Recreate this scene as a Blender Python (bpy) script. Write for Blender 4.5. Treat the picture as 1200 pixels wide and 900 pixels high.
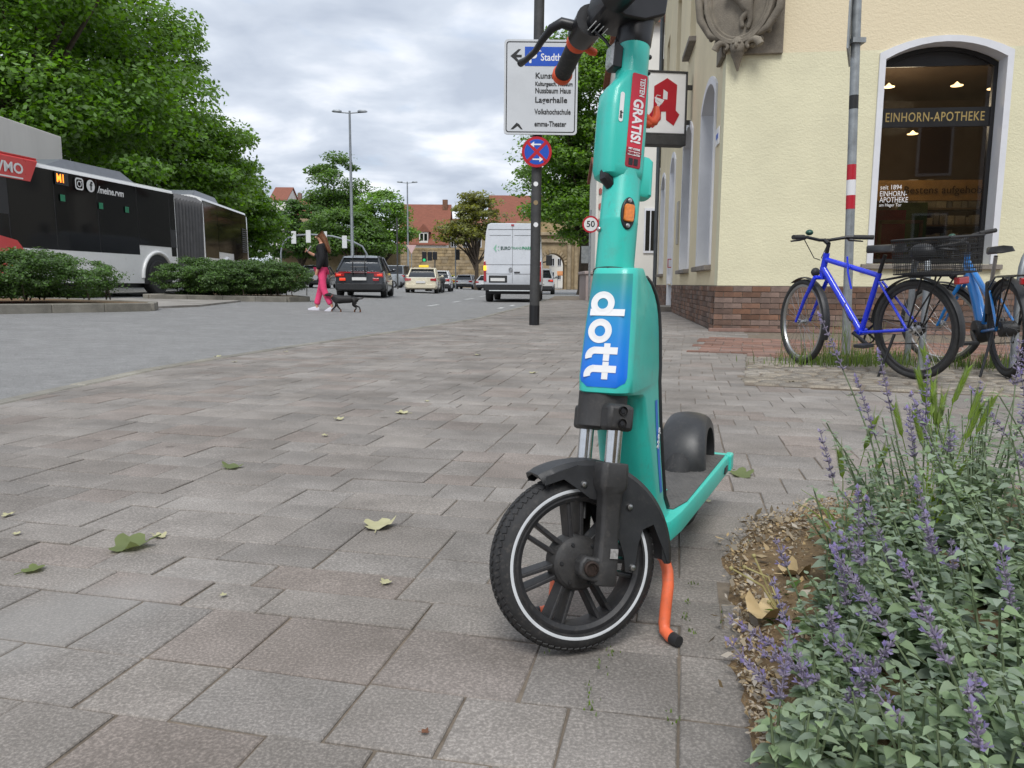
import bpy, bmesh, math, random
import numpy as np
from mathutils import Matrix, Vector
R = math.radians
random.seed(7)
rng = np.random.default_rng(7)
for o in list(bpy.data.objects): bpy.data.objects.remove(o, do_unlink=True)
scene = bpy.context.scene
COL = scene.collection

# ------------------------------------------------------------ camera, sky, sun, exposure
FPX = 901.0; CAM_H = 0.63
PITCH = math.atan((450 - 332) / FPX); ROLL = R(0.4)
fw = Vector((0, math.cos(PITCH), -math.sin(PITCH))); up0 = Vector((0, math.sin(PITCH), math.cos(PITCH))); rt0 = Vector((1, 0, 0))
rt = rt0 * math.cos(ROLL) + up0 * math.sin(ROLL); upv = up0 * math.cos(ROLL) - rt0 * math.sin(ROLL)
cd = bpy.data.cameras.new('camera'); cam = bpy.data.objects.new('camera', cd); COL.objects.link(cam)
cd.sensor_width = 36.0; cd.lens = FPX / 1200 * 36.0; cd.clip_start = 0.05; cd.clip_end = 3000
cam.matrix_world = Matrix(((rt.x, upv.x, -fw.x, 0), (rt.y, upv.y, -fw.y, 0), (rt.z, upv.z, -fw.z, CAM_H), (0, 0, 0, 1)))
scene.camera = cam

SUN_EL, SUN_AZ = R(52), R(-174)          # azimuth measured clockwise from +Y
w = bpy.data.worlds.new('World'); scene.world = w; w.use_nodes = True
nt = w.node_tree; N = nt.nodes; N.clear()
def wn(t, **k):
    n = N.new(t)
    for a, b in k.items(): setattr(n, a, b)
    return n
sky = wn('ShaderNodeTexSky', sky_type='NISHITA', sun_disc=False, sun_elevation=SUN_EL, sun_rotation=SUN_AZ)
tc = wn('ShaderNodeTexCoord'); sep = wn('ShaderNodeSeparateXYZ'); nt.links.new(tc.outputs['Generated'], sep.inputs[0])
zz = wn('ShaderNodeMath', operation='ADD'); nt.links.new(sep.outputs[2], zz.inputs[0]); zz.inputs[1].default_value = 0.16
zc = wn('ShaderNodeMath', operation='MAXIMUM'); nt.links.new(zz.outputs[0], zc.inputs[0]); zc.inputs[1].default_value = 0.06
dv = []
for i in (0, 1):
    d = wn('ShaderNodeMath', operation='DIVIDE'); nt.links.new(sep.outputs[i], d.inputs[0]); nt.links.new(zc.outputs[0], d.inputs[1]); dv.append(d)
cb = wn('ShaderNodeCombineXYZ'); nt.links.new(dv[0].outputs[0], cb.inputs[0]); nt.links.new(dv[1].outputs[0], cb.inputs[1])
n1 = wn('ShaderNodeTexNoise'); n1.inputs['Scale'].default_value = 1.1; n1.inputs['Detail'].default_value = 5; n1.inputs['Roughness'].default_value = .55; n1.inputs['Distortion'].default_value = .35
n2 = wn('ShaderNodeTexNoise'); n2.inputs['Scale'].default_value = 2.3; n2.inputs['Detail'].default_value = 5; n2.inputs['Roughness'].default_value = .5; n2.inputs['Distortion'].default_value = .2
for n in (n1, n2): nt.links.new(cb.outputs[0], n.inputs['Vector'])
cr = wn('ShaderNodeValToRGB'); nt.links.new(n2.outputs['Fac'], cr.inputs[0])      # cloud shade
e = cr.color_ramp.elements; e[0].position = .34; e[0].color = (3.2, 3.6, 4.3, 1); e[1].position = .66; e[1].color = (6.1, 6.3, 6.7, 1)
m_ = cr.color_ramp.elements.new(.5); m_.color = (4.15, 4.55, 5.2, 1)
cov = wn('ShaderNodeValToRGB'); nt.links.new(n1.outputs['Fac'], cov.inputs[0])      # cloud cover
e = cov.color_ramp.elements; e[0].position = .30; e[0].color = (.45, .45, .45, 1); e[1].position = .45; e[1].color = (1, 1, 1, 1)
mixw = wn('ShaderNodeMixRGB'); nt.links.new(cov.outputs[0], mixw.inputs[0]); nt.links.new(sky.outputs[0], mixw.inputs[1]); nt.links.new(cr.outputs[0], mixw.inputs[2])
bg = wn('ShaderNodeBackground'); nt.links.new(mixw.outputs[0], bg.inputs[0]); bg.inputs[1].default_value = 0.105
wo = wn('ShaderNodeOutputWorld'); nt.links.new(bg.outputs[0], wo.inputs[0])

sd = bpy.data.lights.new('sun', 'SUN'); sd.energy = 1.5; sd.angle = R(24); sd.color = (1, .985, .955)
so = bpy.data.objects.new('sun', sd); COL.objects.link(so)
sdir = Vector((math.sin(SUN_AZ) * math.cos(SUN_EL), math.cos(SUN_AZ) * math.cos(SUN_EL), math.sin(SUN_EL)))
so.rotation_euler = sdir.to_track_quat('Z', 'Y').to_euler(); so.location = sdir * 60

vs = scene.view_settings; vs.view_transform = 'Standard'; vs.look = 'None'; vs.exposure = 0.72; vs.gamma = 1.0
vs.use_curve_mapping = False
scene.render.engine = 'CYCLES'
scene.cycles.max_bounces = 6; scene.cycles.diffuse_bounces = 3; scene.cycles.glossy_bounces = 3; scene.cycles.transmission_bounces = 4; scene.cycles.transparent_max_bounces = 8

# ------------------------------------------------------------ pixel helpers (photo pixels 1200x900)
CAMP = Vector((0, 0, CAM_H))
def ray(x, y): return fw + rt * ((x - 600) / FPX) - upv * ((y - 450) / FPX)
def gp(x, y, z=0.0):
    d = ray(x, y); return CAMP + d * ((z - CAM_H) / d.z)
def at(x, y, Y):
    d = ray(x, y); return CAMP + d * (Y / d.y)
def gz(x, y=0):            # height of the roadway: it climbs gently to the left
    return 0.03 * max(0.0, min(-x, 16) - 2.5)

# ------------------------------------------------------------ materials
def H(h, k=1.0):
    c = [int(h[i:i + 2], 16) / 255 for i in (0, 2, 4)]
    return tuple(k * (v / 12.92 if v <= .04045 else ((v + .055) / 1.055) ** 2.4) for v in c)
MATS = {}
def mat(name, col, rough=.5, metal=0.0, var=.12, scale=6.0, bump=0.0, bscale=80.0, coat=0.0, rnd=0.0, col2=None, spec=.5, emit=0.0, alpha=1.0, trans=0.0, stretch=None, dirt=0.0):
    """procedural principled: noise tint between col and col2, per-piece random brightness, fine bump, rough variation"""
    m = bpy.data.materials.new(name); m.use_nodes = True; t = m.node_tree; n = t.nodes; L = t.links
    b = n['Principled BSDF']; b.inputs['Roughness'].default_value = rough; b.inputs['Metallic'].default_value = metal
    b.inputs['Coat Weight'].default_value = coat; b.inputs['Specular IOR Level'].default_value = spec; b.inputs['Coat Roughness'].default_value = .08
    tcn = n.new('ShaderNodeTexCoord'); vec = tcn.outputs['Object']
    if stretch:
        mp = n.new('ShaderNodeMapping'); mp.inputs['Scale'].default_value = stretch; L.new(vec, mp.inputs[0]); vec = mp.outputs[0]
    nz = n.new('ShaderNodeTexNoise'); nz.inputs['Scale'].default_value = scale; nz.inputs['Detail'].default_value = 5; nz.inputs['Roughness'].default_value = .6; L.new(vec, nz.inputs['Vector'])
    rp = n.new('ShaderNodeValToRGB'); L.new(nz.outputs['Fac'], rp.inputs[0])
    c2 = col2 if col2 else tuple(c * (1 + var) for c in col); c1 = col if col2 else tuple(c * (1 - var) for c in col)
    rp.color_ramp.elements[0].position = .3; rp.color_ramp.elements[1].position = .7
    rp.color_ramp.elements[0].color = (*c1, 1); rp.color_ramp.elements[1].color = (*c2, 1)
    out = rp.outputs[0]
    if dirt:
        nd = n.new('ShaderNodeTexNoise'); nd.inputs['Scale'].default_value = scale * 3.7; nd.inputs['Detail'].default_value = 8; nd.inputs['Roughness'].default_value = .7; L.new(vec, nd.inputs['Vector'])
        rd = n.new('ShaderNodeValToRGB'); L.new(nd.outputs['Fac'], rd.inputs[0]); rd.color_ramp.elements[0].position = .52; rd.color_ramp.elements[1].position = .75
        rd.color_ramp.elements[1].color = (dirt, dirt, dirt, 1)
        md = n.new('ShaderNodeMixRGB'); L.new(rd.outputs[0], md.inputs[0]); L.new(out, md.inputs[1]); md.inputs[2].default_value = (.16, .14, .12, 1); out = md.outputs[0]
    if rnd:
        oi = n.new('ShaderNodeObjectInfo'); ge = n.new('ShaderNodeNewGeometry')
        ad = n.new('ShaderNodeMath'); ad.operation = 'ADD'; L.new(oi.outputs['Random'], ad.inputs[0]); L.new(ge.outputs['Random Per Island'], ad.inputs[1])
        fr = n.new('ShaderNodeMath'); fr.operation = 'FRACT'; L.new(ad.outputs[0], fr.inputs[0])
        mr = n.new('ShaderNodeMapRange'); L.new(fr.outputs[0], mr.inputs[0]); mr.inputs[3].default_value = 1 - rnd; mr.inputs[4].default_value = 1 + rnd
        hs = n.new('ShaderNodeHueSaturation'); L.new(mr.outputs[0], hs.inputs['Value']); L.new(out, hs.inputs['Color'])
        fr2 = n.new('ShaderNodeMath'); fr2.operation = 'MULTIPLY'; L.new(fr.outputs[0], fr2.inputs[0]); fr2.inputs[1].default_value = 7.31
        fr3 = n.new('ShaderNodeMath'); fr3.operation = 'FRACT'; L.new(fr2.outputs[0], fr3.inputs[0])
        ms = n.new('ShaderNodeMapRange'); L.new(fr3.outputs[0], ms.inputs[0]); ms.inputs[3].default_value = 1 - rnd; ms.inputs[4].default_value = 1 + rnd
        L.new(ms.outputs[0], hs.inputs['Saturation']); out = hs.outputs[0]
    L.new(out, b.inputs['Base Color'])
    rr = n.new('ShaderNodeMapRange'); L.new(nz.outputs['Fac'], rr.inputs[0]); rr.inputs[3].default_value = max(0.02, rough - .08); rr.inputs[4].default_value = min(1, rough + .08); L.new(rr.outputs[0], b.inputs['Roughness'])
    if bump:
        nb = n.new('ShaderNodeTexNoise'); nb.inputs['Scale'].default_value = bscale; nb.inputs['Detail'].default_value = 6; nb.inputs['Roughness'].default_value = .65; L.new(vec, nb.inputs['Vector'])
        bp = n.new('ShaderNodeBump'); bp.inputs['Strength'].default_value = 1.0; bp.inputs['Distance'].default_value = bump; L.new(nb.outputs['Fac'], bp.inputs['Height']); L.new(bp.outputs[0], b.inputs['Normal'])
    if emit:
        b.inputs['Emission Color'].default_value = (*col, 1); b.inputs['Emission Strength'].default_value = emit
    if alpha < 1: b.inputs['Alpha'].default_value = alpha
    if trans: b.inputs['Transmission Weight'].default_value = trans
    MATS[name] = m; return m
def scuffs(m, amt=.35):
    t = m.node_tree; b = t.nodes['Principled BSDF']; src = b.inputs['Base Color'].links[0].from_socket
    tc2 = t.nodes.new('ShaderNodeTexCoord'); mp = t.nodes.new('ShaderNodeMapping'); mp.inputs['Scale'].default_value = (60, 60, 9); mp.inputs['Rotation'].default_value = (.3, .2, .5); t.links.new(tc2.outputs['Object'], mp.inputs[0])
    nz = t.nodes.new('ShaderNodeTexNoise'); nz.inputs['Scale'].default_value = 1.0; nz.inputs['Detail'].default_value = 5; nz.inputs['Roughness'].default_value = .7; t.links.new(mp.outputs[0], nz.inputs['Vector'])
    rp = t.nodes.new('ShaderNodeValToRGB'); rp.color_ramp.elements[0].position = .64; rp.color_ramp.elements[1].position = .70; rp.color_ramp.elements[1].color = (amt, amt, amt, 1); t.links.new(nz.outputs['Fac'], rp.inputs[0])
    mx = t.nodes.new('ShaderNodeMixRGB'); t.links.new(rp.outputs[0], mx.inputs[0]); t.links.new(src, mx.inputs[1]); mx.inputs[2].default_value = (.10, .11, .10, 1); t.links.new(mx.outputs[0], b.inputs['Base Color'])
def leafmat(name, col, tr=.35, rnd=.25, rough=.5):
    m = mat(name, col, rough=rough, var=.18, scale=.6, rnd=rnd, spec=.35)
    t = m.node_tree; b = t.nodes['Principled BSDF']; o = t.nodes['Material Output']
    src = b.inputs['Base Color'].links[0].from_socket
    tl = t.nodes.new('ShaderNodeBsdfTranslucent'); mx = t.nodes.new('ShaderNodeMixShader'); mx.inputs[0].default_value = tr
    hs = t.nodes.new('ShaderNodeHueSaturation'); hs.inputs['Value'].default_value = 1.5; hs.inputs['Saturation'].default_value = 1.15; hs.inputs['Hue'].default_value = .485
    t.links.new(src, hs.inputs['Color']); t.links.new(hs.outputs[0], tl.inputs[0])
    t.links.new(b.outputs[0], mx.inputs[1]); t.links.new(tl.outputs[0], mx.inputs[2]); t.links.new(mx.outputs[0], o.inputs[0])
    return m
def stonemat(name, col, col2, speck=.5, scale=3.0, bump=.0012, rnd=.15, rough=.85, bscale=260, stain=1.0, marks=False):
    """concrete/stone with aggregate specks; used on pavers, setts, kerbs"""
    m = mat(name, col, rough=rough, col2=col2, scale=scale, bump=bump, bscale=bscale, rnd=rnd, spec=.3)
    t = m.node_tree; b = t.nodes['Principled BSDF']; src = b.inputs['Base Color'].links[0].from_socket
    tcn = t.nodes.new('ShaderNodeTexCoord'); ge = t.nodes.new('ShaderNodeNewGeometry')
    v = t.nodes.new('ShaderNodeTexNoise'); v.inputs['Scale'].default_value = 190; v.inputs['Detail'].default_value = 3; v.inputs['Roughness'].default_value = .7; t.links.new(ge.outputs['Position'], v.inputs['Vector'])
    r2 = t.nodes.new('ShaderNodeValToRGB'); t.links.new(v.outputs['Fac'], r2.inputs[0])
    el = r2.color_ramp.elements; el[0].position = .36; el[0].color = (1 - .55 * speck,) * 3 + (1,); el[1].position = .66; el[1].color = (1 + 1.3 * speck,) * 3 + (1,)
    k = r2.color_ramp.elements.new(.5); k.color = (1, 1, 1, 1)
    mu = t.nodes.new('ShaderNodeMixRGB'); mu.blend_type = 'MULTIPLY'; mu.inputs[0].default_value = 1; t.links.new(src, mu.inputs[1]); t.links.new(r2.outputs[0], mu.inputs[2])
    # broad stains in world space so they run over several stones
    st = t.nodes.new('ShaderNodeTexNoise'); st.inputs['Scale'].default_value = 1.7; st.inputs['Detail'].default_value = 6; st.inputs['Roughness'].default_value = .6; t.links.new(ge.outputs['Position'], st.inputs['Vector'])
    r3 = t.nodes.new('ShaderNodeValToRGB'); t.links.new(st.outputs['Fac'], r3.inputs[0]); r3.color_ramp.elements[0].position = .3; r3.color_ramp.elements[1].position = .72
    r3.color_ramp.elements[0].color = tuple(1 - k_ * stain for k_ in (.30, .31, .33)) + (1,); r3.color_ramp.elements[1].color = tuple(1 + k_ * stain for k_ in (.22, .22, .21)) + (1,)
    m2 = t.nodes.new('ShaderNodeMixRGB'); m2.blend_type = 'MULTIPLY'; m2.inputs[0].default_value = 1; t.links.new(mu.outputs[0], m2.inputs[1]); t.links.new(r3.outputs[0], m2.inputs[2])
    out = m2.outputs[0]
    if marks:                                   # chewing gum and drip spots, and one pale dried spill
        vo = t.nodes.new('ShaderNodeTexVoronoi'); vo.inputs['Scale'].default_value = 2.6; t.links.new(ge.outputs['Position'], vo.inputs['Vector'])
        r4 = t.nodes.new('ShaderNodeValToRGB'); r4.color_ramp.elements[0].position = .035; r4.color_ramp.elements[0].color = (.66, .65, .64, 1); r4.color_ramp.elements[1].position = .055; r4.color_ramp.elements[1].color = (1, 1, 1, 1); t.links.new(vo.outputs['Distance'], r4.inputs[0])
        m3 = t.nodes.new('ShaderNodeMixRGB'); m3.blend_type = 'MULTIPLY'; m3.inputs[0].default_value = 1; t.links.new(out, m3.inputs[1]); t.links.new(r4.outputs[0], m3.inputs[2])
        mp = t.nodes.new('ShaderNodeMapping'); mp.vector_type = 'TEXTURE'; mp.inputs['Location'].default_value = (-.86, 1.36, 0); mp.inputs['Rotation'].default_value = (0, 0, .9); mp.inputs['Scale'].default_value = (.42, .16, 1); t.links.new(ge.outputs['Position'], mp.inputs[0])
        ln = t.nodes.new('ShaderNodeVectorMath'); ln.operation = 'LENGTH'; t.links.new(mp.outputs[0], ln.inputs[0])
        nz4 = t.nodes.new('ShaderNodeTexNoise'); nz4.inputs['Scale'].default_value = 9; nz4.inputs['Detail'].default_value = 6; t.links.new(ge.outputs['Position'], nz4.inputs['Vector'])
        ad4 = t.nodes.new('ShaderNodeMath'); ad4.operation = 'ADD'; t.links.new(ln.outputs['Value'], ad4.inputs[0]); t.links.new(nz4.outputs['Fac'], ad4.inputs[1])
        r5 = t.nodes.new('ShaderNodeValToRGB'); r5.color_ramp.elements[0].position = .55; r5.color_ramp.elements[0].color = (.42, .42, .42, 1); r5.color_ramp.elements[1].position = 1.0; r5.color_ramp.elements[1].color = (0, 0, 0, 1)
        hf = t.nodes.new('ShaderNodeMath'); hf.operation = 'MULTIPLY'; hf.inputs[1].default_value = .62; t.links.new(ad4.outputs[0], hf.inputs[0]); t.links.new(hf.outputs[0], r5.inputs[0])
        m5 = t.nodes.new('ShaderNodeMixRGB'); t.links.new(r5.outputs[0], m5.inputs[0]); t.links.new(m3.outputs[0], m5.inputs[1]); m5.inputs[2].default_value = (.33, .32, .305, 1); out = m5.outputs[0]
    t.links.new(out, b.inputs['Base Color']); return m

TEAL = mat('teal_paint', H('36c1b2'), .36, var=.05, scale=5, coat=.2, bump=.00015, bscale=350, dirt=.30)
TEAL2 = mat('teal_plastic', H('3cc8b8'), .42, var=.05, scale=5, coat=.1, bump=.0002, bscale=300, dirt=.15)
scuffs(TEAL, .42); scuffs(TEAL2, .55)
BLK = mat('black_plastic', (.022, .023, .025), .5, var=.25, scale=20, bump=.0003, bscale=500, dirt=.12)
BLK2 = mat('black_satin', (.012, .012, .014), .38, var=.2, scale=20)
DGREY = mat('dark_cast_metal', (.045, .044, .044), .55, metal=.25, var=.3, scale=22, bump=.0004, bscale=300, dirt=.3)
RUB = mat('tyre_rubber', (.024, .024, .025), .72, var=.3, scale=30, bump=.0003, bscale=400, dirt=.35)
CHROME = mat('chrome', (.62, .62, .62), .18, metal=1, var=.1, scale=40)
STEEL = mat('bolt_steel', (.45, .45, .44), .35, metal=1, var=.2, scale=60)
GALV = mat('galvanised_steel', (.30, .32, .33), .5, metal=.6, var=.25, scale=9, dirt=.2)
ORANGE = mat('orange_rubber', H('ea5a30'), .55, var=.12, scale=14, bump=.0003, bscale=250, dirt=.12)
ORANGE_S = mat('orange_painted_steel', H('ea7048'), .5, var=.15, scale=18, bump=.0003, dirt=.35)
WHITE = mat('white_print', (.78, .78, .78), .5, var=.04)
WHITEP = mat('white_paint', (.74, .74, .75), .45, var=.05, scale=2, dirt=.06)
RED = mat('red_print', H('c62a3d'), .45, var=.05)
DRED = mat('dark_red_print', H('8f2330'), .45, var=.05)
BLUE = mat('blue_print', H('0c6fd0'), .4, var=.05)
BLUE2 = mat('sign_blue', H('1a4fb4'), .4, var=.05)
BLACKP = mat('black_print', (.015, .015, .015), .5, var=.1)
SIGNW = mat('sign_white', (.56, .58, .60), .45, var=.05, scale=2, dirt=.06)
SIGNR = mat('sign_red', H('b3192b'), .4, var=.06)
RIM = mat('rim_grey', (.028, .028, .03), .5, metal=.1, var=.2, scale=30, dirt=.35)
REFL = mat('reflective_stripe', (.62, .64, .66), .35, var=.1, scale=30)
AMBER = mat('amber_reflector', H('d9791a'), .15, var=.25, scale=160, coat=1)
GLASSK = mat('dark_glass', (.006, .007, .008), .06, var=.2, scale=2, spec=.6)
POLE = mat('pole_dark_grey', (.055, .055, .055), .6, metal=.2, var=.25, scale=8, dirt=.3)
LAMPM = mat('lamp_post_grey', (.24, .26, .28), .5, metal=.4, var=.15, scale=3)

# ------------------------------------------------------------ mesh builder
class MB:
    def __init__(s, M=None): s.v = []; s.f = []; s.M = M
    def add(s, V, F):
        o = len(s.v); s.v += [tuple(s.M @ Vector(p)) if s.M else tuple(p) for p in V]
        s.f += [tuple(i + o for i in f) for f in F]; return s
    def box(s, x0, x1, y0, y1, z0, z1, T=None):
        V = [(x, y, z) for z in (z0, z1) for y in (y0, y1) for x in (x0, x1)]
        if T: V = [T @ Vector(p) for p in V]
        return s.add(V, [(0, 2, 3, 1), (4, 5, 7, 6), (0, 1, 5, 4), (2, 6, 7, 3), (0, 4, 6, 2), (1, 3, 7, 5)])
    def tube(s, pts, r, seg=8, cap=True, flat=None):
        pts = [Vector(p) for p in pts]; n = len(pts); rs = list(r) if hasattr(r, '__len__') else [r] * n
        V = []; u = None
        for i, p in enumerate(pts):
            t = (pts[min(i + 1, n - 1)] - pts[max(i - 1, 0)]).normalized()
            if u is None:
                u = Vector((0, 0, 1)) if abs(t.z) < .9 else Vector((1, 0, 0))
                if flat: u = Vector(flat[0])
            u = (u - t * u.dot(t)).normalized(); v = t.cross(u)
            fx, fy = (flat[1], flat[2]) if flat else (1, 1)
            for k in range(seg):
                a = 2 * math.pi * k / seg; V.append(p + u * (math.cos(a) * rs[i] * fx) + v * (math.sin(a) * rs[i] * fy))
        F = [(i * seg + k, i * seg + (k + 1) % seg, (i + 1) * seg + (k + 1) % seg, (i + 1) * seg + k) for i in range(n - 1) for k in range(seg)]
        if cap: F += [tuple(range(seg - 1, -1, -1)), tuple(range((n - 1) * seg, n * seg))]
        return s.add(V, F)
    def lathe(s, prof, seg=24, T=None, close=False, arc=None):
        n = len(prof); V = []
        a0, a1 = arc if arc else (0, 2 * math.pi); sg = seg if not arc else seg + 1
        for k in range(sg):
            a = a0 + (a1 - a0) * k / seg; c, si = math.cos(a), math.sin(a)
            for r_, h in prof:
                p = Vector((r_ * c, r_ * si, h)); V.append(T @ p if T else p)
        F = []; kk = range(seg)
        for k in kk:
            k2 = (k + 1) % sg
            for i in range(n if close else n - 1):
                j = (i + 1) % n; F.append((k * n + i, k2 * n + i, k2 * n + j, k * n + j))
        if arc and close: F += [tuple(range(n))[::-1], tuple(range(seg * n, seg * n + n))]
        return s.add(V, F)
    def prism(s, poly, h0, h1, T=None):
        n = len(poly); V = [Vector((x, y, h0)) for x, y in poly] + [Vector((x, y, h1)) for x, y in poly]
        if T: V = [T @ p for p in V]
        return s.add(V, [tuple(range(n - 1, -1, -1)), tuple(range(n, 2 * n))] + [(i, (i + 1) % n, n + (i + 1) % n, n + i) for i in range(n)])
    def loft(s, rings, cap=True):
        m = len(rings[0]); V = [p for r_ in rings for p in r_]
        F = [(i * m + k, i * m + (k + 1) % m, (i + 1) * m + (k + 1) % m, (i + 1) * m + k) for i in range(len(rings) - 1) for k in range(m)]
        if cap: F += [tuple(range(m - 1, -1, -1)), tuple(range((len(rings) - 1) * m, len(rings) * m))]
        return s.add(V, F)
    def ball(s, c, rx, ry=None, rz=None, seg=12, T=None):
        ry = ry or rx; rz = rz or rx; h = seg // 2; c = Vector(c); V = []
        for i in range(1, h):
            a = math.pi * i / h
            for k in range(seg):
                b = 2 * math.pi * k / seg; V.append(c + Vector((rx * math.sin(a) * math.cos(b), ry * math.sin(a) * math.sin(b), rz * math.cos(a))))
        V += [c + Vector((0, 0, rz)), c - Vector((0, 0, rz))]; t = len(V) - 2
        F = [(i * seg + k, (i + 1) * seg + k, (i + 1) * seg + (k + 1) % seg, i * seg + (k + 1) % seg) for i in range(h - 2) for k in range(seg)]
        F += [(t, k, (k + 1) % seg) for k in range(seg)] + [((h - 2) * seg + k, t + 1, (h - 2) * seg + (k + 1) % seg) for k in range(seg)]
        if T: V = [T @ p for p in V]
        return s.add(V, F)
    def grid(s, fn, nu, nv):
        V = [fn(i / nu, j / nv) for i in range(nu + 1) for j in range(nv + 1)]
        return s.add(V, [(i * (nv + 1) + j, (i + 1) * (nv + 1) + j, (i + 1) * (nv + 1) + j + 1, i * (nv + 1) + j + 1) for i in range(nu) for j in range(nv)])
    def mesh(s, name):
        me = bpy.data.meshes.new(name); me.from_pydata(s.v, [], s.f); me.update(); return me
    def build(s, name, m, parent=None, smooth=35, bevel=0, seg=2, fix=True):
        me = s.mesh(name)
        if fix:
            bm = bmesh.new(); bm.from_mesh(me); bmesh.ops.recalc_face_normals(bm, faces=bm.faces); bm.to_mesh(me); bm.free()
        return obj(name, me, m, parent, smooth, bevel, seg)
def obj(name, me, m, parent=None, smooth=35, bevel=0, seg=2):
    if m and not me.materials: me.materials.append(m)
    if smooth:
        me.polygons.foreach_set('use_smooth', [True] * len(me.polygons)); me.set_sharp_from_angle(angle=R(smooth))
    o = bpy.data.objects.new(name, me); COL.objects.link(o); o.parent = parent
    if bevel:
        b = o.modifiers.new('bevel', 'BEVEL'); b.width = bevel; b.segments = seg; b.limit_method = 'ANGLE'; b.angle_limit = R(38); b.harden_normals = False
    return o
def copyobj(o, parent=None, M=None):
    c = o.copy(); COL.objects.link(c); c.parent = parent
    if M is not None: c.matrix_local = M
    return c
def tag(o, label, cat, group=None):
    o['label'] = label; o['category'] = cat
    if group: o['group'] = group
    return o
def thing(name, label, cat, loc=(0, 0, 0), rz=0.0, group=None):
    o = bpy.data.objects.new(name, None); o.empty_display_size = .1; COL.objects.link(o); o.location = loc; o.rotation_euler = (0, 0, rz); return tag(o, label, cat, group)
def struct(o): o['kind'] = 'structure'; return o
def stuff(o): o['kind'] = 'stuff'; return o
def frame(origin, x, y):
    x = Vector(x).normalized(); y = Vector(y); y = (y - x * y.dot(x)).normalized(); z = x.cross(y); o = Vector(origin)
    return Matrix(((x.x, y.x, z.x, o.x), (x.y, y.y, z.y, o.y), (x.z, y.z, z.z, o.z), (0, 0, 0, 1)))
def text(body, size, m, parent, T, name='lettering', ext=.0006, align='CENTER', sx=1.0, bold=0.0, shear=0.0, space=1.0):
    """lettering as a flat mesh: T puts the text's x right, y up, z out of the surface"""
    c = bpy.data.curves.new('t', 'FONT'); c.body = body; c.size = size; c.extrude = ext; c.align_x = align; c.align_y = 'CENTER'; c.offset = bold; c.shear = shear; c.space_character = space; c.resolution_u = 3
    t = bpy.data.objects.new('t', c); COL.objects.link(t)
    dg = bpy.context.evaluated_depsgraph_get(); me = bpy.data.meshes.new_from_object(t.evaluated_get(dg)); bpy.data.objects.remove(t, do_unlink=True)
    me.name = name; me.materials.clear(); me.transform(T @ Matrix.Diagonal((sx, 1, 1, 1))); return obj(name, me, m, parent, None)
def fit_text(body, size, m, parent, T, width, **k):
    o = text(body, size, m, parent, Matrix(), **k); xs_ = [v.co.x for v in o.data.vertices]; w_ = max(xs_) - min(xs_)
    o.data.transform(T @ Matrix.Diagonal((width / w_, 1, 1, 1))); return o
def fillwall(outer, holes, th, T, name, m, parent, smooth=None):
    """flat wall polygon with holes, given thickness by extruding inward (-z of T)"""
    bm = bmesh.new(); ed = []
    for loop in [outer] + holes:
        vs_ = [bm.verts.new((x, y, 0)) for x, y in loop]
        ed += [bm.edges.new((vs_[i], vs_[(i + 1) % len(vs_)])) for i in range(len(vs_))]
    bmesh.ops.triangle_fill(bm, use_beauty=True, edges=ed)
    bmesh.ops.recalc_face_normals(bm, faces=bm.faces)
    if bm.faces and sum(f.normal.z for f in bm.faces) < 0: bmesh.ops.reverse_faces(bm, faces=bm.faces)
    g = bmesh.ops.extrude_face_region(bm, geom=list(bm.faces))
    for v in [x for x in g['geom'] if isinstance(x, bmesh.types.BMVert)]: v.co.z -= th
    bmesh.ops.recalc_face_normals(bm, faces=bm.faces)
    me = bpy.data.meshes.new(name); bm.to_mesh(me); bm.free(); me.transform(T); return obj(name, me, m, parent, smooth)
def leafmesh(name, P, Nrm, size, mats, aspect=.62, jitter=.6):
    """numpy: one rhombic leaf (two triangles folded at the midrib) for each point"""
    n = len(P); Nrm = Nrm + rng.normal(0, jitter, (n, 3)); Nrm /= np.linalg.norm(Nrm, axis=1)[:, None] + 1e-9
    t = rng.normal(0, 1, (n, 3)); t -= Nrm * (t * Nrm).sum(1)[:, None]; t /= np.linalg.norm(t, axis=1)[:, None] + 1e-9
    b = np.cross(Nrm, t); s = (size * rng.uniform(.6, 1.35, n))[:, None]
    V = np.empty((n, 4, 3)); V[:, 0] = P - t * s * .5; V[:, 1] = P + b * s * aspect * .5 - Nrm * s * .10; V[:, 2] = P + t * s * .5 - Nrm * s * .12; V[:, 3] = P - b * s * aspect * .5 - Nrm * s * .10
    me = bpy.data.meshes.new(name); me.vertices.add(n * 4); me.vertices.foreach_set('co', V.ravel().astype(np.float32))
    me.loops.add(n * 4); me.loops.foreach_set('vertex_index', np.arange(n * 4, dtype=np.int32))
    me.polygons.add(n); me.polygons.foreach_set('loop_start', np.arange(0, n * 4, 4, dtype=np.int32))
    me.update(calc_edges=True); me.materials.append(mats); return me
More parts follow.
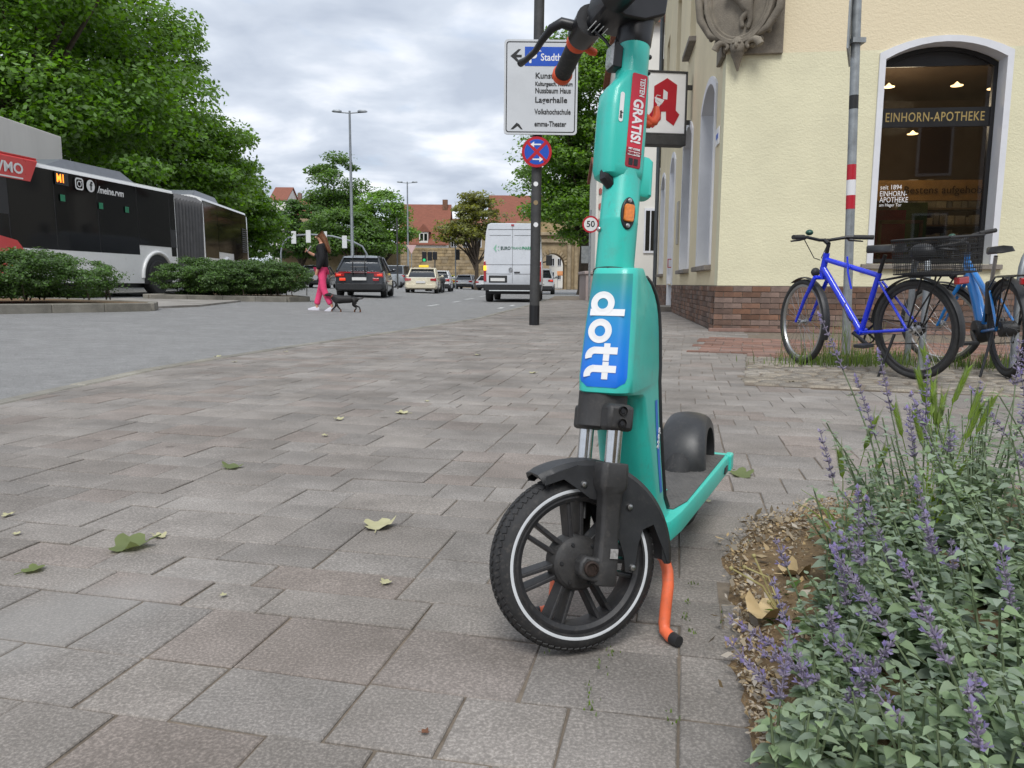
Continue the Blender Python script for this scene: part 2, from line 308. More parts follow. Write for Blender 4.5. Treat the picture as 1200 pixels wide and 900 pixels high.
def skinmesh(nodes, edges, root=0, sub=2):
    """nodes [(x,y,z,rx[,ry])] joined by edges, grown with Skin + Subdivision, returned as a mesh"""
    me = bpy.data.meshes.new('skin'); me.from_pydata([n[:3] for n in nodes], edges, []); me.update()
    o = bpy.data.objects.new('skin', me); COL.objects.link(o); o.modifiers.new('skin', 'SKIN')
    if not me.skin_vertices:
        bmx = bmesh.new(); bmx.from_mesh(me); bmx.verts.layers.skin.verify(); bmx.to_mesh(me); bmx.free()
    for i, v in enumerate(me.skin_vertices[0].data):
        n = nodes[i]; v.radius = (n[3], n[4] if len(n) > 4 else n[3]); v.use_root = (i == root)
    sb = o.modifiers.new('sub', 'SUBSURF'); sb.levels = sub; sb.render_levels = sub
    dg = bpy.context.evaluated_depsgraph_get(); out = bpy.data.meshes.new_from_object(o.evaluated_get(dg)); bpy.data.objects.remove(o, do_unlink=True); return out

# ============================================================ GROUND
ASPH = stonemat('asphalt', (.19, .188, .185), (.245, .242, .238), speck=.8, scale=7, stain=.35, bump=.003, rnd=0, bscale=120)
PAVER = stonemat('paver_concrete', H('7d7873'), H('8f8984'), speck=.38, scale=5, rnd=.11, marks=True)
PAVER_R = stonemat('paver_reddish', H('7d756f'), H('8f8680'), speck=.38, scale=5, rnd=.07, marks=True)
SETT = stonemat('sett_stone', H('77716a'), H('948c80'), speck=.4, scale=9, rnd=.2, bump=.003, bscale=70)
KERBM = stonemat('kerb_stone', H('79766f'), H('969288'), speck=.4, scale=3, rnd=.1)
CLINK = stonemat('clinker_brick', H('7b5f55'), H('8d7065'), speck=.25, scale=8, rnd=.2)
JOINT = mat('joint_sand', H('756a5d'), .95, var=.35, scale=14, bump=.004, bscale=90)
SOIL = mat('soil', H('54432f'), .95, var=.4, scale=24, bump=.012, bscale=45, col2=H('8f7656'))

KERB = [(-2.75, -12), (-2.65, 0), (-2.61, 3.87), (-2.52, 5.65), (-2.18, 7.24), (-1.51, 9.71), (-.61, 13.57), (.30, 20.5), (1.27, 29.2), (2.2, 40), (2.5, 44)]
def kerbx(y):
    for (x0, y0), (x1, y1) in zip(KERB, KERB[1:]):
        if y0 <= y <= y1: return x0 + (x1 - x0) * (y - y0) / (y1 - y0)
    return KERB[0][0] if y < KERB[0][1] else KERB[-1][0]
# one sheet to the horizon
xs = [-900, -400, -150, -80, -45, -30, -22] + [-16 + .75 * i for i in range(19)] + [-2, 0, 3, 8, 20, 60, 150, 400, 900]
ys = [-400, -100, -30, -12] + [-6 + 2 * i for i in range(30)] + [60, 80, 110, 160, 250, 500, 1200]
g = MB(); g.add([(x, y, gz(x) - .03) for x in xs for y in ys], [(i * len(ys) + j, (i + 1) * len(ys) + j, (i + 1) * len(ys) + j + 1, i * len(ys) + j + 1) for i in range(len(xs) - 1) for j in range(len(ys) - 1)])
struct(g.build('road', ASPH, smooth=30))
g = MB(); pl = [(kerbx(y), y) for y in [-12, 0, 2, 3.87, 5.65, 7.24, 8.5, 9.71, 11.5, 13.57, 17, 20.5, 25, 29.2, 34, 40]] + [(14, 40), (14, -12)]
g.prism(pl, -.20, -.0042); pavement = struct(g.build('pavement', JOINT, smooth=None))

# ---- kerb stones, each a part of the pavement
ky = 1.0; kerb_meshes = {}
while ky < 30:
    L = .9; x0, x1 = kerbx(ky), kerbx(ky + L); d = Vector((x1 - x0, L)).length
    m = MB(); m.box(-.11, 0, .004, d - .004, -.18, 0)
    o = m.build('kerb_stone', KERBM, pavement, None, bevel=.008, seg=1)
    o.location = (x0, ky, random.uniform(.004, .010)); o.rotation_euler.z = -math.atan2(x1 - x0, L); ky += L

# ---- pavers laid in courses turned 12.5 degrees
TH = R(12.5); ct, sn = math.cos(TH), math.sin(TH)
def pw(c, l):
    c2 = c + .013 * math.sin(l * .8 + c * .3) + .005 * math.sin(l * 2.1 + 1.3 * c); l2 = l + .014 * math.sin(c * 1.7)
    return (c2 * ct + l2 * sn, -c2 * sn + l2 * ct)
BED = [(.37, 1.0), (.40, 1.2), (.47, 1.42), (.52, 1.7), (.66, 1.95), (.95, 2.15), (1.6, 2.25), (3.4, 2.0), (3.4, .2), (.28, .2), (.33, .75)]
SE1 = Vector((.955, -.295)); SE2 = Vector((.295, .955)); S1 = Vector((1.47, 4.82))
def inpoly(p, poly):
    c = False; n = len(poly)
    for i in range(n):
        (x1, y1), (x2, y2) = poly[i], poly[(i + 1) % n]
        if (y1 > p[1]) != (y2 > p[1]) and p[0] < (x2 - x1) * (p[1] - y1) / (y2 - y1) + x1: c = not c
    return c
def insett(x, y):
    d = Vector((x, y)) - S1; return d.dot(SE1) > 0 and d.dot(SE2) > 0
def visible(x, y, wide=True):
    d = Vector((x, y, 0)) - CAMP; z = d.dot(fw)
    if wide: return y > -1.2 and abs(x) < 3.2 + 1.1 * max(y, 0)
    if z < .2: return False
    u = FPX * d.dot(rt) / z; v = FPX * d.dot(upv) / z; return abs(u) < 640 and abs(v) < 490
def slab(poly, z1, th=.05, ch=.0022, cr=.002):
    """chamfered stone from a convex outline: open underside"""
    n = len(poly); cx = sum(p[0] for p in poly) / n; cy = sum(p[1] for p in poly) / n
    def ins(k): return [(p[0] + (cx - p[0]) * k / max(.02, math.hypot(p[0] - cx, p[1] - cy)), p[1] + (cy - p[1]) * k / max(.02, math.hypot(p[0] - cx, p[1] - cy))) for p in poly]
    V = [(x, y, z1 - th) for x, y in poly] + [(x, y, z1 - ch) for x, y in poly] + [(x, y, z1) for x, y in ins(cr * 1.4)]
    F = [(i, (i + 1) % n, n + (i + 1) % n, n + i) for i in range(n)] + [(n + i, n + (i + 1) % n, 2 * n + (i + 1) % n, 2 * n + i) for i in range(n)] + [tuple(range(2 * n, 3 * n))]
    return V, F
def clip(poly, a, b):
    """keep the part of poly right of the line a->b (towards +x)"""
    out = []; sd_ = lambda p: (p[0] - a[0]) * (b[1] - a[1]) - (p[1] - a[1]) * (b[0] - a[0])
    for i in range(len(poly)):
        p, q = poly[i], poly[(i + 1) % len(poly)]; s0, s1 = sd_(p), sd_(q)
        if s0 >= 0: out.append(p)
        if (s0 >= 0) != (s1 >= 0):
            t = s0 / (s0 - s1); out.append((p[0] + (q[0] - p[0]) * t, p[1] + (q[1] - p[1]) * t))
    return out
prs = random.Random(11); cells = []
l = -2.0
while l < 31:
    ln = prs.choice([.12, .16, .16, .20, .20]); c = -10.4 + prs.choice([0, .08, .16])
    while c < 6:
        wd = prs.choice([.16, .16, .24, .24, .32, .16, .24]); cx, cy = pw(c + wd / 2, l + ln / 2)
        if cy > -1.2 and cy < 30 and cx > kerbx(cy) - .25 and visible(cx, cy) and not inpoly((cx - .10, cy - .03), BED) and not insett(cx - .06, cy - .02) and cx < 2.9 + .124 * (cy - 10.5) + (6 if cy < 10.3 else .2):
            cells.append((math.hypot(cx, cy) + (0 if visible(cx, cy, False) else 1000), c, l, wd, ln, cx, cy))
        c += wd
    l += ln
cells.sort(); fmt = {}; far = [MB(), MB()]; cnt = 0
for d_, c, l, wd, ln, cx, cy in cells:
    red = prs.random() < (.12 if cx > -1.2 else .25); cross = cx - kerbx(cy) < .4
    gap = .0020
    if cnt < 300 and not cross and d_ < 6:
        key = (wd, ln, red)
        if key not in fmt:
            h, k = wd / 2 - gap, ln / 2 - gap; mb = MB(); V, F = slab([(-h, -k), (h, -k), (h, k), (-h, k)], 0); mb.add(V, F)
            me = mb.mesh('paver'); me.materials.append(PAVER_R if red else PAVER); fmt[key] = me
        o = bpy.data.objects.new('paver', fmt[key]); COL.objects.link(o); o.parent = pavement
        o.location = (cx, cy, prs.uniform(-.0018, .0012)); o.rotation_euler = (prs.gauss(0, .004), prs.gauss(0, .004), -TH + prs.gauss(0, .009)); cnt += 1
    else:
        a, b = prs.gauss(0, .0006), prs.gauss(0, .0006)
        poly = [pw(c + gap + a, l + gap + b), pw(c + wd - gap + a, l + gap + b), pw(c + wd - gap + a, l + ln - gap + b), pw(c + gap + a, l + ln - gap + b)]
        if cross:
            poly = clip(poly, (kerbx(cy - .3) + .004, cy - .3), (kerbx(cy + .3) + .004, cy + .3))
            if len(poly) < 3: continue
        V, F = slab(poly, prs.uniform(-.0018, .0012)); far[1 if red else 0].add(V, F)
for k, mb in enumerate(far):
    o = mb.build('distant_pavers', PAVER_R if k else PAVER, pavement, None, fix=False); stuff(o)

# ---- setts under the bicycles, then a clinker strip up to the house
sbase = MB(); P = [S1, S1 + SE1 * 5, S1 + SE1 * 5 + SE2 * 5.2, S1 + SE2 * 5.2]
sbase.prism([(p.x, p.y) for p in P], -.1, .0035); sett_base = struct(sbase.build('sett_strip', JOINT, smooth=None))
ss = []; row = 0.0; ri = 0
while row < 1.95:
    hgt = prs.uniform(.10, .125); u = prs.uniform(-.1, 0)
    while u < 4.6:
        ln = prs.uniform(.12, .19); u0 = max(u, 0)
        if u + ln - u0 > .05:
            q = S1 + SE1 * ((u0 + u + ln) / 2) + SE2 * (row + hgt / 2)
            if visible(q.x, q.y): ss.append((q.length + (0 if visible(q.x, q.y, False) else 1000), u0, u + ln, row, hgt, q))
        u += ln
    row += hgt
ss.sort(key=lambda a: a[0]); rest = MB()
def settmesh(w_, h_, rr):
    def jit(): return rr.uniform(-.006, .006)
    a, b = w_ / 2 - .007, h_ / 2 - .007; k = .014
    poly = [(-a + k + jit(), -b + jit()), (a - k + jit(), -b + jit()), (a + jit(), -b + k), (a + jit(), b - k), (a - k, b + jit()), (-a + k, b + jit()), (-a + jit(), b - k), (-a + jit(), -b + k)]
    return slab(poly, 0, .06, .012, .012)
proto = []
for k in range(14):
    mb = MB(); V, F = settmesh(.12 + .005 * k, .112, prs); mb.add(V, F); me = mb.mesh('sett'); me.materials.append(SETT); me.polygons.foreach_set('use_smooth', [True] * len(me.polygons)); me.set_sharp_from_angle(angle=R(60)); proto.append((.12 + .005 * k, me))
for i, (_, u0, u1, row, hgt, q) in enumerate(ss):
    w_ = u1 - u0; z = .012 + prs.uniform(-.004, .005); rz = -math.atan2(.295, .955) + prs.gauss(0, .02)
    if i < 300:
        me = min(proto, key=lambda t: abs(t[0] - w_))[1]; o = bpy.data.objects.new('sett', me); COL.objects.link(o); o.parent = sett_base
        o.location = (q.x, q.y, z); o.rotation_euler = (prs.gauss(0, .015), prs.gauss(0, .015), rz); o.scale = (1, hgt / .112, 1)
    else:
        V, F = settmesh(w_, hgt, prs); T = Matrix.Translation((q.x, q.y, z)) @ Matrix.Rotation(rz, 4, 'Z'); rest.add([T @ Vector(v) for v in V], F)
if rest.v: stuff(rest.build('distant_setts', SETT, sett_base, 60, fix=False))
cb_ = MB(); row = 1.96
while row < 4.4:
    u = prs.choice([-.55, -.45]) if row > 2.3 else 0.0
    while u < 4.8:
        q = S1 + SE1 * (u + .1) + SE2 * (row + .05)
        if visible(q.x, q.y) and q.y < 10.46 - .125 * (q.x - 2.8):
            T = Matrix.Translation((q.x, q.y, .009 + prs.uniform(-.002, .002))) @ Matrix.Rotation(-math.atan2(.295, .955), 4, 'Z'); V, F = slab([(-.096, -.046), (.096, -.046), (.096, .046), (-.096, .046)], 0); cb_.add([T @ Vector(v) for v in V], F)
        u += .2
    row += .1
stuff(cb_.build('clinker_paving', CLINK, sett_base, None, fix=False))

# ---- traffic islands: kerb stones round an earth core
def island(poly, name):
    core = MB(); core.prism([(x, y) for x, y in poly], -.05, .09)
    core.v = [(x, y, z + gz(x)) for x, y, z in core.v]; root = struct(core.build(name, SOIL, smooth=None))
    n = len(poly)
    for i in range(n):
        a, b = Vector(poly[i]), Vector(poly[(i + 1) % n]); L = (b - a).length; k = max(1, round(L / .95)); t = (b - a) / L; nn = Vector((t.y, -t.x))
        for j in range(k):
            p0, p1 = a + t * (L * j / k + .004), a + t * (L * (j + 1) / k - .004); q0, q1 = p0 + nn * .14, p1 + nn * .14
            V = []
            for z in (-.04, .115): V += [(p.x, p.y, gz(p.x) + z) for p in (p0, p1, q1, q0)]
            m = MB(); m.add(V, [(3, 2, 1, 0), (4, 5, 6, 7), (0, 1, 5, 4), (1, 2, 6, 5), (2, 3, 7, 6), (3, 0, 4, 7)]); m.build('kerb_stone', KERBM, root, None, bevel=.012, seg=1)
    return root
island([(-12.5, 2.5), (-7.78, 11.4), (-6.6, 13.9), (-6.85, 14.6), (-9.2, 14.6), (-9.7, 13), (-13.5, 2.5)][::1], 'planted_island')
island([(-8.9, 18.9), (-6.25, 21.2), (-5.95, 22.2), (-6.6, 23.2), (-9.0, 23.2)], 'planted_island')
PATHM = stonemat('path_concrete', H('8d8984'), H('9d9993'), speck=.3, scale=2, rnd=0)
m = MB(); pp = [(-9.3, 14.75), (-6.85, 14.75), (-6.6, 16.3), (-7.0, 19.9), (-8.75, 18.75), (-9.3, 18.75)]
m.prism(pp, -.05, .012); m.v = [(x, y, z + gz(x)) for x, y, z in m.v]; struct(m.build('island_path', PATHM, smooth=None))
# lane dashes in the far roadway, sheets 4 mm above it
LINE = mat('road_paint', (.55, .55, .54), .7, var=.2, scale=6, dirt=.3)
for (x, y, wd, ln) in [(-2.4, 22, .12, 1.6), (-2.05, 26.5, .12, 1.6), (-1.9, 31, .14, 2.5), (-1.6, 38, .14, 3), (-4.6, 44, .14, 3), (-4.3, 55, .16, 4), (-.35, 20.2, .12, 1.0), (-.05, 22.6, .12, 1.0)]:
    m = MB(); z = gz(x) - .026; s = .08
    m.add([(x - wd / 2, y, z), (x + wd / 2, y, z), (x + wd / 2 + s * ln, y + ln, z), (x - wd / 2 + s * ln, y + ln, z)], [(0, 1, 2, 3)]); struct(m.build('lane_marking', LINE, smooth=None))

# ============================================================ E-SCOOTER
SC = thing('electric_scooter', 'turquoise rental electric scooter standing on orange kickstand legs', 'scooter', (.145, 1.285, 0), R(155.8))
TILT = R(12.5); TT = math.tan(TILT)
ST = Matrix.Translation((.010, 0, .15)) @ Matrix.Rotation(TILT, 4, 'X') @ Matrix.Rotation(R(-47), 4, 'Z')   # steering frame: x right, y ahead, z along the axis
AX = .028                                       # axle lies ahead of the steering axis
def axle_frame(c): return ST @ Matrix.Translation(c) @ Matrix(((0, 0, -1, 0), (1, 0, 0, 0), (0, -1, 0, 0), (0, 0, 0, 1)))   # lathe axis -> left side
WT = axle_frame((0, AX, 0))
wheel = MB(WT); prof = []
for k in range(15):                              # tyre section
    a = math.pi * (-.05 + 1.1 * k / 14); prof.append((.123 + .027 * math.sin(a), .0305 * math.cos(a)))
wheel.lathe(prof, 96, close=True); tyre_root = wheel.build('front_wheel', RUB, SC, 50)
tr = MB(WT)                                      # tread blocks in three rows
for k in range(76):
    a = 2 * math.pi * k / 76
    for row, (h, w_) in enumerate(((-.017, .009), (0, .012), (.017, .009))):
        aa = a + (.04 if row == 1 else 0); rr = .1505 - (.0047 if row != 1 else 0)
        T = Matrix.Rotation(aa, 4, 'Z') @ Matrix.Translation((rr, 0, h)) @ Matrix.Rotation(R(32 if h < 0 else -32 if h > 0 else 0), 4, 'Y') @ Matrix.Rotation(R(24 * (1 if row != 1 else -1)), 4, 'X')
        tr.box(-.0025, .0014, -.0042, .0042, -w_ / 2, w_ / 2, T)
stuff(tr.build('tread', RUB, tyre_root, None))
for s in (1, -1):
    rg = MB(WT); rg.lathe([(.1195, s * .0290), (.1235, s * .0308), (.1275, s * .0302), (.1235, s * .0290)], 96, close=True); rg.build('reflective_ring', REFL, tyre_root, 50)
rim = MB(WT); rim.lathe([(.121, .024), (.112, .026), (.105, .022), (.103, .008), (.103, -.008), (.105, -.022), (.112, -.026), (.121, -.024)], 72, close=True); rim.build('rim', RIM, tyre_root, 40)
for k in range(7):                               # seven pairs of spokes
    for s in (-1, 1):
        sp = MB(WT); a = 2 * math.pi * (k + .42) / 7; T = Matrix.Rotation(a, 4, 'Z')
        V = [(.040, s * .0095 - .0042, .016), (.108, s * .0125 - .0035, .019), (.108, s * .0125 + .0035, .019), (.040, s * .0095 + .0042, .016)]
        V2 = [(x, y, -z) for x, y, z in V]; sp.add([T @ Vector(p) for p in V + V2], [(0, 1, 2, 3), (7, 6, 5, 4), (0, 4, 5, 1), (1, 5, 6, 2), (2, 6, 7, 3), (3, 7, 4, 0)]); sp.build('spoke', RIM, tyre_root, None, bevel=.0022)
hub = MB(WT); hub.lathe([(0, .030), (.030, .030), (.0415, .026), (.046, .021), (.047, .015), (.047, -.015), (.0415, -.026), (.030, -.030), (0, -.030)], 48); hub.build('hub_motor', DGREY, tyre_root, 25)
for k in range(6):
    b_ = MB(WT); a = 2 * math.pi * k / 6; b_.lathe([(0, .0318), (.003, .0318), (.0034, .029)], 8, Matrix.Translation((.036 * math.cos(a), .036 * math.sin(a), 0))); b_.build('bolt', BLK, tyre_root)
vl = MB(WT); a = R(-95); vl.tube([(.103 * math.cos(a), .103 * math.sin(a), .004), (.075 * math.cos(a), .075 * math.sin(a), .010)], [.0042, .0036], 8); vl.build('valve', BLK, tyre_root)

# fork: crown, chrome stanchions, cast lower legs
fk = MB(ST); fk.lathe([(0, .300), (.040, .300), (.043, .296), (.043, .236), (.040, .231), (0, .231)], 32)
fk.box(-.066, .066, -.024, .018, .238, .276); crown = fk.build('fork_crown', DGREY, SC, 30, bevel=.006)
for s in (-1, 1):
    e_ = MB(ST); e_.box(s * .056 - .0185, s * .056 + .0185, -.026, .022, .230, .274); e_.build('clamp_block', DGREY, crown, 30, bevel=.007)
for z in (.264, .243):
    b_ = MB(ST); T = Matrix.Translation((-.0752, -.002, z)) @ Matrix.Rotation(R(-90), 4, 'Y'); b_.lathe([(.0075, .004), (.0075, -.001), (.004, -.001), (.004, .002), (0, .002)], 16, T); b_.build('bolt', BLK2, crown)
for s in (-1, 1):
    t_ = MB(ST); t_.tube([(s * .056, 0, .15), (s * .056, 0, .25)], .0135, 20); t_.build('stanchion', CHROME, SC, 40)
    lg = MB(ST); x = s * .056
    def rr(cx, cy, hx, hy, z, k=.3):
        hx2, hy2 = hx * (1 - k), hy * (1 - k); return [(cx + a, cy + b, z) for a, b in ((-hx, -hy2), (-hx2, -hy), (hx2, -hy), (hx, -hy2), (hx, hy2), (hx2, hy), (-hx2, hy), (-hx, hy2))]
    lg.loft([rr(x, 0, .021, .0235, .176), rr(x, 0, .022, .025, .168), rr(x, 0, .0225, .0255, .137), rr(x, -.001, .0165, .0185, .124), rr(x, -.002, .0150, .0170, .06), rr(x, -.003, .0145, .0190, .012), rr(x, -.003, .0140, .020, -.026), rr(x, -.003, .0130, .018, -.029)])
    leg = lg.build('fork_leg', DGREY, SC, 40, bevel=.002)
    ar = MB(ST); ar.prism([(-.012, .052), (AX - .012, .016), (AX + .010, .020), (AX + .019, .008), (AX + .019, -.010), (AX + .010, -.0185), (-.012, -.0285)], x - .0125, x + .0135, Matrix(((0, 0, 1, 0), (1, 0, 0, 0), (0, 1, 0, 0), (0, 0, 0, 1)))); ar.build('dropout', DGREY, leg, 30, bevel=.004)
    nu = MB(ST); T = Matrix.Translation((x + s * .0145, AX, 0)) @ Matrix.Rotation(R(90 * s), 4, 'Y'); nu.lathe([(.0125, -.003), (.0125, .003), (.0095, .004), (.0095, .001), (.006, .001), (.006, -.0005), (0, -.0005)], 20, T); nu.build('axle_nut', mat('rusty_nut_%d' % s, H('3a2f2a'), .6, .4, var=.4, scale=120), leg)
pt = MB(ST); pt.box(-.0735, -.0722, -.017, -.003, .018, .034); pt.build('sticker', mat('worn_sticker', (.30, .29, .28), .6, var=.4, scale=200), SC, None)
# front mudguard: a curved shell with side flanges
def arcpt(r_, a, x): return ST @ Vector((x, AX + r_ * math.cos(a), r_ * math.sin(a)))
fd = MB(); rings = []
for k in range(41):
    a = R(57 + 120 * k / 40); cap = .006 if k in (0, 40) else 0; wv = .041 - (.006 if k < 2 else 0); rr0 = .166 + .006 * math.sin(math.pi * k / 40)
    sec = [(-wv, rr0 - .017 + cap), (-wv, rr0 - .003), (-wv * .82, rr0 + .005), (0, rr0 + .0085), (wv * .82, rr0 + .005), (wv, rr0 - .003), (wv, rr0 - .017 + cap), (wv - .003, rr0 - .017 + cap), (wv - .003, rr0 - .004), (0, rr0 + .005), (-wv + .003, rr0 - .004), (-wv + .003, rr0 - .017 + cap)]
    rings.append([arcpt(q, a, x) for x, q in sec])
fd.loft(rings); fend = fd.build('front_mudguard', BLK, SC, 40)
for s in (-1, 1):
    fl = MB(); pol = [(57, .153), (70, .150), (80, .128), (90, .112), (100, .112), (112, .098), (128, .082), (150, .075), (168, .075), (186, .078), (186, .092), (176, .096), (158, .106), (148, .124), (149, .146), (168, .152), (177, .160), (150, .168), (110, .171), (80, .169), (60, .165)]
    p2 = [(math.cos(R(a)) * q, math.sin(R(a)) * q) for a, q in pol]
    fl.M = ST; x = s * .0415; fl.prism([(AX + y, z) for y, z in p2], x - .0016, x + .0016, Matrix(((0, 0, 1, 0), (1, 0, 0, 0), (0, 1, 0, 0), (0, 0, 0, 1)))); flp = fl.build('side_flap', BLK, fend, 30)
    for (a, q) in ((84, .136), (126, .127), (180, .090)):
        b_ = MB(ST); T = Matrix.Translation((x + s * .002, AX + math.cos(R(a)) * q, math.sin(R(a)) * q)) @ Matrix.Rotation(R(90 * s), 4, 'Y'); b_.lathe([(.0062, -.002), (.0062, .001), (.0045, .0042), (.0018, .0052), (0, .0052)], 14, T); b_.build('bolt', STEEL, flp)

# static neck: shroud round the steering head running down to the deck
def ya(z): return -(z - .15) * TT
NECK = [(.150, -.205, -.345, .066), (.172, -.200, -.322, .060), (.20, -.190, -.302, .0565), (.28, -.163, -.284, .053), (.36, -.130, -.266, .0505), (.425, -.108, -.258, .0490), (.433, -.090, -.258, .0485), (.440, -.030, -.258, .0480), (.446, ya(.446) + .047, -.258, .0480), (.47, ya(.47) + .051, -.258, .0485), (.50, ya(.5) + .0505, -.258, .0475), (.54, ya(.54) + .049, -.257, .0462), (.57, ya(.57) + .0475, -.252, .0450), (.59, ya(.59) + .0462, -.244, .0440), (.61, ya(.61) + .045, -.226, .0430), (.628, ya(.628) + .0435, -.200, .0420), (.642, ya(.642) + .0422, -.168, .0410), (.654, ya(.654) + .0405, ya(.654) - .044, .0398), (.658, ya(.658) + .0385, ya(.658) - .042, .0375)]
def section(z, yf, yb, hw, cx=0.0, n=5):
    rc = min(hw * .62, (yf - yb) / 2 * .9); out = []
    for (qx, qy, a0) in ((hw - rc, yf - rc, 0), (-(hw - rc), yf - rc, 90), (-(hw - rc), yb + rc, 180), (hw - rc, yb + rc, 270)):
        for k in range(n + 1):
            a = R(a0 + 90 * k / n); out.append((cx + qx + rc * math.cos(a), qy + rc * math.sin(a), z))
    return out
nx = lambda z: .001 * max(0, min(1, (z - .36) / .2))
nk = MB(); nk.loft([section(*s, cx=nx(s[0])) for s in NECK]); neck = nk.build('neck_shroud', TEAL, SC, 40)
# black rubber edge along the back of the neck
ed = MB(); bk = [(nx(z) - hw * .80, yb + .012, z) for z, yf, yb, hw in NECK if .16 < z < .65]
for s in (-1,):
    pts = [Vector((nx(z) + s * hw * .90, yb + .006, z)) for z, yf, yb, hw in NECK if .165 < z < .652]; ed.tube(pts, [.0065] * (len(pts) - 1) + [.004], 8)
pts = [Vector((nx(z) + hw * .90, yb + .006, z)) for z, yf, yb, hw in NECK if .165 < z < .652]; ed.tube(pts, [.0065] * (len(pts) - 1) + [.004], 8)
ed.build('rubber_edge', BLK, neck, 60)
# blue printed panel on the front of the shroud, following its curve
def nint(z):
    for a, b in zip(NECK, NECK[1:]):
        if a[0] <= z <= b[0]:
            t = (z - a[0]) / (b[0] - a[0]); return [a[i] + (b[i] - a[i]) * t for i in range(4)]
def panelpt(u, v, off=.0009, z0=.455, z1=.648, half=.86):
    z = z0 + (z1 - z0) * v; _, yf, yb, hw = nint(z); rc = hw * .62; kk = half
    e = min(v, 1 - v) * (z1 - z0) / .018                      # rounded corners
    if e < 1 and v < .5: kk *= (hw - .018 + .018 * math.sqrt(max(0, 1 - (1 - e) ** 2))) / hw
    x = (u * 2 - 1) * hw * kk; ax = abs(x) - (hw - rc); y = yf
    if ax > 0: y = yf - rc + math.sqrt(max(0, rc * rc - ax * ax))
    return (x + nx(z) + (off * .5 if x > 0 else -off * .5), y + off, z)
PANEL = mat('blue_panel', H('0a74d8'), .36, var=.03, coat=.2)
t_ = PANEL.node_tree; b_ = t_.nodes['Principled BSDF']; tc_ = t_.nodes.new('ShaderNodeTexCoord'); sp_ = t_.nodes.new('ShaderNodeSeparateXYZ'); t_.links.new(tc_.outputs['Object'], sp_.inputs[0])
rp_ = t_.nodes.new('ShaderNodeValToRGB'); mr_ = t_.nodes.new('ShaderNodeMapRange'); mr_.inputs[1].default_value = .48; mr_.inputs[2].default_value = .64; t_.links.new(sp_.outputs[2], mr_.inputs[0]); t_.links.new(mr_.outputs[0], rp_.inputs[0])
rp_.color_ramp.elements[0].color = (*H('0a70dc'), 1); rp_.color_ramp.elements[1].color = (*H('23918a'), 1); k_ = rp_.color_ramp.elements.new(.55); k_.color = (*H('0f88c6'), 1); t_.links.new(rp_.outputs[0], b_.inputs['Base Color'])
pn = MB(); pn.grid(lambda u, v: panelpt(u, v), 20, 24); dp = pn.build('printed_panel', PANEL, neck, 60); dp['label'] = 'blue printed panel with white lettering dott'
zc_ = .545; T = frame((nx(zc_) + .001, nint(zc_)[1] + .0016, zc_), (0, TT * .98, -1), (-1, 0, 0))
# letters d o t t in rounded strokes, read downwards
def dott(parent, T, s, m, curve=False):
    lm = MB(T)
    def ring(cx, cy, ro, ri): lm.lathe([(ro, 0), (ro, .0008), (ri, .0008), (ri, 0)], 40, Matrix.Translation((cx, cy, 0)), close=True)
    def bar(x0, x1, y0, y1): lm.box(x0, x1, y0, y1, 0, .0008)
    k = s
    ring(-1.30 * k, 0, .52 * k, .235 * k); bar(-1.065 * k, -.78 * k, -.52 * k, 1.0 * k)
    ring(-.12 * k, 0, .52 * k, .235 * k)
    for cx in (.72, 1.50):
        bar((cx - .16) * k, (cx + .13) * k, -.20 * k, .86 * k); bar((cx - .32) * k, (cx + .42) * k, .25 * k, .52 * k)
        lm.lathe([(.42 * k, 0), (.42 * k, .0008), (.13 * k, .0008), (.13 * k, 0)], 12, Matrix.Translation(((cx + .26) * k, -.12 * k, 0)), close=True, arc=(R(180), R(285)))
    if curve:
        lm.v = [(x, nint(z)[1] + .0012 + (.0008 if i % 2 else 0), z) for i, (x, y, z) in enumerate(lm.v)]
    return lm.build('lettering', m, parent, None)
T = frame((nx(zc_) + .010, nint(zc_)[1] + .0016, zc_), (0, TT * .96, -1), (-1, 0, 0))
dott(neck, T, .0405, WHITE, True)
# side print on the left of the neck
sp2 = MB(); sp2.grid(lambda u, v: (-(nint(.22 + .19 * v)[3]) - .0008 + nx(.22 + .19 * v), nint(.22 + .19 * v)[2] + .040 + .018 * u, .22 + .19 * v), 2, 12); sp2.build('side_print', BLUE, neck, 60)
z_ = .335; dott(neck, frame((-(nint(z_)[3]) - .0018 + nx(z_), nint(z_)[2] + .0475, z_), (0, .32, -1), (0, -1, -.3)), .011, WHITE)

# deck
def deckpoly(k=0.0, front=-.205):
    pts = [(-.052, front), (.052, front), (.078, front - .045), (.086, -.33), (.092, -.70), (.094, -.90), (.082, -.945), (-.082, -.945), (-.094, -.90), (-.092, -.70), (-.086, -.33), (-.078, front - .045)]
    return [(x * (1 - k / .09), y + (k if y < -.6 else -k)) for x, y in pts]
dk = MB(); dk.loft([[(x, y, .112) for x, y in deckpoly(.014)], [(x, y, .119) for x, y in deckpoly(.003)], [(x, y, .150) for x, y in deckpoly(0)], [(x, y, .162) for x, y in deckpoly(.004)], [(x, y, .163) for x, y in deckpoly(.010)]])
deck = dk.build('deck', TEAL2, SC, 32, bevel=.0015)
MATM = mat('deck_rubber', (.10, .094, .088), .75, var=.25, scale=30, dirt=.3)
mt = MB(); mt.prism([(-.064, -.33), (.064, -.33), (.078, -.40), (.080, -.90), (-.080, -.90), (-.078, -.40)], .1632, .1655); mat_o = mt.build('deck_mat', MATM, deck, None)
stud = MB()
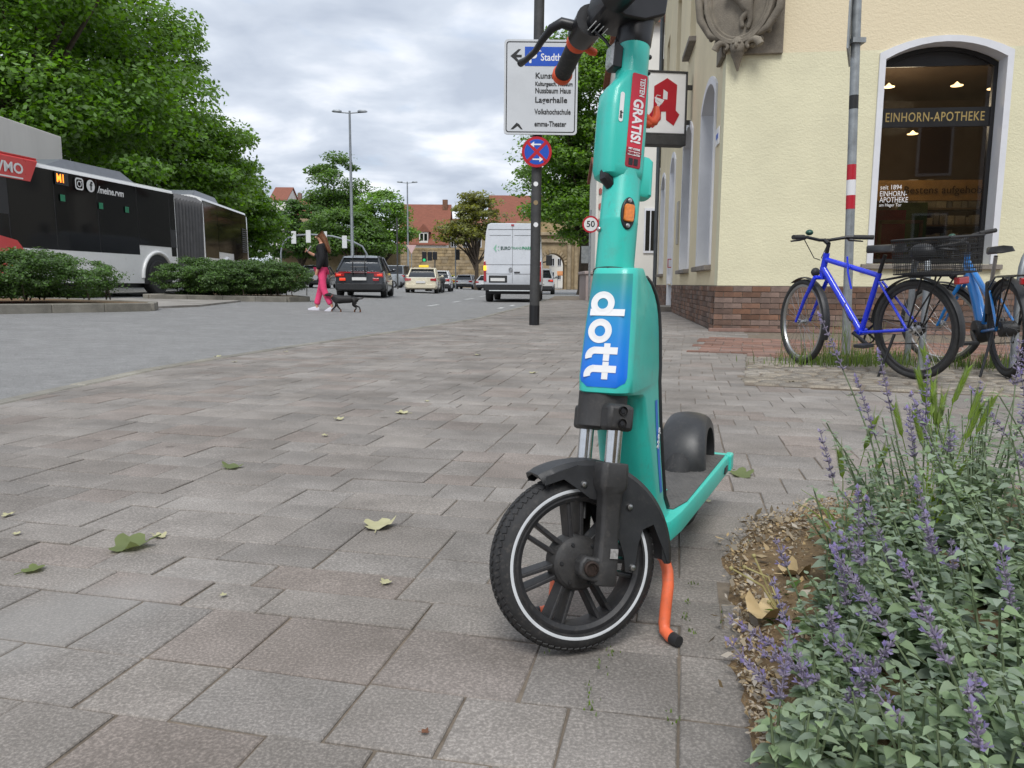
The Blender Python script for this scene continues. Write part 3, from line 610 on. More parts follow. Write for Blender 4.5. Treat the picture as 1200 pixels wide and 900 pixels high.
for i in range(46):
    for j in range(15):
        y = -.345 - i * .0118; x = -.068 + j * .0097 + (.0048 if i % 2 else 0)
        if abs(x) < .062 + min(.014, max(0, (-.33 - y) * .2)): stud.add([(x - .003, y, .1655), (x, y - .0045, .1655), (x + .003, y, .1655), (x, y + .0045, .1655), (x, y, .1674)], [(0, 1, 4), (1, 2, 4), (2, 3, 4), (3, 0, 4)])
stuff(stud.build('studs', MATM, mat_o, None))
m = MB(); m.prism([(-.02, -.41), (.05, -.41), (.05, -.45), (-.02, -.47)], .1672, .1678); m.build('deck_print', TEAL, mat_o, None)
m = MB(); m.box(-.0955, -.0915, -.86, -.82, .130, .148); m.build('side_reflector', BLK, deck, None, bevel=.001)
m = MB(); m.box(-.05, .05, -.60, -.24, .090, .114); m.build('battery_tray', BLK, SC, None, bevel=.006)
m = MB(); m.box(-.045, .045, -.245, -.205, .086, .112); m.build('deck_bracket', BLK, SC, None, bevel=.005)
for s in (-1, 1): m = MB(); m.box(min(s * .098, s * .078), max(s * .098, s * .078), -.945, -.90, .120, .166); m.build('tail_corner', TEAL2, deck, None, bevel=.005)
# rear wheel and mudguard
RW = Matrix.Translation((0, -.750, .118)) @ Matrix(((0, 0, -1, 0), (1, 0, 0, 0), (0, -1, 0, 0), (0, 0, 0, 1)))
rw = MB(RW); rw.lathe([(.088 + .030 * math.sin(math.pi * (-.05 + 1.1 * k / 10)), .034 * math.cos(math.pi * (-.05 + 1.1 * k / 10))) for k in range(11)], 48, close=True); rwo = rw.build('rear_wheel', RUB, SC, 50)
m = MB(RW); m.lathe([(0, .02), (.05, .024), (.09, .022), (.09, -.022), (.05, -.024), (0, -.02)], 32); m.build('rim', RIM, rwo, 30)
m = MB(); rings = []
for k in range(25):
    a = R(-4 + 182 * k / 24); rr_ = .128 - .004 * math.cos(a); hw = .050 + .010 * max(0, math.cos(a)) ** 2 + .004; sec = []
    for j in range(13):
        b = math.pi * j / 12; q = .70 + .30 * math.sin(b) ** .5; sec.append((hw * math.cos(b), q))
    ring = [(x, -.79 + rr_ * q * math.cos(a), .158 + rr_ * .98 * q * math.sin(a) + .012 * math.sin(max(0, min(math.pi, a)))) for x, q in sec]; rings.append(ring)
m.loft(rings, cap=True); m.build('rear_mudguard', mat('mudguard_plastic', (.03, .031, .033), .42, var=.2, scale=25, dirt=.2), SC, 45)
# kickstand: two bent orange legs
for s in (-1, 1):
    ks = MB(); ks.tube([(s * .045, -.235, .112), (s * .070, -.18, .122), (s * .092, -.135, .126), (s * .104, -.112, .112), (s * .108, -.102, .090), (s * .107, -.092, .05), (s * .107, -.085, .024), (s * .110, -.078, .014), (s * .122, -.067, .010), (s * .132, -.060, .010)], [.0105] * 10, 14); ko = ks.build('kickstand_leg', ORANGE_S, SC, 60)
    m = MB(); m.tube([(s * .127, -.0635, .0098), (s * .141, -.054, .0100)], [.0112, .0098], 14); m.build('foot_cap', BLK, ko)

# upper stem, turned with the handlebar
us = MB(ST); pr = [(0, .508), (.0335, .508), (.0345, .512), (.0345, .60), (.0350, .602), (.0345, .605), (.034, .69), (.031, .72), (.0295, .86), (.0290, .935), (0, .935)]
us.lathe(pr, 40); gm = MB(ST); gm.lathe([(.0352, .5085), (.0378, .5085), (.0378, .5145), (.0352, .5145)], 40, close=True); gm.build('gap_seal', BLK2, SC); stem = us.build('stem', TEAL, SC, 30)
def ssec(z, y0, y1, hw, k=.5): 
    return [(x, y, z) for x, y, _ in section(0, y1, y0, hw)]
bx_ = MB(ST); bx_.loft([ssec(.677, -.026, .038, .026), ssec(.682, -.030, .048, .0315), ssec(.695, -.031, .0525, .0335), ssec(.80, -.030, .0540, .0330), ssec(.832, -.029, .0520, .0325), ssec(.848, -.028, .0430, .0320), ssec(.862, -.028, .0310, .0315), ssec(.872, -.027, .0270, .0300)])
ebox = bx_.build('electronics_housing', TEAL, stem, 40)
m = MB(ST); m.loft([ssec(.655, -.052, -.022, .014), ssec(.660, -.056, -.020, .018), ssec(.722, -.054, -.020, .018), ssec(.728, -.048, -.020, .014)]); m.build('lock_housing', TEAL2, stem, 40)
m = MB(ST); m.tube([(-.012, .040, .690), (-.012, .038, .675), (-.012, .028, .664), (-.010, .020, .660)], [.010, .012, .010, .005], 10); m.build('cable_port', BLK2, stem)
xL = -.0345
def side_panel(y0, y1, z0, z1, x, m_, nm, parent, rcn=.004):
    q = MB(ST); pol = []
    for (cy, cz, a0) in ((y1 - rcn, z1 - rcn, 0), (y0 + rcn, z1 - rcn, 90), (y0 + rcn, z0 + rcn, 180), (y1 - rcn, z0 + rcn, 270)):
        pol += [(cy + rcn * math.cos(R(a0 + 30 * k)), cz + rcn * math.sin(R(a0 + 30 * k))) for k in range(4)]
    q.prism(pol, x, x + .0006, Matrix(((0, 0, -1, 0), (1, 0, 0, 0), (0, 1, 0, 0), (0, 0, 0, 1)))); return q.build(nm, m_, parent, None)
side_panel(-.016, .014, .695, .866, .0336, RED, 'red_sticker', ebox)
side_panel(-.0155, .0135, .696, .731, .0343, DRED, 'sticker_foot', ebox, .003)
def TS(y, z, x=.0345): return ST @ frame((-x, y, z), (0, 0, -1), (0, -1, 0))
fit_text('TESTEN', .0135, WHITE, ebox, TS(-.0065, .842), .034, bold=.0003)
fit_text('GRATIS!', .0260, WHITE, ebox, TS(-.001, .779, .0346), .080, bold=.0008)
text('MIT CODE', .0048, WHITE, ebox, ST @ frame((-.0350, -.001, .728), (0, -1, 0), (0, 0, 1)), bold=.0002)
side_panel(-.013, .011, .7165, .7235, .0351, WHITE, 'sticker_box', ebox, .001)
text('FREENOW', .0062, DRED, ebox, ST @ frame((-.0358, -.001, .7200), (0, -1, 0), (0, 0, 1)), bold=.0002)
for y in (-.006, .004): side_panel(y - .004, y + .004, .699, .711, .0350, BLK2, 'store_badge', ebox, .001)
side_panel(.026, .034, .772, .826, .0338, WHITE, 'white_sticker', ebox)
text('dott', .008, BLACKP, ebox, TS(.030, .785, .0346), bold=.0002)
# amber side reflector
for s in (-1, 1):
    rf = MB(ST); el = [(.0135 * math.cos(2 * math.pi * k / 28), .0290 * math.sin(2 * math.pi * k / 28)) for k in range(28)]
    Tm = Matrix.Translation((s * .0330, .000, .612)) @ Matrix(((0, 0, s, 0), (1, 0, 0, 0), (0, 1, 0, 0), (0, 0, 0, 1)))
    rf.prism(el, -.012, .0045, Tm); ro = rf.build('reflector_base', BLK2, stem, 40, bevel=.0015)
    rf = MB(ST); rf.prism([(-.0095, -.012), (-.007, -.0155), (.007, -.0155), (.0095, -.012), (.0095, .012), (.007, .0155), (-.007, .0155), (-.0095, .012)], .003, .009, Tm); rf.build('amber_lens', AMBER, ro, None, bevel=.0015)
    for z in (-.0225, .0225):
        b_ = MB(ST); b_.lathe([(.0042, .004), (.0038, .006), (.0016, .0068), (0, .0068)], 12, Tm @ Matrix.Translation((0, z, 0))); b_.build('screw', STEEL, ro)
b_ = MB(ST); b_.ball((0, .0365, .585), .005, seg=10); b_.build('screw', STEEL, stem)
for z in (.885, .915):
    b_ = MB(ST); b_.ball((-.010, -.0285, z), .0045, seg=10); b_.build('screw', BLK2, stem)
# headlight
m = MB(ST); m.loft([[(x, .026, z) for x, z in ((-.013, .880), (.013, .880), (.013, .918), (-.013, .918))], [(x, .040, z) for x, z in ((-.0145, .878), (.0145, .878), (.0145, .926), (-.0145, .926))], [(x, .045, z) for x, z in ((-.0140, .880), (.0140, .880), (.0140, .925), (-.0140, .925))]]); hl = m.build('headlight', BLK2, stem, 30, bevel=.002)
m = MB(ST); m.loft([[(x, .0445, z) for x, z in ((-.013, .881), (.013, .881), (.013, .923), (-.013, .923))], [(x, .0490, z) for x, z in ((-.010, .886), (.010, .886), (.010, .918), (-.010, .918))]]); m.build('lens', mat('clear_lens', (.42, .43, .44), .12, var=.4, scale=220, coat=1), hl, 30)
# bag hook
m = MB(ST); m.tube([(0, -.026, .808), (0, -.046, .800), (0, -.054, .803), (0, -.058, .816), (0, -.056, .832)], [.010, .009, .008, .007, .005], 12); m.tube([(0, -.026, .795), (0, -.046, .797)], [.010, .008], 10); m.build('bag_hook', ORANGE, stem, 50)
# black cockpit: collar, arm block, bar, grips, levers
HB = Vector((0, .064, .985))
m = MB(ST); m.lathe([(.0285, .928), (.0310, .934), (.0315, .945), (.034, .975), (.038, 1.01), (.038, 1.05), (0, 1.06)], 32)
m.loft([[(x, y, z) for y, z in ((-.040, .985), (.0, .964), (.040, .960), (.076, .972), (.084, .995), (.076, 1.035), (.02, 1.065), (-.045, 1.05))] for x in (-.038, -.034, .034, .038)]); cock = m.build('cockpit', BLK2, SC, 40, bevel=.004)
m = MB(ST); m.tube([HB + Vector((-.31, -.02, .0)), HB + Vector((-.12, 0, 0)), HB + Vector((.12, 0, -.002)), HB + Vector((.245, -.022, -.010))], .0155, 16); m.build('handlebar', BLK2, cock)
for s in (-1, 1):
    g0, g1 = HB + Vector((s * .115, 0, -.002)), HB + Vector((s * .240, -.021, -.010)); dv_ = (g1 - g0).normalized()
    m = MB(ST); m.tube([HB + Vector((s * .045, .004, .002)), HB + Vector((s * .06, .002, .002)), HB + Vector((s * .105, 0, -.001)), HB + Vector((s * .112, 0, -.002))], [.031, .030, .027, .024], 20); m.build('control_pod', BLK2, cock, 50)
    m = MB(ST); m.tube([g0 + dv_ * .012, g1], .0185, 20); gr = m.build('grip', RUB, cock, 60)
    m = MB(ST); m.tube([g0 - dv_ * .003, g0 + dv_ * .002, g0 + dv_ * .014, g0 + dv_ * .016], [.019, .0215, .0215, .019], 20); m.build('grip_collar', ORANGE, gr, 40)
    m = MB(ST); m.tube([g1 - dv_ * .002, g1 + dv_ * .003, g1 + dv_ * .014, g1 + dv_ * .018], [.0195, .0215, .0205, .014], 20); m.build('grip_end', ORANGE, gr, 40)
    m = MB(ST); m.tube([g0 + Vector((0, -.012, -.010)), g0 + Vector((s * .004, -.030, -.014)), g0 + Vector((s * .008, -.040, -.012))], [.007, .008, .007], 10); m.build('thumb_throttle', ORANGE, cock, 50)
    b0 = HB + Vector((s * .085, .018, .004)); lv = MB(ST)
    lv.tube([b0, b0 + Vector((s * .004, .030, .002)), b0 + Vector((s * .018, .044, -.006)), b0 + Vector((s * .050, .050, -.016)), b0 + Vector((s * .085, .050, -.022)), b0 + Vector((s * .125, .054, -.022)), b0 + Vector((s * .150, .058, -.020)), b0 + Vector((s * .154, .058, -.020))], [.011, .010, .0085, .0068, .0062, .006, .0078, .005], 12); lv.build('brake_lever', BLK2, cock, 60)
# brake cable loop and underside print
m = MB(ST); m.tube([HB + Vector((.04, .0, -.02)), (.028, .045, .945), (.022, .036, .930), (.016, .030, .938), (.015, .024, .962)], .0032, 8); m.build('brake_cable', BLK2, cock)
m = MB(ST)
for k in range(4):
    x = .0
    for j in range(5):
        w_ = .006 + .003 * ((k * 3 + j * 5) % 3); m.box(.010 + x, .010 + x + w_, .050 + .008 * k, .0515 + .008 * k, .9572 + .0026 * k, .9580 + .0026 * k); x += w_ + .002
m.build('underside_print', WHITE, cock, None)

# ============================================================ PHARMACY CORNER HOUSE
STUCCO = mat('yellow_stucco', H('dad5b6'), .9, var=.07, scale=1.2, bump=.007, bscale=17, stretch=(1, 1, 1.5), dirt=.05)
t_ = STUCCO.node_tree; b_ = t_.nodes['Principled BSDF']; src = b_.inputs['Base Color'].links[0].from_socket
ge_ = t_.nodes.new('ShaderNodeTexCoord'); sp_ = t_.nodes.new('ShaderNodeSeparateXYZ'); t_.links.new(ge_.outputs['Object'], sp_.inputs[0])
gt = t_.nodes.new('ShaderNodeMath'); gt.operation = 'GREATER_THAN'; t_.links.new(sp_.outputs[2], gt.inputs[0]); gt.inputs[1].default_value = 3.62
mx_ = t_.nodes.new('ShaderNodeMixRGB'); t_.links.new(gt.outputs[0], mx_.inputs[0]); t_.links.new(src, mx_.inputs[1]); mx_.inputs[2].default_value = (*H('dfd1b2'), 1); t_.links.new(mx_.outputs[0], b_.inputs['Base Color'])
nb2 = t_.nodes.new('ShaderNodeTexNoise'); nb2.inputs['Scale'].default_value = 42; nb2.inputs['Detail'].default_value = 4
bp2 = t_.nodes.new('ShaderNodeBump'); bp2.inputs['Distance'].default_value = .004; t_.links.new(nb2.outputs['Fac'], bp2.inputs['Height'])
t_.links.new(b_.inputs['Normal'].links[0].from_socket, bp2.inputs['Normal']); t_.links.new(bp2.outputs[0], b_.inputs['Normal']); t_.links.new(ge_.outputs['Object'], nb2.inputs['Vector'])
STUCCO2 = mat('pale_stucco', H('dccfae'), .9, var=.08, scale=.8, bump=.004, bscale=25, dirt=.05)
WINW = mat('window_white', (.68, .69, .72), .5, var=.05, scale=3, dirt=.08)
BRICK = stonemat('plinth_brick', H('66534a'), H('836a5d'), speck=.25, scale=6, rnd=.32, bump=.0015, bscale=150)
MORT = mat('mortar', H('7a7067'), .95, var=.2, scale=20, bump=.002)
SILL = stonemat('sill_stone', H('76706a'), H('8d867e'), speck=.3, scale=5, rnd=.05)
OLDSTONE = stonemat('weathered_stone', H('6a645b'), H('8d8578'), speck=.3, scale=5, rnd=0, bump=.006, bscale=60)
SIGNBLK = mat('fascia_black', (.010, .010, .011), .35, var=.2, scale=4)
GOLD = mat('gold_letters', H('9a8550'), .5, var=.1)
PH = thing('pharmacy_house', 'yellow rendered corner house with brick plinth and arched windows', 'building', (2.78, 10.54, 0), R(-7.1))
TR = frame((0, 0, 0), (1, 0, 0), (0, 0, 1)); TL = frame((0, 0, 0), (0, -1, 0), (0, 0, 1))
def arch(x0, x1, z0, zs, za, n=10):
    w_ = x1 - x0; h = za - zs; rad = (w_ * w_ / 4 + h * h) / (2 * h); cx = (x0 + x1) / 2; cz = za - rad; a = math.asin(w_ / 2 / rad)
    return [(x0, z0), (x1, z0)] + [(cx + rad * math.sin(a - 2 * a * k / n), cz + rad * math.cos(a - 2 * a * k / n)) for k in range(n + 1)]
SHOP = (1.98, 3.44, .92, 3.50, 3.70)
fillwall([(0, .62), (9, .62), (9, 9.5), (0, 9.5)], [arch(*SHOP), arch(5.6, 7.1, .92, 3.5, 3.7)], .3, TR, 'front_wall', STUCCO, PH)
wins = [(.85, 2.45), (4.0, 5.6), (10.9, 12.4)]; upw = [(1.1, 2.2), (4.2, 5.3), (7.5, 8.6), (10.9, 12.0)]
holes = [arch(-b, -a, .92, 3.35, 3.62) for a, b in wins] + [arch(-9.0, -7.7, .621, 3.35, 3.62)] + [[(-b, 5.1), (-a, 5.1), (-a, 7.2), (-b, 7.2)] for a, b in upw]
holes[3] = arch(-9.0, -7.7, .64, 3.35, 3.62)
fillwall([(-.3, .62), (-.3, 9.5), (-13.5, 9.5), (-13.5, .62)], holes, .3, TL, 'street_wall', STUCCO2, PH)
m = MB(); m.box(-.35, 9, -.35, 13.8, 9.5, 9.75); m.build('cornice', STUCCO2, PH, None, bevel=.03)
m = MB(); m.add([(-.45, -.45, 9.75), (9.4, -.45, 9.75), (9.4, 13.9, 9.75), (-.45, 13.9, 9.75), (4.5, 4, 13), (4.5, 9.5, 13)], [(0, 1, 4), (1, 2, 5, 4), (2, 3, 5), (3, 0, 4, 5)]); m.build('roof', mat('roof_tile_red', H('9c5240'), .8, var=.2, scale=5), PH, None)
m = MB(); m.box(8.7, 9, .31, 13.5, 0, 9.49); m.box(.31, 8.69, 13.2, 13.5, 0, 9.49); m.build('rear_wall', STUCCO2, PH, None)
# plinth: mortar core with single bricks
m = MB(); m.box(-.02, 9, -.02, .28, 0, .615); m.box(-.02, .28, .285, 7.55, 0, .615); m.box(-.02, .28, 9.15, 13.5, 0, .615); plinth = m.build('brick_plinth', MORT, PH, None)
bm_ = {}; restb = MB(); nb = 0; brs = random.Random(3)
def brick(u, z, ln, T, far_):
    global nb
    off = brs.uniform(.010, .015)
    if far_:
        restb.box(u + .004, u + ln - .004, -.03, off, z + .004, z + .070, T); return
    key = (round(ln, 3), brs.randrange(3))
    if key not in bm_:
        q = MB(); q.box(0, ln - .009, 0, .03 + .002 * key[1], 0, .066); me = q.mesh('brick'); me.materials.append(BRICK); bm_[key] = me
    o = bpy.data.objects.new('brick', bm_[key]); COL.objects.link(o); o.parent = plinth; o.matrix_local = T @ Matrix.Translation((u + .0045, -.018, z + .004)) @ Matrix.Rotation(brs.gauss(0, .004), 4, 'Y'); nb += 1
TRb = Matrix(((1, 0, 0, 0), (0, -1, 0, -.02), (0, 0, 1, 0), (0, 0, 0, 1))); TLb = Matrix(((0, -1, 0, -.02), (1, 0, 0, 0), (0, 0, 1, 0), (0, 0, 0, 1)))
for c_ in range(8):
    z = .01 + c_ * .0755; u = -.035 if c_ % 2 else -.035 + .12
    if not c_ % 2: brick(-.035, z, .12, TRb, False)
    while u < 5.2: brick(u, z, .245, TRb, u > 4.3); u += .245
    u = -.02 + (.12 if c_ % 2 else 0)
    while u < 13.4:
        if not (7.3 < u < 9.15): brick(u, z, .245, TLb, u > 3.9)
        u += .245
stuff(restb.build('distant_bricks', BRICK, plinth, None, fix=True))
m = MB(); m.box(-.10, 6, -.10, -.04, 0, .045); m.build('footing_ledge', CLINK, PH, None, bevel=.005)
# white surrounds, sills, sashes
def surround(T, a, wd, th, reveal, nm='window_surround'):
    n = len(a); cx = sum(p[0] for p in a) / n; cz = (a[0][1] + a[n // 2][1]) / 2
    x0, x1 = a[0][0], a[1][0]; outer = []
    for x, z in a: outer.append((x - wd if x <= x0 + .001 else x + wd if x >= x1 - .001 else x + (x - cx) / (x1 - x0) * 2 * wd, z + (wd if z > cz else 0)))
    q = MB(); V = []
    for (p, o_) in zip(a, outer): V += [T @ Vector((o_[0], o_[1], .001)), T @ Vector((o_[0], o_[1], th)), T @ Vector((p[0], p[1], th)), T @ Vector((p[0], p[1], -reveal))]
    F = []
    for i in range(1, n):
        j = (i + 1) % n
        if i == n - 1: j = 0
        for k in range(3): F.append((i * 4 + k, i * 4 + k + 1, j * 4 + k + 1, j * 4 + k))
    q.add(V, F); return q.build(nm, WINW, PH, 40)
a = [(x * 1 + .0, z) for x, z in arch(SHOP[0] + .004, SHOP[1] - .004, SHOP[2] + .002, SHOP[3], SHOP[4] - .004)]
surround(TR, a, .075, .03, .20)
def inset_poly(a, k):
    cx = (a[0][0] + a[1][0]) / 2; cz = (a[0][1] + a[-1][1]) / 2; w_ = a[1][0] - a[0][0]; return [(cx + (x - cx) * (1 - 2 * k / w_), z + (k if z < cz else -k)) for x, z in a]
def ringframe(T, a, k, z0, z1, nm, m_, parent):
    b = inset_poly(a, k); n = len(a); V = []
    for p, q in zip(a, b): V += [T @ Vector((*p, z0)), T @ Vector((*p, z1)), T @ Vector((*q, z1)), T @ Vector((*q, z0))]
    mb = MB(); mb.add(V, [(i * 4 + k2, i * 4 + (k2 + 1) % 4, ((i + 1) % n) * 4 + (k2 + 1) % 4, ((i + 1) % n) * 4 + k2) for i in range(n) for k2 in range(4)]); return mb.build(nm, m_, parent, None)
def thin_glass(name, tint, rough=.02, ior=1.5):
    g_ = bpy.data.materials.new(name); g_.use_nodes = True; t = g_.node_tree; t.nodes.clear(); o_ = t.nodes.new('ShaderNodeOutputMaterial'); mx = t.nodes.new('ShaderNodeMixShader'); fr = t.nodes.new('ShaderNodeFresnel'); fr.inputs[0].default_value = ior
    tp = t.nodes.new('ShaderNodeBsdfTransparent'); tp.inputs[0].default_value = (*tint, 1); gl = t.nodes.new('ShaderNodeBsdfGlossy'); gl.inputs['Roughness'].default_value = rough
    t.links.new(fr.outputs[0], mx.inputs[0]); t.links.new(tp.outputs[0], mx.inputs[1]); t.links.new(gl.outputs[0], mx.inputs[2]); t.links.new(mx.outputs[0], o_.inputs[0]); return g_
GLASS = thin_glass('shop_glass', (.62, .62, .60), ior=1.62)
sh = arch(SHOP[0] + .006, SHOP[1] - .006, SHOP[2] + .02, SHOP[3] - .01, SHOP[4] - .006)
wf = ringframe(TR, sh, .05, -.26, -.20, 'window', SIGNBLK, PH)
n_ = MB(); n_.prism(inset_poly(sh, .045), -.235, -.229, TR); n_.build('pane', GLASS, wf, None)
m = MB(); m.box(SHOP[0] + .05, SHOP[1] - .05, .215, .25, 2.70, 2.94); m.box(SHOP[0] + .05, SHOP[1] - .05, .216, .25, 3.46, 3.68); m.build('fascia_board', SIGNBLK, wf, None)
fit_text('EINHORN-APOTHEKE', .165, GOLD, wf, TR @ Matrix.Translation(((SHOP[0] + SHOP[1]) / 2, 2.82, -.2145)), 1.22, ext=.002, bold=.001, space=1.1)
for s_, sz, z, wd in (('seit 1894', .085, 1.93, .27), ('EINHORN-', .10, 1.845, .34), ('APOTHEKE', .10, 1.765, .36), ('am Heger Tor', .06, 1.70, .28)):
    o = fit_text(s_, sz, WHITE, wf, TR @ Matrix.Translation((SHOP[0] + .12 + wd / 2, z, -.2275)), wd, ext=.0005)
m = MB(); m.box(SHOP[0] - .14, SHOP[1] + .14, -.06, .06, .85, .915); m.build('window_sill', SILL, PH, None, bevel=.008)
wf2 = ringframe(TR, arch(5.606, 7.094, .94, 3.49, 3.694), .05, -.26, -.20, 'window', SIGNBLK, PH); n_ = MB(); n_.prism(inset_poly(arch(5.606, 7.094, .94, 3.49, 3.694), .045), -.235, -.229, TR); n_.build('pane', GLASSK, wf2, None); surround(TR, arch(5.604, 7.096, .922, 3.5, 3.696), .075, .03, .20); m = MB(); m.box(5.46, 7.24, -.06, .06, .85, .915); m.build('window_sill', SILL, PH, None, bevel=.008)
# shop interior: room, ceiling spots, counter front, shelves, header board
ROOM = mat('shop_wall', H('5d4c3c'), .8, var=.15, scale=2)
LAMP = mat('shop_lamp', H('ffd596'), .5, emit=5.0)
pl__ = bpy.data.lights.new('shop_ceiling_light', 'POINT'); pl__.energy = 38; pl__.color = (1, .82, .6); pl__.shadow_soft_size = .3; plo = bpy.data.objects.new('shop_ceiling_light', pl__); COL.objects.link(plo); plo.parent = PH; plo.location = (2.8, 2.0, 3.2)
m = MB(); m.add([(.4, .32, .5), (5.0, .32, .5), (5.0, 4.2, .5), (.4, 4.2, .5), (.4, .32, 3.9), (5.0, .32, 3.9), (5.0, 4.2, 3.9), (.4, 4.2, 3.9)], [(0, 1, 2, 3), (7, 6, 5, 4), (3, 2, 6, 7), (0, 3, 7, 4), (1, 5, 6, 2)]); room = m.build('shop_room', ROOM, PH, None)
for x, y, z in [(2.5, 1.4, 3.5), (3.35, 1.2, 3.45), (3.75, 1.0, 3.35), (2.3, 2.4, 3.0), (3.3, 2.6, 3.05), (3.8, 2.2, 3.3), (2.9, 3.4, 3.4)]:
    m = MB(); m.lathe([(0, z - .012), (.08, z - .012), (.08, z - .006), (.05, z + .0), (0, z + .05)], 20, Matrix.Translation((x, y, 0))); m.build('ceiling_spot', LAMP, room)
m = MB(); m.box(.6, 4.9, 2.6, 2.75, 2.0, 2.32); hb_ = m.build('header_board', mat('header_wood', H('b0864e'), .6, var=.15, scale=4), room, None); text('Bestens aufgehoben', .17, mat('brown_print', H('4a331d'), .6), room, TR @ Matrix.Translation((3.9, 2.16, -2.59)), ext=.002)
m = MB(); m.box(.6, 2.9, 1.5, 1.6, .55, 1.75); m.build('red_display', mat('red_display', H('8c1730'), .6, var=.2, scale=3), room, None)
m = MB(); m.box(2.95, 3.35, 1.9, 2.0, .6, 1.9); m.build('green_display', mat('green_display', H('4c6a2c'), .6, var=.3, scale=5), room, None)
SHELF = mat('shelf', H('7d6a52'), .6, var=.2); BOXM = mat('medicine_boxes', H('a9a18e'), .6, var=.3, rnd=.4)
for k in range(6):
    m = MB(); m.box(3.3, 4.9, 3.3, 3.6, .8 + .28 * k, .83 + .28 * k); sh_ = m.build('shelf', SHELF, room, None); q = MB(); x = 3.35
    while x < 4.8:
        w_ = brs.uniform(.06, .16); q.box(x, x + w_, 3.3, 3.45, .831 + .28 * k, .83 + .28 * k + brs.uniform(.1, .2)); x += w_ + .02
    stuff(q.build('medicine_boxes', BOXM, sh_, None))
m = MB(); m.box(2.3, 2.34, .8, .84, .5, 1.55); m.box(2.85, 2.89, .8, .84, .5, 1.55); m.box(2.3, 2.89, .8, .84, 1.5, 1.55); m.build('display_frame', mat('display_wood', H('8a6a3c'), .6), room, None, bevel=.004)
m = MB(); m.lathe([(0, .92), (.06, .92), (.06, 1.22), (.03, 1.28), (.03, 1.34), (0, 1.34)], 16, Matrix.Translation((3.0, .42, 0))); m.build('display_bottle', mat('bottle_grey', (.25, .3, .28), .2, coat=1), room)
# street side windows: white surrounds, dark glass, sills; door
for a_, b_2 in wins:
    aa = arch(-b_2 + .004, -a_ - .004, .922, 3.35, 3.616); surround(TL, aa, .10, .03, .20); wo_ = ringframe(TL, arch(-b_2 + .006, -a_ - .006, .94, 3.34, 3.61), .07, -.27, -.20, 'window', WINW, PH)
    m = MB(); m.prism(arch(-b_2 + .05, -a_ - .05, .98, 3.32, 3.57), -.25, -.24, TL); m.build('pane', GLASSK, wo_, None)
    m = MB(); m.box(-.10, .05, a_ - .1, b_2 + .1, .84, .915); m.build('window_sill', SILL, PH, None, bevel=.01)
for a_, b_2 in upw:
    m = MB(); m.box(.20, .26, a_, b_2, 5.1, 7.2); wo_ = m.build('window', WINW, PH, None); 
    for y0, y1 in ((a_ + .07, (a_ + b_2) / 2 - .04), ((a_ + b_2) / 2 + .04, b_2 - .07)):
        m = MB(); m.box(.19, .21, y0, y1, 5.18, 7.1); m.build('pane', GLASSK, wo_, None)
    m = MB(); m.box(-.13, .1, a_ - .12, b_2 + .12, 5.0, 5.09); m.build('window_sill', SILL, PH, None, bevel=.01)
surround(TL, arch(-9.0 + .004, -7.7 - .004, .645, 3.35, 3.616), .12, .03, .2, 'door_surround')
m = MB(); m.box(.15, .22, 7.7, 9.0, .1, 3.5); dr = m.build('door', WINW, PH, None)
m = MB(); m.box(.13, .16, 7.95, 8.75, 1.0, 2.6); m.build('pane', GLASSK, dr, None)
m = MB(); m.tube([(.15, 8.85, 1.05), (-.02, 8.87, 1.05), (-.02, 8.87, 1.25), (.15, 8.87, 1.25)], .015, 8); m.build('handle', mat('red_handle', H('b02525'), .4), dr)
m = MB(); m.box(-.02, .28, 7.56, 7.69, 0, .66); m.box(-.02, .28, 9.01, 9.14, 0, .66); m.build('door_jamb', WINW, PH, None)
m = MB(); m.box(-.45, .26, 7.56, 9.14, 0, .11); m.build('door_step', SILL, PH, None, bevel=.01)
m = MB(); m.box(-.03, -.003, 6.3, 6.7, 1.5, 2.4); m.build('notice_board', mat('notice', (.4, .38, .34), .5), PH, None)
# street-name plate near the corner
m = MB(); m.box(-.02, -.003, .33, .62, 2.55, 2.78); pl_ = m.build('street_name_plate', WHITEP, PH, None); m = MB(); m.box(-.023, -.020, .37, .58, 2.63, 2.70); m.build('plate_lettering', BLUE2, pl_, None)
m = MB(); m.tube([(-.08, 13.35, .1), (-.08, 13.35, 9.5)], .06, 12); m.build('downpipe', mat('downpipe_zinc', (.10, .11, .12), .5, .5), PH)
# carved corner emblem: slab, oval shield, relief animal, scrolls and mask
EM = thing('carved_emblem', 'grey carved stone cartouche with rearing animal on the house corner', 'relief', (2.78, 10.54, 0), R(-7.1))
m = MB(); m.box(.05, .70, -.06, -.003, 3.60, 5.0); m.build('slab', OLDSTONE, EM, None, bevel=.01)
m = MB(); m.box(-.06, -.003, .05, .55, 3.60, 5.0); m.build('slab', OLDSTONE, EM, None, bevel=.01)
TE = Matrix.Translation((.12, -.12, 4.28)) @ Matrix.Rotation(R(-22), 4, 'Z') @ Matrix(((1, 0, 0, 0), (0, 0, -1, 0), (0, 1, 0, 0), (0, 0, 0, 1)))   # x right, y up, z out
def oval(rx, ry, n=36): return [(rx * math.cos(2 * math.pi * k / n), ry * math.sin(2 * math.pi * k / n)) for k in range(n)]
m = MB(TE); rings = [[(x, y, z) for x, y in oval(rx, ry)] for rx, ry, z in ((.44, .58, -.20), (.46, .60, .02), (.44, .58, .07), (.40, .54, .075), (.385, .525, .05), (.36, .50, .055), (.34, .48, .02))]; m.loft(rings); shd = m.build('shield', OLDSTONE, EM, 40)
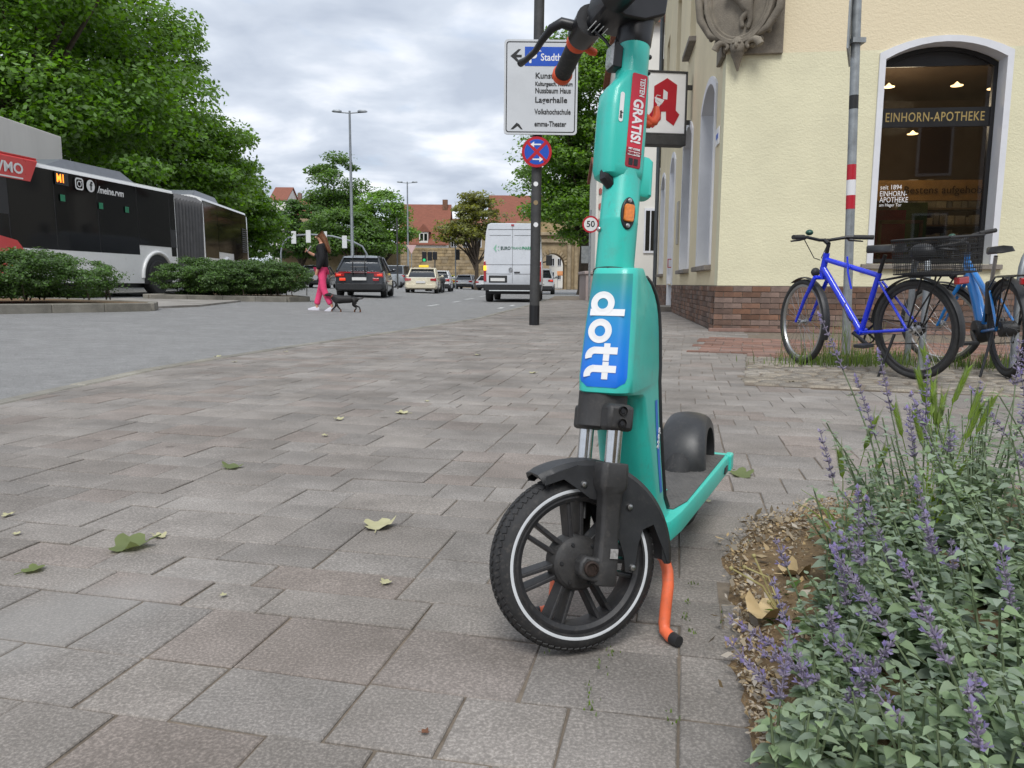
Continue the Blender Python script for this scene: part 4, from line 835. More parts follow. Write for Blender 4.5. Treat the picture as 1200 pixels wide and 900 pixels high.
nodes = [(-.02, .0, .05, .10), (.08, -.06, .05, .11), (-.10, .16, .06, .075), (-.14, .28, .06, .05), (-.05, .36, .06, .055), (.04, .32, .06, .03), (.12, -.2, .05, .06), (.04, -.3, .05, .035), (.06, -.40, .05, .03), (.16, -.3, .04, .035), (.12, -.42, .04, .03), (.02, .14, .06, .035), (.14, .12, .06, .025), (.12, .03, .06, .02), (.0, .22, .06, .03), (.16, .26, .06, .02), (.2, .04, .05, .03), (.28, .12, .05, .03), (.24, .24, .05, .02)]
me = skinmesh(nodes, [(0, 1), (0, 2), (2, 3), (3, 4), (4, 5), (1, 6), (6, 7), (7, 8), (1, 9), (9, 10), (2, 11), (11, 12), (12, 13), (2, 14), (14, 15), (1, 16), (16, 17), (17, 18)], 0, 2); me.transform(TE); me.materials.clear(); obj('relief_animal', me, OLDSTONE, EM, 80)
m = MB(TE)
for s in (-1, 1):
    sp3 = [(s * (.16 + (.13 - .017 * k) * math.cos(.55 * k)), -.62 + (.13 - .017 * k) * math.sin(.55 * k), .03) for k in range(8)]; m.tube(sp3, [.05, .05, .045, .04, .035, .03, .025, .02], 8)
    m.tube([(s * .16, -.50, .02), (s * .36, -.42, .02), (s * .50, -.2, 0), (s * .54, .1, 0), (s * .50, .4, 0)], [.04, .05, .055, .05, .04], 8)
m.build('scrollwork', OLDSTONE, EM, 60)
m = MB(TE); m.ball((0, -.60, .02), .10, .12, .08, 14); m.ball((0, -.61, .11), .022, .04, .03, 8); m.ball((-.04, -.57, .09), .02, seg=8); m.ball((.04, -.57, .09), .02, seg=8); m.tube([(0, -.68, .02), (0, -.78, .0), (0, -.90, -.03)], [.09, .05, .01], 10); m.build('mask', OLDSTONE, EM, 60)
m = MB(TE); jr = random.Random(5)
for k in range(26):
    a = 2 * math.pi * k / 26; m.ball((.49 * math.cos(a), .63 * math.sin(a), -.06), jr.uniform(.03, .06), jr.uniform(.03, .07), .07, 8)
m.build('leaf_rim', OLDSTONE, EM, 60)

# ---- pharmacy blade sign with red gothic A
c0 = at(774, 122, 14.9); AS = thing('pharmacy_sign', 'white box sign with red gothic letter A on street wall', 'sign', (c0.x, c0.y, c0.z), R(8))
TF = frame((0, 0, 0), (1, 0, 0), (0, 0, 1)); W2, H2 = .45, .54
m = MB(); m.box(-W2, W2, -.09, .09, -H2, H2); m.build('sign_box', mat('sign_acrylic', (.86, .86, .86), .35, var=.03), AS, None, bevel=.01)
m = MB(); 
for x0, x1, z0, z1 in ((-W2 - .03, W2 + .03, H2, H2 + .035), (-W2 - .03, W2 + .03, -H2 - .035, -H2), (-W2 - .03, -W2, -H2, H2), (W2, W2 + .03, -H2, H2)): m.box(x0, x1, -.11, .11, z0, z1)
m.build('sign_frame', POLE, AS, None, bevel=.006)
Zp = lambda x, y: ((x - 992) * .00222, (487 - y) * .00218)
Apoly = [(920, 352), (918, 520), (903, 560), (832, 652), (915, 695), (985, 622), (985, 558), (1027, 556), (1030, 625), (1097, 670), (1145, 578), (1112, 545), (1117, 335), (1030, 283)]
m = MB(); m.prism([Zp(*p) for p in Apoly], .0915, .097, TF); m.build('letter_a', SIGNR, AS, None)
m = MB(); m.prism([Zp(*p) for p in [(1000, 375), (1037, 398), (1035, 458), (997, 455)]], .0975, .099, TF); m.prism([Zp(*p) for p in [(925, 440), (1010, 462), (985, 500), (955, 505), (932, 480)]], .0975, .099, TF); m.prism([Zp(*p) for p in [(950, 500), (962, 500), (962, 560), (972, 585), (930, 585), (948, 560)]], .0975, .099, TF); m.build('chalice', WHITEP, AS, None)
m = MB(); m.tube([(*(Zp(*p)), .0995) for p in [(975, 430), (945, 425), (930, 455), (960, 475), (985, 490), (960, 520), (945, 545), (965, 560)]], .008, 6); m.v = [tuple(TF @ Vector(p)) for p in m.v]; m.build('snake', WHITEP, AS)
m = MB(); m.box(-W2, W2 + .02, -.14, .14, -H2 - .22, -H2 - .04); m.build('sign_underbox', POLE, AS, None, bevel=.01); m = MB(); m.box(W2 - .02, W2 + .22, -.05, .05, -.35, -.28); m.box(W2 - .02, W2 + .22, -.05, .05, .28, .35); m.build('bracket', POLE, AS, None)

# ---- sign post with direction board and no-stopping disc
b0 = gp(626, 381); Yp = b0.y; PO = thing('sign_post', 'dark grey post carrying white direction board and round no-stopping disc', 'sign post', (b0.x, b0.y, 0), 0)
tp_ = at(633, -60, Yp) - b0; kx = tp_.x / tp_.z
m = MB(); m.tube([(0, 0, 0), (kx * 5.2, 0, 5.2)], .075, 20); m.build('post', POLE, PO); m = MB(); m.tube([(0, 0, 0), (kx * .3, 0, .3)], .078, 20); m.build('post_foot', BLK2, PO)
fy = Yp - .13
def sp(px, py, off=0.0): q = at(px, py, fy - off); return Vector((q.x - b0.x, q.y - b0.y, q.z))
def rrect(x0, x1, z0, z1, rc):
    out = []
    for (cx, cz, a0) in ((x1 - rc, z1 - rc, 0), (x0 + rc, z1 - rc, 90), (x0 + rc, z0 + rc, 180), (x1 - rc, z0 + rc, 270)): out += [(cx + rc * math.cos(R(a0 + 22.5 * k)), cz + rc * math.sin(R(a0 + 22.5 * k))) for k in range(5)]
    return out
pTL, pBR = sp(591, 46), sp(676, 158); cxs, czs = (pTL.x + pBR.x) / 2, (pTL.z + pBR.z) / 2; hw_, hh_ = (pBR.x - pTL.x) / 2, (pTL.z - pBR.z) / 2; mpp = 2 * hw_ / 85
TS2 = frame((cxs, fy - Yp, czs), (1, 0, -.004), (0, 0, 1)); U = lambda px, py: ((px - 633.5) * mpp, (102 - py) * 2 * hh_ / 112)
m = MB(); m.prism(rrect(-hw_, hw_, -hh_, hh_, .05), -.03, 0, TS2); bd = m.build('direction_board', SIGNW, PO, 30)
a_, b_2 = rrect(-hw_ + .028, hw_ - .028, -hh_ + .028, hh_ - .028, .04), rrect(-hw_ + .042, hw_ - .042, -hh_ + .042, hh_ - .042, .03)
m = MB(TS2); m.add([(x, y, .002) for x, y in a_] + [(x, y, .002) for x, y in b_2], [(i, (i + 1) % 20, 20 + (i + 1) % 20, 20 + i) for i in range(20)]); m.build('black_border', BLACKP, bd, None)
(x0, y1), (x1, y0) = U(614.5, 54.5), U(671.5, 77); m = MB(); m.prism([(x0, y0), (x1, y0), (x1, y1), (x0, y1)], .001, .003, TS2); m.build('blue_field', BLUE2, bd, None)
m = MB(TS2)
for s in (1, -1): m.prism([U(598, 65.5), U(607, 65.5 - 8 * s), U(610, 65.5 - 8 * s), U(603.5, 65.5)], .001, .003)
(x0, y1), (x1, y0) = U(600, 64), U(611, 67); m.prism([(x0, y0), (x1, y0), (x1, y1), (x0, y1)], .0012, .0032); m.build('arrow', BLACKP, bd, None)
def stext(s_, px, py, wpx, hpx, m_, bold=.002): fit_text(s_, hpx * mpp / .72, m_, bd, TS2 @ Matrix.Translation((*U(px + wpx / 2, py), .0045)), wpx * mpp, ext=.001, bold=bold)
stext('P', 619, 68, 9, 12, WHITE, .004); stext('Stadthaus', 633, 67, 36, 8, WHITE)
m = MB(TS2); m.prism([U(626, 60), U(630, 57), U(634, 60)], .003, .0045); m.build('house_mark', WHITE, bd, None)
for s_, px, py, wd, hh in (('Kunsthalle', 627, 88.5, 37, 6.5), ('Kulturgesch. Museum', 627, 98, 43, 4.6), ('Nussbaum Haus', 627, 106, 41, 6), ('Lagerhalle', 627, 117, 37, 6.5), ('Volkshochschule', 626.5, 131, 42, 6), ('emma-Theater', 626.5, 145.5, 37, 6)): stext(s_, px, py, wd, hh, BLACKP)
m = MB(TS2); m.prism([U(599, 152), U(606, 144), U(609, 146), U(613, 152), U(611, 152), U(607, 148), U(602, 152)], .001, .003); m.build('roof_mark', BLACKP, bd, None)
cN = sp(629, 178); rN = 17.5 * mpp; TN = frame((cN.x, cN.y, cN.z), (1, 0, 0), (0, 0, 1))
m = MB(); m.lathe([(0, -.02), (rN, -.02), (rN, .0), (0, .0)], 40, TN); nd = m.build('no_stopping_disc', SIGNR, PO, 30)
m = MB(); m.lathe([(0, .001), (rN * .82, .001), (rN * .82, .003), (0, .003)], 40, TN); m.build('blue_disc', BLUE2, nd, 30)
m = MB(TN)
for a in (45, -45): m.box(-rN * .85, rN * .85, -rN * .10, rN * .10, .0035, .0045 + .0006 * (a > 0), Matrix.Rotation(R(a), 4, 'Z'))
m.build('red_cross', SIGNR, nd, None)
m = MB(TN)
for s, y in ((-1, rN * .48), (1, -rN * .48)):
    m.box(-rN * .28, rN * .28, y - rN * .045, y + rN * .045, .0055, .0065); m.prism([(s * rN * .42, y), (s * rN * .18, y + rN * .18), (s * rN * .18, y - rN * .18)], .0056, .0066)
m.build('white_arrows', WHITE, nd, None)
m = MB(TN)
for dx, dz in ((.0, .02), (.06, .03)): m.box(dx, dx + .02, dz, dz + .01, -.2, -.1)
for y_, c_ in ((215, WHITE), (263, WHITEP), (237, mat('worn_sticker_tan', H('8d7a5a'), .7))):
    q = sp(628, y_); mm = MB(); mm.lathe([(0, 0), (.035, 0)], 16, frame((q.x, -.0775, q.z), (1, 0, 0), (0, 0, 1))); mm.build('sticker', c_, PO, None)

# ---- 50 km/h sign on its post
b1 = at(692, 263, 27.6); SS = thing('speed_limit_sign', 'round red rimmed fifty sign on thin grey post', 'road sign', (b1.x, 27.6, 0))
m = MB(); m.tube([(0, 0, 0), (0, 0, b1.z + .5)], .035, 12); m.build('post', GALV, SS)
T5 = frame((0, -.06, b1.z), (1, 0, 0), (0, 0, 1)); m = MB(); m.lathe([(0, -.015), (.295, -.015), (.295, 0), (0, 0)], 40, T5); dsc = m.build('red_disc', SIGNR, SS, 30)
m = MB(); m.lathe([(0, .001), (.235, .001), (.235, .003), (0, .003)], 40, T5); m.build('white_disc', WHITEP, dsc, 30); text('50', .30, BLACKP, dsc, T5 @ Matrix.Translation((0, 0, .005)), bold=.006)
m = MB(); m.box(-.30, -.02, .04, .06, b1.z - 1.35, b1.z - .75); m.build('sign_back', GALV, SS, None)

# ---- banded steel pole by the bicycles
b2 = gp(991, 417); PB = thing('banded_pole', 'galvanised steel pole with red and white bands behind the bicycles', 'pole', (b2.x, b2.y, 0))
tp_ = at(1004, 10, b2.y) - b2; kx = tp_.x / tp_.z; pz = lambda py: at(1000, py, b2.y).z
m = MB(); m.tube([(0, 0, 0), (kx * 4, 0, 4)], .038, 20); m.build('post', GALV, PB)
for y0, y1, c_ in ((193, 211, SIGNR), (211, 229, WHITEP), (229, 245, SIGNR)):
    z0, z1 = pz(y1), pz(y0); m = MB(); m.tube([(kx * z0, 0, z0), (kx * z1, 0, z1)], .0392, 20, cap=False); m.build('band', c_, PB)
z0 = pz(66); m = MB(); T_ = Matrix.Rotation(R(-25), 4, 'Z'); m.box(kx * z0 - .055, kx * z0 - .040, -.30, .30, z0, z0 + .9, T_); m.build('sign_plate', GALV, PB, None, bevel=.004); m = MB(); m.box(kx * z0 - .052, kx * z0 + .06, -.06, .06, z0 + .1, z0 + .14); m.build('clamp', GALV, PB, None)
m = MB(); m.tube([(kx * pz(128), 0, pz(128)), (kx * pz(112), 0, pz(112))], .0388, 20, cap=False); m.build('sticker', BLACKP, PB)

# ============================================================ OTHER HOUSES
def house(name, label, x0, x1, y0, y1, h, wall, roofm, ridge, group=None, axis='x', z0=0, wins=(), overhang=.3, cat='house'):
    r_ = thing(name, label, cat, ((x0 + x1) / 2, (y0 + y1) / 2, z0), 0, group); a, b = (x1 - x0) / 2, (y1 - y0) / 2
    m = MB(); m.box(-a, a, -b, b, 0, h); 
    if axis == 'x': m.add([(-a, -b, h), (-a, b, h), (-a, 0, h + ridge), (a, -b, h), (a, b, h), (a, 0, h + ridge)], [(0, 2, 1), (3, 4, 5)])
    else: m.add([(-a, -b, h), (a, -b, h), (0, -b, h + ridge), (-a, b, h), (a, b, h), (0, b, h + ridge)], [(0, 1, 2), (3, 5, 4)])
    m.build('wall', wall, r_, None, fix=False)
    o_ = overhang; m = MB()
    if axis == 'x':
        for s in (-1, 1): m.add([(-a - o_, s * (b + o_), h - ridge * o_ / b), (a + o_, s * (b + o_), h - ridge * o_ / b), (a + o_, 0, h + ridge + .02), (-a - o_, 0, h + ridge + .02), (-a - o_, s * (b + o_), h - ridge * o_ / b + .18), (a + o_, s * (b + o_), h - ridge * o_ / b + .18), (a + o_, 0, h + ridge + .2), (-a - o_, 0, h + ridge + .2)], [(0, 1, 2, 3), (4, 7, 6, 5), (0, 4, 5, 1), (0, 3, 7, 4), (1, 5, 6, 2)])
    else:
        for s in (-1, 1): m.add([(s * (a + o_), -b - o_, h - ridge * o_ / a), (s * (a + o_), b + o_, h - ridge * o_ / a), (0, b + o_, h + ridge + .02), (0, -b - o_, h + ridge + .02), (s * (a + o_), -b - o_, h - ridge * o_ / a + .18), (s * (a + o_), b + o_, h - ridge * o_ / a + .18), (0, b + o_, h + ridge + .2), (0, -b - o_, h + ridge + .2)], [(0, 1, 2, 3), (4, 7, 6, 5), (0, 4, 5, 1), (0, 3, 7, 4), (1, 5, 6, 2)])
    rf = m.build('roof', roofm, r_, None)
    for (xw, zw, ww, hw2) in wins:
        m = MB(); m.box(xw - ww / 2, xw + ww / 2, -b - .06, -b + .05, zw, zw + hw2); f_ = m.build('window', WINW, r_, None)
        for s in (-1, 1):
            m = MB(); m.box(xw + s * ww * .22 - ww * .17, xw + s * ww * .22 + ww * .17, -b - .075, -b - .04, zw + .1, zw + hw2 - .1); m.build('pane', GLASSK, f_, None)
    return r_, rf
ROOF = mat('red_roof_tiles', H('83503f'), .85, var=.2, scale=2.2, bump=.05, bscale=3, stretch=(1, 1, 5), dirt=.2)
CREAM = mat('white_render', H('d8d5cd'), .85, var=.06, scale=.6, dirt=.05); TAN = mat('tan_render', H('9c8a6f'), .9, var=.15, scale=.7, dirt=.1); PINK = mat('pink_stone', H('a89a96'), .85, var=.1, scale=2, dirt=.1)
# white town house beyond the pharmacy with red ornament panels and stone garden wall
r_, rf = house('town_house', 'white town house with red ornament panels beyond the pharmacy', 3.5, 4.95, 33, 36, 5.2, CREAM, ROOF, .7, wins=[(-.1, 1.9, .7, 1.8)], overhang=.12)
ORN = mat('red_ornament', H('a8605a'), .8, var=.2, scale=6)
for k in range(5):
    for x in (-.58,):
        m = MB(); T = Matrix.Translation((x, -1.53, 2.0 + .62 * k)) @ Matrix.Rotation(R(45), 4, 'Y'); m.box(-.10, .10, -.02, .02, -.10, .10, T); m.build('ornament', ORN, r_, None)
house('tall_white_house', 'tall plain white house wall between pharmacy and ornamented house', 5.0, 8.4, 32, 42, 11, CREAM, ROOF, 3, wins=[(-1.1, 1.9, .5, 1.8), (-.6, 5.2, .5, 1.8), (-.6, 8, .5, 1.6)])
for x in (-.76, -.46): m = MB(); m.box(x, x + .10, -1.62, -1.45, 1.2, 5.2); m.build('pilaster', CREAM, r_, None)
gw = thing('garden_wall', 'low pinkish stone wall with coping beside the pavement', 'wall', (3.0, 30, 0)); m = MB(); m.box(-.17, 1.9, 0, 2.9, 0, 1.0); m.build('wall', PINK, gw, None); m = MB(); m.box(-.23, 1.96, -.06, 2.96, 1.0, 1.12); m.build('coping', PINK, gw, None, bevel=.02)

# ============================================================ OLD TOWN WALL, GATE AND HOUSES BEHIND
SAND = stonemat('sandstone', H('8f7d61'), H('a8967a'), speck=.2, scale=1.2, rnd=.12, bump=.02, bscale=6)
def pxX(px, Y): return (px - 600) / FPX * Y * .99
tw = thing('town_wall', 'long old sandstone wall across the end of the road', 'wall', (0, 95, 0)); wx0, wx1 = pxX(440, 95), pxX(606, 95)
m = MB(); m.box(wx0, wx1, 0, .9, -.2, 4.6); m.build('wall_core', SAND, tw, None)
m = MB(); m.box(wx0 - .1, wx1, -.12, 1.0, 4.6, 4.85); m.build('coping', SAND, tw, None)
m = MB(); wr = random.Random(4); z = 0.0
while z < 4.55:
    h = wr.uniform(.3, .45); x = wx0
    while x < wx1: l_ = wr.uniform(.5, 1.1); m.box(x + .02, min(x + l_, wx1) - .02, -.05 - wr.uniform(0, .04), .05, z + .02, min(z + h, 4.58) - .02); x += l_
    z += h
stuff(m.build('wall_stones', SAND, tw, None))
tw2 = thing('bastion_wall', 'lower stretch of dark sandstone wall behind the signal arch', 'wall', (0, 82, 0)); m = MB(); m.box(pxX(328, 82), pxX(468, 82), 0, 1, -.2, 4.1 + .4); m.build('wall_core', SAND, tw2, None); m = MB(); m.box(pxX(328, 82), pxX(468, 82), -.1, 1.1, 4.5, 4.7); m.build('coping', SAND, tw2, None)
# gate: arch opening through a sandstone block
GY = 88; gx0, gx1 = pxX(603, GY), pxX(712, GY); ga, gb = pxX(633, GY), pxX(660.5, GY); gh = at(650, 297, GY).z
gt_ = thing('town_gate', 'sandstone town gate with round arch at the road end', 'gate', (0, GY, 0)); TG = frame((0, 0, 0), (1, 0, 0), (0, 0, 1)); rad = (gb - ga) / 2; cxg = (ga + gb) / 2; zs_ = gh - rad
ao = [(ga, .02), (gb, .02)] + [(cxg + rad * math.cos(math.pi * k / 16), zs_ + rad * math.sin(math.pi * k / 16)) for k in range(17)]
fillwall([(gx0, -.2), (gx1, -.2), (gx1, 6.0), (gx0, 6.0)], [ao], 3.0, TG, 'gate_block', SAND, gt_)
m = MB(); m.box(gx0 - .2, gx1 + .2, -.3, 3.3, 5.2, 5.55); m.box(gx0 - .3, gx1 + .3, -.4, 3.4, 6.0, 6.35); m.box(gx0 + .1, gx1 - .1, 0.1, 2.9, 6.35, 7.6); m.build('cornice', SAND, gt_, None, bevel=.03)
for x in (ga - 1.15, ga - .6, gb + .5, gb + 1.3): m = MB(); m.tube([(x, -.15, 0), (x, -.15, 5.2)], .26, 12); m.build('pilaster', SAND, gt_)
for k in range(15):
    a = math.pi * (k + .5) / 15; T = Matrix.Translation((cxg, 0, zs_)) @ Matrix.Rotation(-a, 4, 'Y'); m = MB(); m.box(rad + .02, rad + .48, -.1, .1, -.2 * rad * .45, .2 * rad * .45, T); m.build('voussoir', SAND, gt_, None, bevel=.02)
r_, rf = house('white_house', 'bright white house seen through the town gate arch', pxX(622, 118), pxX(668, 118), 116, 124, 9, CREAM, ROOF, 3, wins=[(x, z, .55, 1.2) for x in (-1.9, -.9, .1, 1.1, 2.1) for z in (1.2, 3.2, 5.2)])
aw = thing('shop_awning', 'orange shop awning beyond the town gate arch', 'awning', (pxX(655.5, 110), 110, 0)); m = MB(); m.add([(-.4, 0, 1.9), (.5, 0, 1.9), (.5, 1.0, 2.4), (-.4, 1.0, 2.4), (-.4, 0, 1.75), (.5, 0, 1.75)], [(0, 1, 2, 3), (0, 4, 5, 1)]); m.build('canvas', mat('awning_orange', H('b57a4c'), .8), aw, None); m = MB(); m.tube([(-.38, 0, 0), (-.38, 0, 1.85)], .03, 6); m.tube([(.48, 0, 0), (.48, 0, 1.85)], .03, 6); m.build('awning_post', GALV, aw)
# houses over the wall
r_, rf = house('gabled_house', 'red roofed house with white gable behind the town wall', pxX(470, 108), pxX(524, 108), 106, 116, 6.0, CREAM, ROOF, 5.4)
m = MB(); m.box(2.3, 3.0, -.8, -.2, 10.4, 12.2); m.build('chimney', BRICK, rf, None)
m = MB(); m.box(-.5, .7, -5.2, -2.9, 6.0, 7.6); dm = m.build('dormer', CREAM, rf, None); 
m = MB(); m.add([(-.8, -5.35, 7.45), (1.0, -5.35, 7.45), (.1, -5.35, 8.5), (-.8, -2.6, 7.45), (1.0, -2.6, 7.45), (.1, -2.6, 8.5)], [(0, 1, 2), (3, 5, 4), (0, 2, 5, 3), (1, 4, 5, 2), (0, 3, 4, 1)]); m.build('dormer_roof', ROOF, rf, None)
for x in (-.15, .4): m = MB(); m.box(x - .2, x + .2, -5.24, -5.18, 6.3, 7.2); m.build('dormer_pane', GLASSK, rf, None)
r_, rf = house('brown_house', 'tan house with tall white windows and red roof behind wall', pxX(522, 112), pxX(578, 112), 110, 118, 8.5, TAN, ROOF, 1.2, wins=[(x, 5.6, .85, 1.7) for x in (-2.2, -.5, 1.3, 3.0)])
r_, rf = house('steep_roof_house', 'house with steep red roof and chimney behind the delivery van', pxX(573, 114), pxX(642, 114), 112, 124, 8.6, TAN, ROOF, 4.9, wins=[(x, 5.6, .9, 1.7) for x in (-3, -1.2, .6)])
m = MB(); m.box(1.6, 2.3, -2.2, -1.4, 9.6, 13.2); m.build('chimney', BRICK, rf, None); m = MB(); m.box(.2, .9, -3.4, -2.8, 10.5, 11.3); m.build('skylight', WINW, rf, None)
r_, rf = house('far_white_house', 'distant white house with red roof between the trees', pxX(322, 170), pxX(340, 170), 168, 178, 18.0, CREAM, ROOF, 3.0, axis='x')
r_, rf = house('far_red_house', 'distant house with broad red roof and chimneys behind trees', pxX(336, 176), pxX(368, 176), 174, 184, 15.5, TAN, ROOF, 3.6)
for x in (-1.0, 1.6): m = MB(); m.box(x, x + .8, -.4, .4, 18.4, 20.6); m.build('chimney', BRICK, rf, None)
# concrete block above the bus
cw = thing('concrete_wall', 'tall pale concrete wall block rising behind the bus', 'wall', (0, 0, 0)); cA, cB = Vector((-13.6, 14.0)), Vector((-13.9, 24.4))
CONC = mat('pale_concrete', H('cfccc6'), .85, var=.08, scale=.5, stretch=(1, 1, .15), dirt=.12, bump=.003, bscale=30)
n_ = Vector((-1, 0)); zt = 5.0; gA, gB = gz(cA.x), gz(cB.x)
m = MB(); V = []
for z in (-.1, zt): V += [(cA.x, cA.y, z), (cB.x, cB.y, z), (cB.x - 4, cB.y, z), (cA.x - 4, cA.y, z)]
m.add(V, [(3, 2, 1, 0), (4, 5, 6, 7), (0, 1, 5, 4), (1, 2, 6, 5), (2, 3, 7, 6), (3, 0, 4, 7)]); m.build('concrete_block', CONC, cw, None, bevel=.03)

# house behind the photographer, mirrored in the shop window and the bus
r_, rf = house('sandstone_house', 'brown sandstone house across the side street mirrored in shop glass', -2, 16, -26, -16, 11, SAND, ROOF, 4)
for x in range(-7, 9, 3):
    for z in (1.2, 5.4):
        m = MB(); m.box(x - .7, x + .7, 4.97, 5.08, z, z + 2.6); f_ = m.build('window', WINW, r_, None); m = MB(); m.box(x - .6, x + .6, 5.06, 5.1, z + .1, z + 2.5); m.build('pane', GLASSK, f_, None)

# ============================================================ TREES AND SHRUBS
BARK = mat('bark', H('4a4036'), .95, var=.3, scale=6, bump=.02, bscale=18)
LF = [leafmat('leaf_maple', (.125, .250, .036), .34, .3), leafmat('leaf_lime', (.155, .285, .052), .36, .28), leafmat('leaf_dark', (.085, .165, .042), .35, .3), leafmat('leaf_bronze', (.21, .225, .065), .4, .35), leafmat('leaf_plane', (.115, .205, .05), .4, .28)]
def crown_points(blobs, nclump, nleaf, csize, shell=.55):
    P = []; Nn = []; C_ = []
    vol = np.array([b[3] * b[4] * b[5] for b in blobs]) ** .75; pick = rng.choice(len(blobs), nclump, p=vol / vol.sum())
    for bi in pick:
        b = np.array(blobs[bi]); d = rng.normal(0, 1, 3); d /= np.linalg.norm(d); rad = rng.uniform(shell, 1.0) ** .6
        c = b[:3] + d * b[3:] * rad; k = max(6, int(nleaf / nclump * rng.uniform(.5, 1.5))); s = csize * rng.uniform(.6, 1.4)
        q = rng.normal(0, 1, (k, 3)); q /= np.linalg.norm(q, axis=1)[:, None]; q *= (rng.uniform(0, 1, k) ** .45)[:, None]
        P.append(c + q * s * np.array([1.25, 1.25, .48])); Nn.append(q * .45 + d * .3 + np.array([0, 0, 1.0])); C_.append(c)
    return np.concatenate(P), np.concatenate(Nn), np.array(C_)
def tree(name, label, base, blobs, nclump, nleaf, csize, lsize, lm, trunk_r, fork, group=None, limbs=12, shell=.55):
    """blobs: ellipsoids (x,y,z,rx,ry,rz) relative to the base"""
    r_ = thing(name, label, 'tree', base, 0, group); P, Nn, C_ = crown_points(blobs, nclump, nleaf, csize, shell)
    obj('crown', leafmesh('crown', P, Nn, lsize, lm), None, r_, None)
    top = np.mean([b[:3] for b in blobs], axis=0); tr_ = random.Random(len(label))
    m = MB(); m.tube([(0, 0, -.2), (.03, 0, .3), (.05, .02, fork * .6), (.08, 0, fork), (top[0] * .5, top[1] * .5, (fork + top[2]) / 2), (top[0], top[1], top[2] + blobs[0][5] * .3)], [trunk_r * 1.35, trunk_r * 1.05, trunk_r * .9, trunk_r * .8, trunk_r * .5, trunk_r * .12], 12)
    sel = rng.choice(len(C_), min(limbs, len(C_)), replace=False)
    for c in C_[sel]:
        h = tr_.uniform(.55, 1.0) * fork + max(0, (c[2] - fork)) * tr_.uniform(.0, .35); s0 = Vector((.06, 0, h)); e_ = Vector(c); mid = s0.lerp(e_, .5) + Vector((0, 0, .12 * (e_ - s0).length * tr_.uniform(-.3, 1)))
        m.tube([s0, s0.lerp(mid, .55), mid, e_], [trunk_r * .5, trunk_r * .38, trunk_r * .26, trunk_r * .07], 6)
    m.build('trunk', BARK, r_, 60); return r_
def T_at(px, Y, z=None): x = pxX(px, Y); return (x, Y, gz(x) - .03 if z is None else z)
GRP = None
b = T_at(30, 29); tree('maple_tree', 'huge dense maple towering behind the concrete block and bus', b, [(0, 0, 10.5, 5.0, 4.5, 5.0), (3.2, -.5, 8.2, 3.4, 3.2, 3.6), (-4, 0, 9, 4, 4, 4.5), (2.4, 0, 13.0, 3.2, 3, 3.4), (-1, -1, 6.2, 5, 3, 2.4), (3.0, -.5, 5.0, 2.6, 2.4, 2.0)], 170, 110000, 1.45, .20, LF[0], .42, 4.5, limbs=22, shell=.7)
b = T_at(179, 37); tree('maple_tree', 'broad maple with layered crown behind the joint of the bus', b, [(-.9, 0, 10.2, 2.9, 3.2, 3.8), (1.7, 0, 7.4, 2.4, 2.8, 2.9), (-2.8, 0, 9.4, 3, 3, 3.4), (-2.4, 0, 13.0, 2.0, 2.2, 2.4), (1.0, -.5, 5.2, 3.8, 3, 2.6), (-2.4, -.5, 4.8, 3.2, 2.8, 2.4)], 165, 92000, 1.3, .21, LF[1], .38, 4.2, limbs=22, shell=.7)
b = T_at(261, 43); tree('maple_tree', 'smaller round maple standing beyond the tail of the bus', b, [(0, 0, 5.2, 2.3, 2.4, 2.7), (-1.2, 0, 7.2, 1.9, 2, 2.2), (.9, 0, 3.4, 1.9, 2, 1.8), (-1.2, 0, 3.2, 2.2, 2.2, 1.8)], 90, 40000, 1.1, .21, LF[0], .25, 2.4, shell=.7)
b = T_at(392, 84); tree('lime_tree', 'tall dark lime tree behind the street lamp', b, [(0, 0, 10.5, 2.7, 2.7, 3.6), (.2, 0, 7, 3, 3, 3)], 70, 16000, 1.15, .30, LF[4], .3, 4)
b = T_at(446, 78); tree('lime_tree', 'bright green bushy lime tree right of the street lamp', b, [(0, 0, 7.0, 2.6, 2.6, 2.9), (1.2, 0, 5.2, 1.9, 2, 2.0), (-1.3, 0, 5.4, 2, 2, 2.2)], 75, 18000, 1.0, .28, LF[1], .28, 3)
b = T_at(352, 80); tree('lime_tree', 'dark low tree mass behind the traffic signal arch', b, [(0, 0, 5.6, 2.8, 2.4, 2.9), (-1.7, 0, 4.6, 2.0, 2, 2.2), (2.4, 0, 4.5, 2.4, 2, 2.5)], 80, 17000, 1.0, .30, LF[2], .28, 2.4)
b = T_at(414, 74); tree('lime_tree', 'greyish green rounded tree behind the dark car', b, [(0, 0, 4.9, 2.7, 2.2, 2.2), (-2.2, 0, 5.2, 2.0, 2, 2.3), (1.9, 0, 4.0, 1.6, 1.8, 1.4)], 75, 17000, .95, .28, LF[4], .25, 2.2)
b = T_at(557, 72); tree('bronze_tree', 'thin tree with yellowish bronze leaves in front of the town wall', b, [(0, 0, 6.6, 2.6, 2.2, 2.4), (-1.8, 0, 5.2, 1.8, 1.7, 1.4), (1.9, 0, 5.3, 1.8, 1.7, 1.3), (-.3, 0, 8.0, 1.6, 1.6, 1.0)], 130, 10500, .7, .28, LF[3], .2, 2.6, limbs=26, shell=.2)
b = (4.25, 47, -.02); tree('plane_tree', 'tall leafy plane tree behind the direction board', b, [(1.0, 0, 11.0, 4.2, 4, 4.8), (-1.2, 0, 7.4, 2.6, 2.8, 3.0), (-1.2, 0, 11.4, 2.4, 2.6, 3.2), (-.4, -.5, 4.8, 2.4, 2.4, 1.7), (-2.4, 0, 5.8, 1.4, 1.5, 1.4)], 210, 80000, 1.15, .21, LF[1], .33, 3.6, limbs=22)
